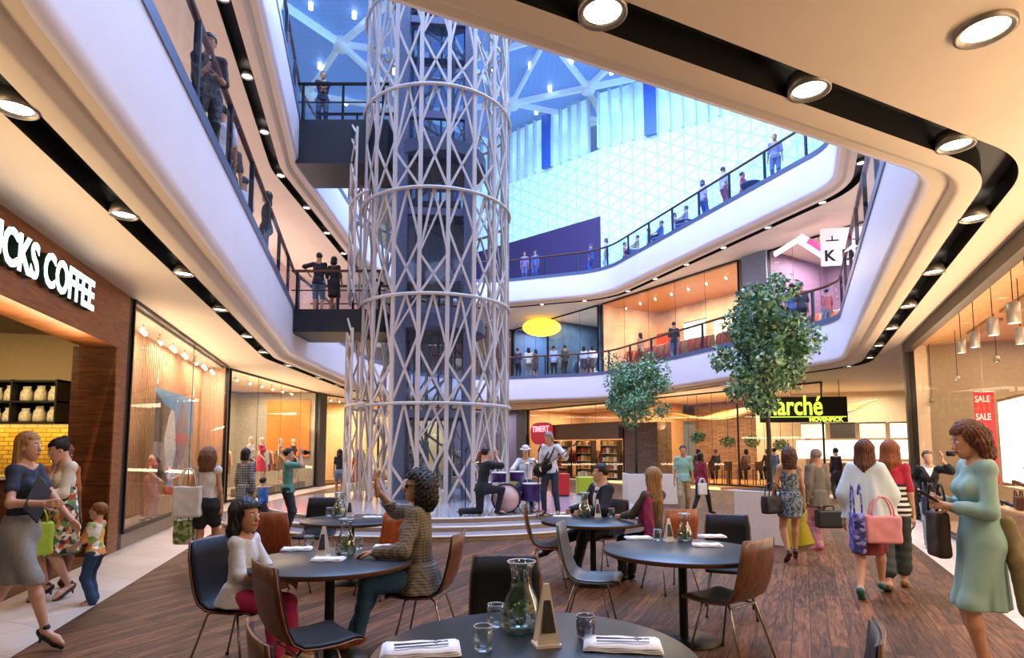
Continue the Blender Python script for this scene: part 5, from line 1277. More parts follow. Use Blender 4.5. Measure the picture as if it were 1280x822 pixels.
for px, py, Y in ((1246, 452, 10.5), (1197, 476, 12), (1165, 503, 13.6)):
    q = AY(px, py, Y); pendant((q.x, q.y, q.z), 4.0, 'small bright spot deeper inside the right shop', 'small spots inside the right shop', .05, .08, None)
def trackspot(p, lab, grp, pw=None, tilt=R(25), rz=0):
    t = empty('track_spotlight', p, rz, lab, 'spotlight', grp); 
    MB().tube([(0, 0, 0), (0, 0, .12)], .012, 6).build('stem', M_steel, t); MB().tube([(0, .05, .0), (0, -.05, -.08)], .045, 12).build('head', mat('spot_white', '#c9c4bc', .4, var=0), t)
    MB().ell((0, -.055, -.085), (.036, .036, .036), 10).build('lamp', M_lens, t)
for k in range(8):
    y = 10.4+k*1.0; trackspot((LX(y)-.35, y, 3.85), 'small ceiling spotlight above the slatted left window', 'spotlights in the slatted left window', rz=R(70))
for k in range(7):
    y = 18.9+k*1.0; trackspot((-9.1, y, 3.94), 'spotlight on the ceiling track above the grey and orange shop', 'spotlights in the grey and orange shop', rz=R(80))
for k in range(6): trackspot((-8.7+k*.22, 27.6+k*.6, 3.94), 'spotlight in the bright shop beyond the dark pillar', 'spotlights beyond the dark pillar', rz=R(80))
for k in range(7): q = W[3].lerp(W[4], .1+k*.12); trackspot((q.x+.9, q.y+.6, 9.15), 'spotlight inside the amber upper shop', 'spotlights in the amber upper shop')
# lit wall panels and boxed goods
def lit_panel(a, b, u0, u1, o_, z0, z1, c, e_, lab):
    A = a.lerp(b, u0)+out_n(a, b)*o_; B_ = a.lerp(b, u1)+out_n(a, b)*o_; t = empty('lit_panel', (0, 0, 0), 0, lab, 'display panel')
    MB().wall(A, B_, z0, z1, .06).build('diffuser', mat('panel_'+c, c, .5, emit=e_, var=.25, scale=1.5), t)
    mb = MB(); mb.wall(A, B_, z0-.05, z0, .1); mb.wall(A, B_, z1, z1+.05, .1); mb.build('frame', M_dark, t)
for u0, u1, z0, z1, c, e_, l_ in ((.06, .2, 6.2, 7.9, '#e0442c', .9, 'red lit wall panel at the left of the amber upper shop'), (.28, .44, 6.6, 8.2, '#fff0dc', 1.6, 'white lit wall panel second from left in the amber upper shop'), (.5, .66, 6.4, 8.0, '#ffe0b8', 1.4, 'cream lit wall panel in the middle of the amber upper shop'), (.74, .95, 6.8, 8.6, '#fff6e4', 2.0, 'brightest white wall panel at the right of the amber upper shop')): lit_panel(W[3], W[4], u0, u1, 3.6, z0, z1, c, e_, l_)
for u0, u1, z0, z1, c, e_, l_ in ((.3, .5, 6.2, 7.6, '#9fc4f0', 1.0, 'pale blue lit panel in the blue upper shop'), (.55, .7, 6.0, 7.8, '#f2f6ff', 1.0, 'white lit panel in the blue upper shop'), (.78, .95, 6.4, 8.2, '#6fa0b8', .8, 'teal lit panel in the blue upper shop')): lit_panel(W[2], W[3], u0, u1, 3.6, z0, z1, c, e_, l_)
lit_panel(W[4], W[5], .45, .62, 3.6, 5.8, 7.0, '#ff8a3c', 1.2, 'orange lit panel low in the mauve upper shop')
BOXM = {}
def shelving(p, rz, w, hgt, cols, lab, grp):
    t = empty('wall_shelving', p, R(rz), lab, 'shelving'); MB().box(-w/2, w/2, .16, .2, 0, hgt).build('back_panel', M_dark, t); n = int(hgt/.42); ca, sa = math.cos(R(rz)), math.sin(R(rz)); rnd = random.Random(int(abs(p[0])*10))
    for k in range(n): MB().box(-w/2, w/2, -.16, .16, .12+k*.42, .15+k*.42).build('shelf_board', M_cream, t)
    for s_ in (-1, 1): MB().box(s_*w/2-.02, s_*w/2+.02, -.17, .17, 0, hgt).build('side_panel', M_dark, t)
    for k in range(n):
        for q in range(int(w/.28)):
            c = rnd.choice(cols)
            if c not in BOXM: o = BOXM[c] = MB().box(-.1, .1, -.1, .1, 0, .24).box(-.085, .085, -.104, -.1, .05, .19, 1).build('boxed_goods', [mat('box_'+c, c, .5, var=.1), mat('box_label_'+c, c, .4, var=.4, scale=9)], None, bevel=.012)
            else: o = BOXM[c].copy(); COL.objects.link(o)
            x = -w/2+.16+q*.28; o.location = (p[0]+x*ca, p[1]+x*sa, p[2]+.151+k*.42); o.rotation_euler = (0, 0, R(rz)); o.scale = (1, 1, rnd.uniform(.75, 1.15)); tag(o, 'small coloured box of goods on '+grp, 'goods box', 'boxes on '+grp)
for k, u in enumerate((.3, .55, .8)):
    q = a7.lerp(b7, u)+n7*.7; shelving((q.x, q.y, 0), -55, 1.25, 2.1, ['#c23a2a', '#e8d9a8', '#b8702a', '#f2e8d8', '#7a2a22', '#e0a040'], 'goods shelving just inside the amber ground floor shop, '+('left', 'middle', 'right')[k], 'the amber shop shelving, '+('left unit', 'middle unit', 'right unit')[k])
shelving((-5.6, 35.6, 0), 48, 1.6, 2.1, ['#b8a8a0', '#6a7a90', '#d8c8b0', '#8a4a50'], 'goods shelving far behind the lattice tower', 'the shelving behind the tower')
# garments on racks
def garment_mesh(m_):
    mb = MB(); pl = [(-.05, 0), (.05, 0), (.20, -.07), (.30, -.50), (.22, -.52), (.17, -.25), (.19, -.78), (-.19, -.78), (-.17, -.25), (-.22, -.52), (-.30, -.50), (-.20, -.07)]; n = len(pl)
    mb.add([(x, y, z) for y in (-.03, .03) for x, z in pl], [tuple(range(n)), tuple(range(n, 2*n))[::-1]]+[(i, i+n, (i+1) % n+n, (i+1) % n) for i in range(n)]); return mb
GCOL = ['#b23a3a', '#e7e0d4', '#3b4a68', '#d8b98a', '#8a2f4a', '#22252c', '#c8743a', '#9fb0b8', '#e2cf6a', '#5a6a4a']
GM = {}
def rack(x, y, z, rz, lab, nm, cols=GCOL, n=9, L=1.6, hgt=1.55):
    t = empty('clothes_rack', (x, y, z), R(rz), lab, 'clothes rack')
    MB().tube([(-L/2, 0, hgt), (L/2, 0, hgt)], .015, 6).build('rail', M_steel, t)
    for s_ in (-1, 1): MB().tube([(s_*L/2, 0, hgt), (s_*L/2, 0, .02)], .015, 6).tube([(s_*L/2, -.25, .02), (s_*L/2, .25, .02)], .015, 6).build('upright', M_steel, t)
    for k in range(n):
        c = cols[(k*3+int(abs(x)*7)) % len(cols)]
        if c not in GM: o = GM[c] = garment_mesh(0).build('hanging_garment', mat('cloth_'+c, c, .8, var=.12)); 
        else: o = GM[c].copy(); COL.objects.link(o)
        u = -L/2+.12+k*(L-.24)/(n-1); a = R(rz); o.location = (x+u*math.cos(a), y+u*math.sin(a), z+hgt-.018); o.rotation_euler = (0, 0, a+R(62)); o.scale = (.9, 1, 1)
        tag(o, 'coloured garment hanging on ' + nm, 'garment', 'garments on ' + nm)
rack(-9.9, 20.4, .0, 80, 'clothes rack in the grey shop behind the two dressed figures', 'the rack in the grey shop')
rack(-9.6, 24.6, .0, 85, 'clothes rack in front of the orange panel', 'the rack in front of the orange panel')
rack(-7.6, 30.9, .0, 70, 'clothes rack in the bright shop beyond the dark pillar', 'the rack beyond the dark pillar')
rack(-3.9, 37.6, 0, 30, 'clothes rack far behind the lattice tower', 'the rack behind the tower')
rack(-2.2, 38.8, 0, 20, 'clothes rack behind the tower, nearer the slate column', 'the rack near the slate column')
for k, u in enumerate((.2, .42, .64, .84)):
    q = a7.lerp(b7, u)+n7*1.3; rack(q.x, q.y, 0, -55, 'clothes rack in the amber shop, '+('below the red sign', 'second from the red sign', 'third from the red sign', 'at its right end')[k], 'the amber shop rack '+('below the red sign', 'second from the red sign', 'third from the red sign', 'at the right end')[k], ['#c22a2a', '#e9dcc8', '#d8742e', '#8c1f2c', '#efd9a0', '#3a2a2a'])
for k, u in enumerate((.08, .25, .42, .6, .8)):
    q = W[3].lerp(W[4], u)+out_n(W[3], W[4])*1.6; rack(q.x, q.y, 5.31, -58, 'clothes rack in the amber upper shop, '+('its left end', 'second from its left end', 'its middle', 'second from its right end', 'its right end')[k], 'the upper amber rack at '+('the left end', 'second from the left', 'the middle', 'second from the right', 'the right end')[k], ['#c22a2a', '#f2ece4', '#8f7a6a', '#d9a070', '#3b3a44', '#b04050'])
for k, u in enumerate((.3, .6, .85)):
    q = W[2].lerp(W[3], u)+out_n(W[2], W[3])*1.6; rack(q.x, q.y, 5.31, -55, 'clothes rack in the blue upper shop, '+('farthest', 'middle one', 'nearest the amber shop')[k], 'the blue upper shop rack '+('farthest away', 'in the middle', 'nearest the amber shop')[k], ['#2f4a7a', '#dfe6ee', '#7fa0c0', '#303848', '#5a86a8'])
for k, u in enumerate((.2, .45, .72)):
    q = W[4].lerp(W[5], .25+u*.6)+out_n(W[4], W[5])*1.7; rack(q.x, q.y, 5.31, -60, 'clothes rack in the mauve upper shop, '+('left', 'middle', 'right, under the pink strip')[k], 'the mauve upper shop rack '+('on the left', 'in the middle', 'under the pink strip')[k], ['#6a4a5a', '#d8b0a0', '#3a3040', '#e0702a', '#a88a90'])
yl = empty('oval_ceiling_lamp', tuple(AY(677, 409, 35.5)), 0, 'glowing yellow oval lamp in the blue upper shop', 'ceiling lamp'); MB().ell((0, 0, 0), (1.15, .6, .55), 20).build('shade', mat('lamp_yellow', '#ffcf45', .5, emit=1.6, var=.05), yl); MB().tube([(0, 0, .5), (0, 0, 1.8)], .02, 5).build('cord', M_blackm, yl)
# shelves of shoes and bags in the right shop
def rshelf(Y0, Y1, z, o_=.55):
    p0 = Vector((RX(Y0), Y0))+n9*o_; p1 = Vector((RX(Y1), Y1))+n9*o_; return p0, p1
sh = empty('display_shelf', (0, 0, 0), 0, 'two-tier shoe shelf standing on the wooden plinth in the right shop', 'shelf')
p0, p1 = rshelf(5.2, 9.25, 0, .42)
MB().wall(p0, p1, 1.02, 1.045, .28).build('shelf_board', mat('plinth_top', '#d6a873', .35), sh); MB().wall(p0+n9*.2, p1+n9*.2, 1.30, 1.325, .2).build('shelf_board', mat('plinth_top', '#d6a873', .35), sh)
for u in (0.01, .25, .5, .75, .99): q = p0.lerp(p1, u); MB().tube([(q.x, q.y, .75), (q.x, q.y, 1.02)], .012, 6).build('post', M_steel, sh); q = q+n9*.2; MB().tube([(q.x, q.y, .75), (q.x, q.y, 1.30)], .012, 6).build('post', M_steel, sh)
SHC = ['#1f2226', '#8a2f24', '#c9a27a', '#2c4a5c', '#5c3a28', '#b8b0a4']
def heel_shoe(p, rz, c, lab, grp):
    f = union([cap((0, -.09, .075), (0, -.02, .055), .028, .026), cap((0, -.02, .055), (0, .07, .022), .026, .03), cap((0, .07, .022), (0, .12, .02), .03, .018)], .02)
    f = mod(f, lambda d, X: np.maximum(d, np.maximum(.004-X[..., 2], X[..., 2]-.085+X[..., 1]*.25))); f = union([f, cap((0, -.095, .05), (0, -.10, .008), .016, .007)], .006)
    o = sdf_obj('shoe', f, .009, mat('shoe_'+c, c, .35, var=.05)); o.location = p; o.rotation_euler = (0, 0, rz); tag(o, lab, 'shoe', grp); return o
def handbag(p, rz, w, h_, d, c, lab, grp=None, name='handbag', hl=.16, m=None, parent=None):
    t = empty(name, p, rz, lab, 'bag', grp); f = rbox((0, 0, h_/2), (w/2, d/2, h_/2), .03)
    f = mod(f, lambda q, X: q+.012*(X[..., 2]/h_)*np.cos(X[..., 0]/w*3)+.003*np.sin(X[..., 0]*30)*np.sin(X[..., 2]*34))
    m = m or mat('bag_'+c, c, .5, var=.08); V, Fc = mesh_sdf(f, .013); np_mesh('bag_body', [(V, Fc, 0)], m, t)
    for s_ in (-1, 1): MB().tube([(w*.3*math.cos(a), s_*d*.3, h_-.01+hl*math.sin(a)) for a in [math.pi*k/10 for k in range(11)]], .009, 6).build('handle', m, t)
    return t
kk = 0
for lv, (z, o_) in enumerate(((1.046, .42), (1.326, .62), (.752, .27))):
    for k in range(9):
        Y = 5.6+k*.43+(.1 if lv == 1 else 0); p = Vector((RX(Y), Y))+n9*o_; c = SHC[(k*2+lv) % 6]; kk += 1
        if (k+lv) % 3 == 0 and lv: handbag((p.x, p.y, z), R(60), .26, .2, .1, c, ['', 'small handbag on the upper shelf of the right shop', 'small handbag on the plinth top of the right shop'][lv], ['', 'bags on the upper shelf of the right shop', 'bags on the plinth of the right shop'][lv], hl=.09)
        else: heel_shoe((p.x, p.y, z), R(150+20*(k % 3)), c, 'heeled shoe on the '+('lower shelf', 'upper shelf', 'plinth top')[lv]+' of the right shop', 'shoes on the '+('lower shelf', 'upper shelf', 'plinth top')[lv]+' of the right shop')
# restaurant furniture
ht = empty('high_table', (9.5, 26.9, 0.1), R(-8), 'long high wooden table behind the restaurant glass', 'table'); MB().box(-1.9, 1.9, -.35, .35, .86, .91).build('tabletop', mat('deck_amber', '#c79252', .5), ht)
for x in (-1.7, 0, 1.7): MB().box(x-.04, x+.04, -.3, .3, 0, .86).build('leg', M_wood2, ht)
for k in range(6):
    t = empty('bar_stool', (7.9+k*.62, 26.25-k*.1, .1), 0, 'dark bar stool at the long high restaurant table', 'stool', 'bar stools at the high restaurant table'); MB().box(-.17, .17, -.17, .17, .62, .66).build('seat', M_wood2, t); MB().box(-.17, .17, -.18, -.15, .66, .98).build('backrest', M_wood2, t)
    for sx in (-1, 1):
        for sy in (-1, 1): MB().box(sx*.15-.015, sx*.15+.015, sy*.15-.015, sy*.15+.015, 0, .62).build('leg', M_wood2, t)
for i, (px, py, Y) in enumerate(((872, 546, 25.5), (910, 552, 26.0), (940, 551, 26.0), (976, 556, 24.5))):
    q = AY(px, py, Y); t = empty('hanging_plant', tuple(q), 0, 'round ball of greenery hanging inside the restaurant, '+('leftmost', 'second from left', 'third from left', 'beside the lit doorway')[i], 'hanging plant'); mb = MB(); rnd = random.Random(i)
    for k in range(260):
        d = Vector((rnd.gauss(0, 1), rnd.gauss(0, 1), rnd.gauss(0, 1))).normalized(); c = Vector((d.x*.34, d.y*.34, d.z*.26))*rnd.uniform(.2, 1); u = d.cross(Vector((rnd.random(), rnd.random(), rnd.random()))).normalized()*.05; v = d*.04; mb.add([c-u, c-v*.6, c+u, c+v], [(0, 1, 2, 3)], k % 2)
    mb.build('foliage', [M_leaf[0], M_leaf[1]], t); MB().tube([(0, 0, .2), (0, 0, 3.95-q.z)], .01, 4).build('cord', M_blackm, t)
# ================================================================ PEOPLE
def C(c, **k): return mat('cloth'+c+str(len(k)), c, .8, var=.10, scale=25, bump=.12, **k)
def H(c): return mat('hair'+c, c, .5, var=.35, scale=60, spec=.4)
def LW(px, py, z=0): return G(px, py, z)
BRN, DBR, BLK, BLD, RED = '#5b3a22', '#2e1d14', '#120e0c', '#b48c58', '#74401f'
# --- blonde woman walking at the left edge
person((-4.0, 5.02, .03), R(-88), 1.70, slim=.86, label= 'blonde woman in dark blue top and grey skirt walking at the left edge', skin='fair', hair=dict(m=H('#9a7444'), style='bob', length=.085),
  top=dict(m=C('#2c3444'), sleeve=.28, name='blouse'), bottom=dict(kind='skirt', m=C('#8b8b84'), hem=.285, rad=(.082, .085), folds=3, amp=.02), shoes=dict(m=mat('shoe_black', '#15130f', .4), kind='heel'),
  pose=dict(pelvis=(0, 0, .525), feet={1: (.04, .20, .075), -1: (-.045, -.22, .085)}, footdir={1: (.05, 1, -.55), -1: (-.05, 1, -.9)}, hands={1: (.13, .20, .665), -1: (-.08, .235, .555)}, head=(0, 0, 0), lean=(0, .03)))
t = empty('folder', (-3.80, 4.86, 1.06), R(-80), 'dark folder held against the chest of the blonde woman', 'folder'); MB().box(-.12, .12, -.008, .008, 0, .30, 0, Matrix.Rotation(R(-35), 4, 'Y')).build('cover', mat('folder_navy', '#1b2630', .4), t, bevel=.004); MB().box(-.115, .115, -.006, .006, .005, .295, 0, Matrix.Translation((0, -.004, 0)) @ Matrix.Rotation(R(-35), 4, 'Y')).build('pages', M_white, t)
# --- woman in a floral dress, and the friend behind her
FL = mat('floral_dress', '#888888', .8, pattern=('floral', 24, ['#2f3b2a', '#c9b08a', '#b5482a', '#6f8f4a', '#e6dcc8', '#3b2420', '#d98f4a', '#4f6b5a']), var=.1)
person((-4.84, 6.62, .02), R(150), 1.69, 'woman in a colourful floral dress and white cardigan looking down at her hands', skin='pink', hair=dict(m=H(BLK), style='bun'),
  top=dict(m=C('#ddd3c0'), sleeve=.95, name='cardigan', vneck=1), bottom=dict(kind='skirt', m=FL, hem=.27, rad=(.125, .115), folds=6, amp=.06, waist=.16, name='dress'), shoes=dict(m=mat('shoe_brown', '#3a1f17', .4), kind='heel'),
  pose=dict(pelvis=(0, 0, .53), feet={1: (.03, .05, .075), -1: (-.05, -.05, .075)}, hands={1: (.03, .17, .66), -1: (-.04, .18, .65)}, head=(-8, -22, 0), footdir={1: (.2, 1, -.6), -1: (-.2, 1, -.6)}))
person((-5.18, 7.05, .01), R(-120), 1.66, 'dark-haired woman in an orange top, mostly hidden behind the floral dress', skin='brown', hair=dict(m=H(RED), style='bob', length=.06), top=dict(m=C('#b06a38'), sleeve=.4), bottom=dict(kind='skirt', m=C('#3a2a22'), hem=.3), shoes=dict(m=mat('shoe_brown', '#3a1f17', .4)), pose=dict(hands={1: (.05, .2, .62)}, head=(0, -15, 0)))
handbag((-4.80, 6.22, .52), R(40), .30, .34, .10, '#a4c63a', 'bright lime shopping bag hanging beside the floral dress', name='shopping_bag')
# --- toddler
TM = mat('toddler_shirt', '#e9dfc8', .8, pattern=('floral', 15, ['#e8e2d4', '#e4b84a', '#d98a4a', '#8fa85a', '#e8e2d4']), var=.05)
person((-4.32, 6.42, 0), R(92), 1.0, 'toddler in a pale patterned shirt and blue jeans holding out both hands', sex='m', skin='pink', child=True, hair=dict(m=H('#7c4a26')), top=dict(m=TM, sleeve=.45, length=.02), bottom=dict(kind='pants', m=C('#23405c'), wide=.012), shoes=dict(m=mat('shoe_white', '#d8d4cc', .5), kind='sneaker'), pose=dict(hands={1: (.05, .20, .60), -1: (-.06, .20, .585)}, feet={1: (.06, .02, .045), -1: (-.06, -.04, .045)}, head=(0, 5, 0)))
# --- seated girl
person((-1.96, 4.48, 0), R(-98), 1.32, 'seated girl with dark hair in a white shirt and pink trousers smiling across the table', skin='tan', child=True, hair=dict(m=H(BLK), style='long', length=.12, vol=1.12), top=dict(m=C('#c9ccd0'), sleeve=.55, length=.05, flare=.025, infl=.010), bottom=dict(kind='pants', m=C('#b02a62'), wide=.012), shoes=dict(m=mat('shoe_white', '#d8d4cc', .5), kind='sneaker'),
  pose=dict(pelvis=(0, 0, .415), lean=(0, .06), feet={1: (.08, .27, .14), -1: (-.08, .27, .12)}, hands={1: (.07, .20, .50), -1: (-.09, .22, .49)}, head=(-12, 4, 0)))
# --- curly haired woman with sunglasses
CK = mat('grey_check_shirt', '#8a7d6c', .8, pattern=('check', 14), col2='#4c443a', var=.08)
def shades(g):
    HE, HP, k = g['HE'], g['HP'], g['k']; fs = [HE((q*.0185, .054, .004), (.0165, .007, .012)) for q in (1, -1)]+[cap(HP(-.02, .057, .010), HP(.02, .057, .010), .0022*k, .0022*k)]+[cap(HP(q*.035, .050, .008), HP(q*.044, .0, .004), .0022*k, .0022*k) for q in (1, -1)]
    sdf_obj('sunglasses', union(fs, .003), .003, mat('sunglass_black', '#0a0908', .15, spec=.7, var=0), g['root'])
person((-.73, 4.98, 0), R(88), 1.76, 'curly black-haired woman in sunglasses and a checked shirt sitting with one hand raised', skin='tan', hair=dict(m=H(BLK), style='curly', length=.045, vol=1.22),
  top=dict(m=CK, sleeve=.95, length=.06, flare=.03, infl=.010, name='checked_shirt'), bottom=dict(kind='pants', m=mat('blue_denim', '#3c6a90', .8, var=.15, scale=30)), shoes=dict(m=mat('sandal_orange', '#b5702e', .5)), extra=shades,
  pose=dict(noeyes=1, pelvis=(0, 0, .325), lean=(0, .07), twist=0, feet={1: (.03, .34, .06), -1: (-.02, .30, .07)}, hands={1: (.10, .25, .705), -1: (-.12, .20, .448)}, elbow={1: (.8, -.2, -.9), -1: (-.5, -.5, -.7)}, handdir={1: (0, .05, 1)}, palm={1: (-.3, -1, 0), -1: (0, 0, -1)}, head=(14, 6, 0)))
# --- man in black suit
def suit(g):
    TPp = g['TP']; h = g['h']
    sdf_obj('shirt_front', mod(union([ell(TPp(0, .035, .20), np.array([.028, .045, .09])*h, g['T']), ell(TPp(0, .02, .285), np.array([.034, .036, .02])*h, g['T'])], .01), lambda d, X: d), .008, C('#e8e6e4'), g['root'])
    sdf_obj('bow_tie', union([ell(TPp(q*.014, .062, .268), np.array([.016, .008, .011])*h, g['T']) for q in (1, -1)], .004), .006, mat('tie_black', '#0d0d10', .5), g['root'])
person((1.17, 8.05, 0), R(118), 1.74, 'man in a black suit and white shirt sitting at a table looking left', sex='m', skin='fair', hair=dict(m=H(DBR)), top=dict(m=C('#12141a'), sleeve=1, length=.05, infl=.012, name='jacket', vneck=1), bottom=dict(kind='pants', m=C('#14161c')), shoes=dict(m=mat('shoe_black', '#15130f', .4)), extra=suit,
  pose=dict(pelvis=(0, 0, .33), feet={1: (.14, .52, .16), -1: (-.06, .30, .045)}, knee={1: (.1, .5, 1)}, hands={1: (.10, .22, .46), -1: (-.10, .22, .46)}, head=(-25, 0, 0)))
make_chair(M_shello, M_uph, 'black chair under the man in the black suit', (1.2, 8.12), 118)
# --- woman with long blonde hair from behind
person((1.66, 7.22, 0), R(38), 1.70, 'woman seen from behind with very long blonde hair and a pink scarf, seated', skin='fair', hair=dict(m=H('#8f6a3c'), style='long', length=.30, vol=1.1), top=dict(m=C('#4a3c30'), sleeve=.9), bottom=dict(kind='pants', m=C('#1c1d22')), shoes=dict(m=mat('shoe_black', '#15130f', .4)),
  extra=lambda g: sdf_obj('scarf', mod(union([cap(g['sh'][-1]+np.array([0, -.02, .02]), g['TP'](-.10, -.045, -.02), .045, .075), cap(g['sh'][-1], g['TP'](-.07, .06, .10), .04, .05), cap(g['TP'](-.10, -.045, -.02), g['TP'](-.10, -.045, -.14), .07, .05)], .03), lambda d, X: d+.004*np.sin(X[..., 2]*20+X[..., 0]*90)), .012, mat('scarf_pink', '#8f2450', .8, var=.35, scale=9), g['root']),
  pose=dict(pelvis=(0, 0, .33), feet={1: (.06, .28, .045), -1: (-.06, .26, .045)}, hands={1: (.08, .25, .46), -1: (-.08, .25, .46)}))
# --- band
person((-.60, 12.15, SZ), R(-62), 1.72, 'singer in black kneeling on one knee at the stage edge singing into a microphone', sex='m', skin='pink', hair=dict(m=H(BLK)), top=dict(m=C('#151a24'), sleeve=1, length=.03, infl=.010, name='jacket'), bottom=dict(kind='pants', m=C('#141a26')), shoes=dict(m=mat('shoe_black', '#15130f', .4), kind='sneaker'),
  pose=dict(pelvis=(0, 0, .30), lean=(0, .16), feet={1: (.06, .19, .05), -1: (-.06, -.24, .05)}, knee={1: (.1, 1, .6), -1: (0, .6, -1)}, footdir={-1: (0, .2, -1)}, hands={1: (.02, .19, .675), -1: (-.02, .19, .66)}, elbow={1: (.8, .3, -1), -1: (-.8, .3, -1)}, handdir={1: (0, -.1, 1), -1: (0, -.1, 1)}, head=(0, 6, 0)))
person((.30, 13.32, SZ), R(170), 1.68, 'drummer in a white shirt and hat sitting behind the drum kit', sex='m', skin='fair', hair=dict(m=H(BRN)), top=dict(m=C('#e6e8ee'), sleeve=.5), bottom=dict(kind='pants', m=C('#3a3f50')), shoes=dict(m=mat('shoe_black', '#15130f', .4)), extra=lambda g: sdf_obj('hat', union([ell(g['HP'](0, -.008, .058), np.array([.052, .058, .035])*g['k'], g['HM']), ell(g['HP'](0, -.004, .040), np.array([.080, .086, .008])*g['k'], g['HM'])], .01), .009, C('#cfcac2'), g['root']),
  pose=dict(pelvis=(0, 0, .335), feet={1: (.12, .26, .045), -1: (-.12, .26, .045)}, hands={1: (.16, .24, .50), -1: (-.18, .26, .60)}, head=(0, -10, 0)))
for s_, (x, y, l_) in enumerate(((.02, 12.88, 'drumstick'), )):
    pass
person((.78, 12.35, SZ), R(160), 1.66, 'guitarist in a white shirt and dark jeans playing an electric guitar on stage', sex='m', skin='fair', hair=dict(m=H('#8a8078'), style='bob', length=.04), top=dict(m=C('#dfe2ea'), sleeve=.5, length=.03), bottom=dict(kind='pants', m=C('#2b3444')), shoes=dict(m=mat('shoe_black', '#15130f', .4), kind='sneaker'),
  pose=dict(feet={1: (.08, .03, .045), -1: (-.09, -.02, .045)}, hands={1: (.10, .13, .56), -1: (-.28, .14, .75)}, elbow={-1: (-.6, -.3, -1)}, head=(-20, -18, 0), lean=(0, .03)))
t = empty('microphone', (-.33, 12.295, SZ+1.17), R(-62), 'dark hand microphone held at the mouth of the kneeling singer', 'microphone'); MB().tube([(0, .05, -.13), (0, .0, .0)], .012, 8).build('handle', M_blackm, t); MB().ell((0, -.01, .02), (.026, .026, .03), 12).build('grille_head', M_steel, t)
gt = empty('electric_guitar', (.78, 12.35, SZ), R(160), 'black electric guitar slung on the guitarist, neck pointing up', 'guitar')
GB = Matrix.Translation((.08, .20, .93)) @ Matrix.Rotation(R(35), 4, 'Y'); Mi = GB.inverted()
def gp(x, y, z): return GB @ Vector((x, y, z))
V, Fc = mesh_sdf(union([ell((.10, 0, 0), (.16, .022, .15)), ell((-.08, 0, 0), (.11, .022, .12)), ell((-.12, 0, .08), (.07, .02, .05))], .02), .014); V = np.array([tuple(GB @ Vector(v)) for v in V]); np_mesh('guitar_body', [(V, Fc, 0)], mat('guitar_black', '#15171d', .25), gt)
MB().bar(gp(-.12, .02, 0), gp(-.74, .02, 0), .045, .02).build('neck', mat('guitar_neck', '#a3835c', .4), gt); MB().bar(gp(-.74, .02, 0), gp(-.90, .01, .01), .07, .018).build('headstock', mat('guitar_black', '#15171d', .25), gt)
MB().tube([gp(.2, -.02, 0), (.03, .12, 1.2), (-.10, .0, 1.42), (-.10, .10, 1.30), gp(-.15, -.02, .05)], .016, 6).build('strap', M_black, gt)
# --- shoppers on the left
person((-4.17, 8.4, 0), R(6), 1.62, 'long-haired woman from behind in a white top and black shorts carrying bags past the window', skin='tan', hair=dict(m=H('#6b4428'), style='wavy', length=.12, vol=1.12), top=dict(m=C('#cfc9c0'), sleeve=0), bottom=dict(kind='pants', m=C('#1a1c20'), to=.30, wide=.012, name='shorts'), shoes=dict(m=mat('shoe_tan', '#8a6a4a', .5)), pose=dict(feet={1: (.04, .08, .045), -1: (-.05, -.08, .055)}, hands={-1: (-.20, -.02, .48)}))
handbag((-4.36, 8.26, .68), R(10), .36, .42, .13, '#d4d0c8', 'large white shoulder bag on the long-haired woman\'s left side', name='tote_bag', hl=.24)
handbag((-4.47, 8.42, .30), R(0), .26, .34, .14, '#6f8a45', 'green patterned bag hanging low beside the long-haired woman', name='shopping_bag', hl=.18, m=mat('bag_green_print', '#8fa060', .7, pattern=('floral', 22, ['#6f8a45', '#aab77a', '#55703a', '#c9c79a']), var=.1))
CH_ = mat('bw_check_shirt', '#a5a5a5', .8, pattern=('check', 7), col2='#2c2f36', var=.05)
person((-4.92, 11.3, 0), R(-18), 1.62, 'black-haired woman in a black and white checked shirt seen from behind', skin='tan', hair=dict(m=H(BLK), style='bob', length=.05), top=dict(m=CH_, sleeve=.9, length=.10), bottom=dict(kind='pants', m=C('#3c3f45')), shoes=dict(m=mat('shoe_black', '#15130f', .4)))
person((-5.15, 12.7, 0), R(-30), .98, 'small child in a blue shirt beside the checked shirt', child=True, sex='m', hair=dict(m=H(BLK)), top=dict(m=C('#2f62b0'), sleeve=.9, length=.04), bottom=dict(kind='pants', m=C('#2a2c34')), shoes=dict(m=mat('shoe_white', '#d8d4cc', .5)))
person((-4.15, 11.35, 0), R(-78), 1.62, 'man in a green T-shirt and black trousers holding a camera up to his face', sex='m', skin='fair', hair=dict(m=H(BLK)), top=dict(m=C('#4f8a7a'), sleeve=.42, length=.03), bottom=dict(kind='pants', m=C('#17191e')), shoes=dict(m=mat('shoe_black', '#15130f', .4)), pose=dict(hands={1: (.035, .145, .935), -1: (-.035, .145, .925)}, elbow={1: (.4, .6, -1), -1: (-.4, .6, -1)}, handdir={1: (0, .1, 1), -1: (0, .1, 1)}))
t = empty('camera', (-3.86, 11.41, 1.53), R(-78), 'black camera held up by the man in the green T-shirt', 'camera'); MB().box(-.065, .065, -.025, .025, -.045, .045).build('camera_body', M_blackm, t, bevel=.008); MB().tube([(0, .02, 0), (0, .09, 0)], .03, 14).build('lens', M_black, t)
person((-5.78, 20.5, 0), R(10), 1.62, 'woman in a black top and denim shorts seen from behind beyond the tables', skin='tan', hair=dict(m=H(BLK), style='long', length=.12), top=dict(m=C('#1a1c22'), sleeve=.3), bottom=dict(kind='pants', m=C('#6a88a8'), to=.3, name='shorts'), shoes=dict(m=mat('shoe_white', '#d8d4cc', .5)))
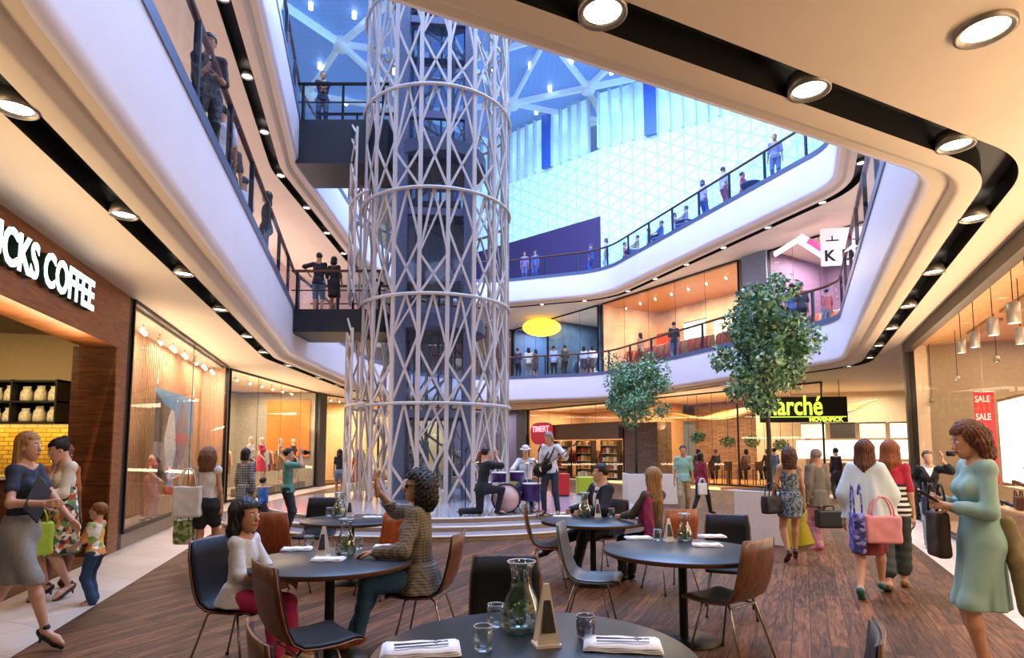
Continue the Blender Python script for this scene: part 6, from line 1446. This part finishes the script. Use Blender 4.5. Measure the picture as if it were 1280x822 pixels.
person((-5.2, 20.6, 0), R(-10), 1.60, 'woman in a short red dress beside the tower, seen from behind', skin='tan', hair=dict(m=H('#8a2a1c'), style='long', length=.10), top=dict(m=C('#c02020'), sleeve=.3), bottom=dict(kind='skirt', m=C('#c02020'), hem=.33, rad=(.10, .09), name='dress'), shoes=dict(m=mat('shoe_black', '#15130f', .4)))
# --- right side
person((4.2, 15.0, 0), R(165), 1.70, 'man in a pale green shirt and khaki trousers walking in front of the restaurant', sex='m', skin='tan', hair=dict(m=H(BLK)), top=dict(m=C('#86b09a'), sleeve=.45, length=.04), bottom=dict(kind='pants', m=C('#9a8a66')), shoes=dict(m=mat('shoe_brown', '#3a1f17', .4)), pose=dict(feet={1: (.05, .10, .045), -1: (-.05, -.10, .05)}))
person((4.72, 15.3, 0), R(-60), 1.52, 'person in a dark red vest and black trousers beside the man in pale green', skin='brown', hair=dict(m=H(BLK), style='bob', length=.04), top=dict(m=C('#8c2030'), sleeve=.9, length=.03), bottom=dict(kind='pants', m=C('#1a1a1f')), shoes=dict(m=mat('shoe_black', '#15130f', .4)), pose=dict(feet={1: (.05, .16, .045), -1: (-.05, -.16, .06)}))
handbag((4.66, 15.02, .48), R(20), .26, .30, .08, '#dcdcdc', 'white carrier bag held by the person in the dark red vest', name='carrier_bag', hl=.12)
DG = mat('grey_print_dress', '#4a5a66', .8, pattern=('floral', 40, ['#4a5660', '#6c7a80', '#2f3a44', '#8a9498']), var=.08)
person((3.96, 8.75, .02), R(-12), 1.60, 'woman seen from behind in a short strapless grey dress and heels with a black bag', skin='tan', hair=dict(m=H('#4a2f1e'), style='wavy', length=.12), top=dict(m=DG, sleeve=0, neckd=.235, name='bodice'), bottom=dict(kind='skirt', m=DG, hem=.38, rad=(.108, .098), folds=6, amp=.05, name='dress'), shoes=dict(m=mat('shoe_brown', '#3a1f17', .4), kind='heel'), pose=dict(pelvis=(0, 0, .53), feet={1: (.06, .14, .075), -1: (-.05, -.08, .08)}, footdir={1: (.2, 1, -.6), -1: (-.2, 1, -.8)}, hands={-1: (-.15, .06, .52)}))
handbag((3.70, 8.72, .68), R(20), .34, .26, .14, '#17171a', 'black handbag on the left arm of the woman in the short grey dress', hl=.18)
person((4.92, 9.9, 0), R(20), 1.60, 'grey-haired man in a taupe jacket and pink trousers holding a black case', sex='m', skin='tan', hair=dict(m=H('#8a7a6a')), top=dict(m=C('#6a6458'), sleeve=1, length=.10, infl=.014, name='jacket'), bottom=dict(kind='pants', m=C('#c88a96')), shoes=dict(m=mat('shoe_pink', '#c8607a', .5), kind='sneaker'), pose=dict(feet={1: (.05, .04, .045), -1: (-.05, -.05, .045)}, hands={1: (.11, -.02, .42)}))
cs_ = empty('black_case', (4.98, 9.68, .36), R(0), 'boxy black case hanging from the hand of the man in pink trousers', 'case'); MB().box(-.20, .20, -.08, .08, 0, .28).build('case_body', mat('case_black', '#14171a', .5), cs_, bevel=.03); MB().tube([(-.08, 0, .27), (-.07, 0, .34), (.07, 0, .34), (.08, 0, .27)], .012, 6).build('handle', M_black, cs_)
def poncho(g):
    h = g['h']; TPp = g['TP']; f = skirt(TPp(0, 0, .30), TPp(.01, -.01, -.035)+np.array([0, 0, 0]), (.075*h, .055*h), (.165*h, .12*h), 5, .10)
    f = union([mod(f, lambda d, X: d), cap(g['sh'][1], g['arm'][1][1], .045*h, .07*h), cap(g['sh'][-1], g['arm'][-1][1], .045*h, .07*h)], .05*h); sdf_obj('poncho', f, .012, mat('poncho_white', '#c6d2d0', .85, var=.06, scale=8), g['root'])
person((3.88, 6.72, 0), R(-38), 1.70, 'woman with long brown hair in a loose pale poncho and dark red skirt walking away', skin='fair', hair=dict(m=H('#5a2f1a'), style='long', length=.19, vol=1.05), extra=poncho, top=dict(m=C('#c6d2d0'), sleeve=.5), bottom=dict(kind='skirt', m=C('#7c2a2c'), hem=.27, rad=(.085, .09), folds=3, amp=.02), shoes=dict(m=mat('shoe_teal', '#2c6660', .5)),
  pose=dict(feet={1: (.04, .20, .045), -1: (-.04, -.16, .07)}, footdir={-1: (0, 1, -.9)}, hands={1: (.16, .10, .50), -1: (-.15, .02, .48)}))
handbag((3.90, 6.50, .60), R(-10), .36, .30, .12, '#d98c92', 'wide pink bag carried by the woman in the pale poncho', hl=.2)
handbag((3.68, 6.58, .50), R(70), .34, .42, .12, '#3a3f86', 'blue and purple tote hanging at the left of the pale poncho', name='tote_bag', hl=.3, m=mat('tote_blue_print', '#3a3f86', .7, pattern=('floral', 30, ['#3a3f86', '#6a5aa8', '#23285a', '#8f8ac8']), var=.1))
STR = mat('black_white_stripes', '#e2ddd4', .8, pattern=('stripes', 5.2), col2='#17181c', var=.04)
person((4.38, 7.08, 0), R(-30), 1.70, 'red-haired woman in a red top over black and white stripes, dark cropped trousers', skin='fair', hair=dict(m=H('#8a4a22'), style='long', length=.15, vol=1.05), top=dict(m=C('#b02038'), sleeve=.42, name='red_top'), bottom=dict(kind='pants', m=C('#3c4440'), to=.82, wide=.022), shoes=dict(m=mat('shoe_tan', '#8a6a4a', .5)),
  extra=lambda g: sdf_obj('striped_wrap', mod(union([g['torso'], cap(g['TP'](-.05, -.02, .16), g['TP'](-.07, -.03, .02), .06*g['h'], .085*g['h'])], .03), lambda d, X: np.maximum(d-.024*g['h'], np.maximum(X[..., 2]-.70*g['h'], .49*g['h']-X[..., 2]))), .011, STR, g['root']),
  pose=dict(feet={1: (.05, .12, .045), -1: (-.05, -.12, .05)}, hands={-1: (-.14, .06, .50)}))
person((6.80, 10.0, 0), R(158), 1.58, 'woman in a white top, pale jeans and black cardigan raising a camera by the glass', skin='fair', hair=dict(m=H('#4a3222'), style='pony'), top=dict(m=C('#e2e2e4'), sleeve=.4, length=.02), bottom=dict(kind='pants', m=C('#b7c4c8')), shoes=dict(m=mat('shoe_mauve', '#a08090', .5), kind='sneaker'),
  extra=lambda g: (make_top(g, C('#15161a'), sleeve=.95, length=.06, infl=.014, name='cardigan', vneck=1), MB().tube([tuple(g['TP'](.08, .05, .29)), tuple(g['TP'](0, .085, .17)), tuple(g['TP'](-.10, .06, .0))], .012, 6).build('bag_strap', M_black, g['root'])),
  pose=dict(hands={-1: (-.09, .18, .90), 1: (.12, .05, .60)}, elbow={-1: (-1, .2, -.8)}, handdir={-1: (0, .2, 1)}, feet={1: (.05, .03, .045), -1: (-.05, 0, .045)}))
t = empty('camera', (6.98, 9.72, 1.52), R(158), 'black camera raised by the woman in pale jeans', 'camera'); MB().box(-.06, .06, -.025, .025, -.04, .04).build('camera_body', M_blackm, t, bevel=.008); MB().tube([(0, .02, 0), (0, .10, 0)], .035, 14).build('lens', M_black, t)
handbag((6.60, 9.80, .55), R(60), .30, .32, .12, '#26334f', 'dark blue shoulder bag at the hip of the woman in pale jeans', hl=.2)
# --- woman in the teal dress
TEAL = mat('dress_teal', '#93b9b2', .75, var=.06, scale=6, bump=.1)
TEALP = person((3.34, 4.40, 0), R(80), 1.80, 'woman in a pale teal long-sleeved dress at the right looking down at her phone', skin='fair', hair=dict(m=H('#5f3820'), style='wavy', length=.085, vol=1.1), top=dict(m=TEAL, sleeve=.88, name='dress_bodice', infl=.008), bottom=dict(kind='skirt', m=TEAL, hem=.262, rad=(.095, .092), folds=6, amp=.07, name='dress_skirt', waist=.11), shoes=dict(m=mat('shoe_black', '#15130f', .4)),
  pose=dict(hands={1: (.04, .145, .675), -1: (-.03, .135, .655)}, elbow={1: (.6, -.6, -1), -1: (-.6, -.5, -1)}, head=(0, -16, 0), feet={1: (.045, -.02, .045), -1: (-.045, .04, .045)}, curl={1: 50, -1: 50}))
TEALP[0].scale = (.86, .88, 1)
t = empty('mobile_phone', (2.99, 4.42, 1.25), R(82), 'dark phone in the hands of the woman in the teal dress', 'phone'); MB().box(-.038, .038, -.07, .07, -.005, .005, 0, Matrix.Rotation(R(35), 4, 'X')).build('phone_body', M_black, t, bevel=.004)
def drape(name, pts, m, lab, cat, res=.012, fold=.006):
    f = union([cap(pts[i][0], pts[i+1][0], pts[i][1], pts[i+1][1]) for i in range(len(pts)-1)], .03); f = mod(f, lambda d, X: d+fold*np.sin(X[..., 1]*70+X[..., 0]*50+X[..., 2]*6)); o = sdf_obj(name, f, res, m); tag(o, lab, cat); return o
drape('draped_coat', [((3.43, 4.27, 1.08), .04), ((3.47, 4.24, .82), .06), ((3.52, 4.22, .50), .075)], mat('coat_khaki', '#8a7c58', .8, var=.15), 'khaki coat hanging behind the woman in the teal dress', 'coat')
handbag((3.12, 4.52, .80), R(80), .20, .34, .10, '#2c211b', 'dark brown handbag hanging in front of the teal dress', hl=.20)
# --- restaurant guests and far shoppers
person((10.3, 24.0, 0.02), R(15), 1.65, 'man in a blue shirt standing far back at the lit doorway', sex='m', hair=dict(m=H(BLK)), top=dict(m=C('#44608c'), sleeve=.45, length=.03), bottom=dict(kind='pants', m=C('#8a94a0')), shoes=dict(m=mat('shoe_black', '#15130f', .4)))
for i, (x, c, l_) in enumerate(((8.0, '#5a3a3a', 'leftmost guest at the high restaurant table, in dark red-brown'), (8.7, '#3a3f48', 'second guest at the high restaurant table, in dark grey'), (9.95, '#8a6a5a', 'third guest at the high restaurant table, in rosy brown'), (10.8, '#4a4038', 'rightmost guest at the high restaurant table'))):
    person((x, 26.2-i*.12, .1), R(-10+i*8), 1.65, l_, skin='tan', hair=dict(m=H(BRN if i % 2 else BLK), style='long' if i % 2 == 0 else 'short', length=.08), top=dict(m=C(c), sleeve=.9), bottom=dict(kind='pants', m=C('#2a2c34')), pose=dict(pelvis=(0, 0, .45), feet={1: (.06, .18, .16), -1: (-.06, .18, .16)}, hands={1: (.08, .2, .58), -1: (-.08, .2, .58)}))
for i, (px, fy, rz, c1, c2, l_) in enumerate(((1047, 625, 10, '#2c2420', '#3a3230', 'dark-clothed person far back at the food counter, left of the poncho'), (1120, 622, -10, '#1c1c20', '#2a2a30', 'person in black far back between the two long-haired women'))):
    q = G(px, fy); person((q.x, q.y, 0), R(rz), 1.65, l_, hair=dict(m=H(BLK)), top=dict(m=C(c1), sleeve=.9), bottom=dict(kind='pants', m=C(c2)))
# ================================================================ PEOPLE ON THE UPPER FLOORS
def walk(px, d, zf, ymin=8, left=False):
    best = None
    for k in range(int(ARC[-1]*5)):
        p, n = at_arc(k/5, d)
        if p.y < ymin or (left != (p.x < -3 and p.y < 26)): continue
        dz = zf+1-CAMH; Dp = p.y*_c+dz*_s; x = 640+FPX*p.x/Dp
        if best is None or abs(x-px) < best[0]: best = (abs(x-px), p.x, p.y)
    return best[1], best[2]
def up(px, d, zf, rz, h, lab, c1, c2, ymin=10, hair=('short', BLK), sex='m', skirtm=False, left=False, skin='tan', pose=None, sit=False, loc=None, sleeve=.5, to=1.0):
    x, y = loc or walk(px, d, zf, ymin, left)
    if sit: pose = dict(pelvis=(0, 0, .33), feet={1: (.06, .27, .045), -1: (-.06, .25, .045)}, hands={1: (.06, .25, .45), -1: (-.06, .25, .45)})
    person((x, y, zf), R(rz), h, lab, sex=sex, skin=skin, hair=dict(m=H(hair[1]), style=hair[0], length=.09), top=dict(m=C(c1), sleeve=sleeve, length=.0 if skirtm else .04), bottom=dict(kind='skirt', m=C(c2), hem=.3, rad=(.10, .09)) if skirtm else dict(kind='pants', m=C(c2), to=to), shoes=dict(m=mat('shoe_black', '#15130f', .4)), pose=pose)
    return x, y
z1, z2 = 5.302, 10.602
up(0, 0, z1, 205, 1.78, 'man in a dark grey shirt at the first floor railing, nearest the camera', '#3b3d48', '#2a2b33', loc=(-4.02, 7.65), pose=dict(hands={1: (.02, .12, .66), -1: (-.06, .13, .64)}, head=(0, -15, 0)))
up(0, 0, z1, 20, 1.75, 'man in a white shirt on the first floor walkway second from the camera', '#dcdce6', '#4a3a40', loc=(-4.62, 9.25))
up(0, 0, z1, 200, 1.70, 'person in a dark top behind the white shirt on the first floor walkway', '#4a4048', '#3a3038', loc=(-4.9, 10.1))
up(0, 0, z1, 120, 1.76, 'person in dark clothes at the first floor railing just before the footbridge', '#23252e', '#1e2028', loc=(-5.2, 12.5), hair=('bob', BLK))
up(0, 0, z1, 60, 1.70, 'person in a pale jacket beside the dark figure before the footbridge', '#d2d4e0', '#8a8c9a', loc=(-5.35, 11.7))
up(0, 0, 5.33, 8, 1.78, 'man in a black T-shirt and denim shorts standing on the first floor footbridge', '#15171c', '#6a88a8', loc=(-5.42, 16.7), to=.5, pose=dict(hands={-1: (-.20, .16, .70), 1: (.16, .05, .5)}, elbow={-1: (-1, 0, 0)}))
up(0, 0, 5.33, -10, 1.66, 'long-haired woman in a black dress beside the man on the first floor footbridge', '#15171c', '#15171c', loc=(-4.98, 16.65), hair=('long', BLK), sex='f', skirtm=True, pose=dict(hands={-1: (-.12, .12, .56), 1: (.1, .12, .56)}))
up(0, 0, 10.632, 195, 1.78, 'man in dark clothes with folded arms on the upper footbridge', '#23283c', '#3a4258', loc=(-5.42, 16.6), pose=dict(hands={1: (-.03, .12, .66), -1: (.02, .13, .67)}))
LV1 = [(646, '#2b3350', '#23283a', 'dark blue figure at the first floor railing closest to the tower', 'short', False), (660, '#dcd6ba', '#8a8a80', 'pale yellow-topped person at the first floor railing', 'bob', False), (669, '#5a5248', '#4a4440', 'long-haired woman in brown at the first floor railing', 'long', True), (692, '#a9bcd8', '#2a3038', 'person in a light blue shirt at the first floor railing', 'short', False), (708, '#3a3c34', '#34342e', 'person in dark olive at the first floor railing', 'short', False), (732, '#e6dfe6', '#4a4a50', 'left one of the two women in white tops and dark skirts upstairs', 'long', True), (742, '#e9e0e4', '#4a4a50', 'right one of the two women in white tops and dark skirts upstairs', 'long', True), (800, '#b08a7a', '#6a4a44', 'person in rosy brown outside the amber upper shop', 'bob', False), (841, '#2c2a30', '#5c82a8', 'tall man in a dark T-shirt and jeans at the railing before the amber shop', 'short', False)]
for i, (px, c1, c2, l_, hs_, sk) in enumerate(LV1): up(px, .42, z1, (i*37) % 90-30, 1.62 if sk else 1.74, l_, c1, c2, ymin=18, hair=(hs_, BLK), sex='f' if sk else 'm', skirtm=sk)
for i, (px, c1, c2, l_) in enumerate(((988, '#3c5f9a', '#4a6a98', 'man in a blue shirt and jeans standing behind the crown of the larger tree'), (1000, '#23283c', '#23283c', 'person in navy next to the blue shirt upstairs'), (1036, '#b03a3a', '#7a8aa0', 'person in a red top sitting low behind the curved upper railing'))): up(px, .45+i*.2, z1, 0, 1.76 if i < 2 else 1.35, l_, c1, c2, ymin=12)
LV2 = [(655, '#8a7ab0', '#6a6a98', 'person in lilac at the far left of the second floor railing', 172), (668, '#5a6ab0', '#4a5a98', 'person in blue near the far left of the second floor railing', 150), (737, '#4a66b0', '#3c5aa8', 'person in a blue jacket at the second floor railing, left of a pair', 60), (757, '#b8c0e0', '#a8b4d8', 'long-haired woman in white at the second floor railing, right of a pair', 80), (880, '#a8a8d8', '#4a6ac0', 'woman in a pale top and blue trousers walking along the second floor', -70), (906, '#b0b8e0', '#a05a80', 'man in pale blue with a bag walking along the second floor', -80), (969, '#8a96c8', '#6a78b0', 'person in pale blue at the right end of the second floor railing', 150)]
for i, (px, c1, c2, l_, rz) in enumerate(LV2): up(px, .38, z2, rz, 1.78 if i > 2 else 1.68, l_, c1, c2, ymin=15, hair=('long' if i in (3, 4) else 'short', '#4a4468'), sex='f' if i in (3, 4) else 'm')
M_caf = mat('cafe_table_blue', '#3c4f86', .5, var=.05)
for i, (px, c1) in enumerate(((779, '#c08a98'), (798, '#b8a898'), (812, '#8a7aa0'), (826, '#5a6ab0'), (845, '#a8a0d0'), (857, '#b0a8c8'), (928, '#c05070'))):
    up(px, .75, z2, (-90, 90)[i % 2]-20, 1.7, 'seated cafe guest on the second floor, '+('leftmost', 'second from left', 'third from left', 'fourth from left, in blue', 'fifth from left', 'sixth from left', 'rightmost, in dark pink')[i], c1, '#4a5a90', ymin=15, sit=True, hair=('short', '#4a4468'))
    x, y = walk(px+10, .8, z2, 15)
    if i % 2 == 0:
        t = empty('cafe_table', (x, y, z2), 0, 'small blue-grey cafe table on the second floor, '+('leftmost', '', 'second from left', '', 'third from left', '', 'rightmost, beside the dark pink guest')[i], 'table'); MB().lathe([(0, .74), (.38, .74), (.38, .70), (0, .70)], 20).build('tabletop', M_caf, t); MB().lathe([(.035, .02), (.035, .7)], 10).lathe([(0, 0), (.25, 0), (.25, .02), (0, .02)], 20).build('pedestal', M_caf, t)
for i, px in enumerate((779, 798, 812, 826, 845, 857, 928)):
    x, y = walk(px, .75, z2, 15); t = empty('cafe_stool', (x, y, z2), 0, 'low block stool under a seated guest on the second floor', 'stool', 'second floor cafe stools'); MB().box(-.2, .2, -.2, .2, .40, .45).build('seat', M_caf, t); MB().lathe([(.03, .02), (.03, .4)], 8).lathe([(0, 0), (.2, 0), (.2, .02), (0, .02)], 16).build('pedestal', M_caf, t)
# ================================================================ MANNEQUINS
def mannequin(loc, rz, h, lab, c1, c2, sk=False, sit=False, head=False, hem=.3):
    M_mq = mat('mannequin_skin', '#d8b8a0', .35, var=0); old = set(D.objects)
    r, g = person(loc, rz, h, lab, skin='pink', top=dict(m=C(c1), sleeve=.2 if sk else .45), bottom=dict(kind='skirt', m=C(c2), hem=hem, rad=(.11, .10), folds=8, amp=.07) if sk else dict(kind='pants', m=C(c2), to=.4), pose=dict(noeyes=1, hands={1: (.13, .12, .55), -1: (-.15, .0, .55)}, **(dict(pelvis=(0, 0, .34), feet={1: (.06, .26, .045), -1: (-.06, .24, .045)}) if sit else {})))
    r.name = 'shop_mannequin'; r['category'] = 'mannequin'
    b = [o for o in D.objects if o.parent == r and o.name.startswith('body')][0]; me = b.data; b.data.materials[0] = M_mq
    if not head:
        import bmesh as bm_; bm = bm_.new(); bm.from_mesh(me); zc = (g['neck'][2]+.035*h); dv = [v for v in bm.verts if v.co.z > zc and math.hypot(v.co.x-g['neck'][0], v.co.y-g['neck'][1]) < .2*h]; bm_.ops.delete(bm, geom=dv, context='VERTS'); bm.to_mesh(me); bm.free()
        MB().ell(tuple(g['neck']+np.array([0, 0, .035])*h), (.034*h, .034*h, .012*h), 14).build('neck_cap', M_mq, r)
    MB().lathe([(0, 0.0), (.17, 0), (.17, .015), (0, .015)], 24).build('base_plate', M_steel, r, loc=(0, 0, -.016))
    return r
mannequin((-6.98, 11.85, .26), R(-70), 1.40, 'headless mannequin in a long pink patterned dress in the slatted left window', '#b5645a', '#b98a7a', True, hem=.04)
mannequin((-7.25, 12.95, .26), R(-60), 1.40, 'headless seated mannequin in a blue and white top and coral shorts', '#b8bcd8', '#d0604a', sit=True)
sb_ = empty('display_stool', (-7.25, 12.95, .24), 0, 'pale block under the seated mannequin', 'stool'); MB().box(-.2, .2, -.2, .16, 0, .40).build('block', M_cream, sb_, bevel=.01)
mannequin((-8.95, 20.9, .3), R(-90), 1.75, 'mannequin in a white top in the grey shop', '#e9e2d8', '#5a5048', True, head=True)
mannequin((-8.95, 21.8, .3), R(-90), 1.75, 'mannequin in a hot pink dress in the grey shop', '#d8385a', '#d8385a', True, head=True)
mannequin((-8.95, 23.6, .3), R(-90), 1.75, 'mannequin in a tan outfit before the orange panel', '#c9a080', '#8a6a50', True, head=True)
mannequin((-8.95, 25.0, .3), R(-90), 1.75, 'mannequin in dark brown before the orange panel', '#5a4038', '#3a2a24', True, head=True)
for (y0, y1) in ((20.4, 22.3), (23.1, 25.5)):
    struct(MB().box(-9.35, -8.6, y0, y1, .012, .285).build('floor_display_step', mat('window_plinth', '#8d7c6c', .5)))
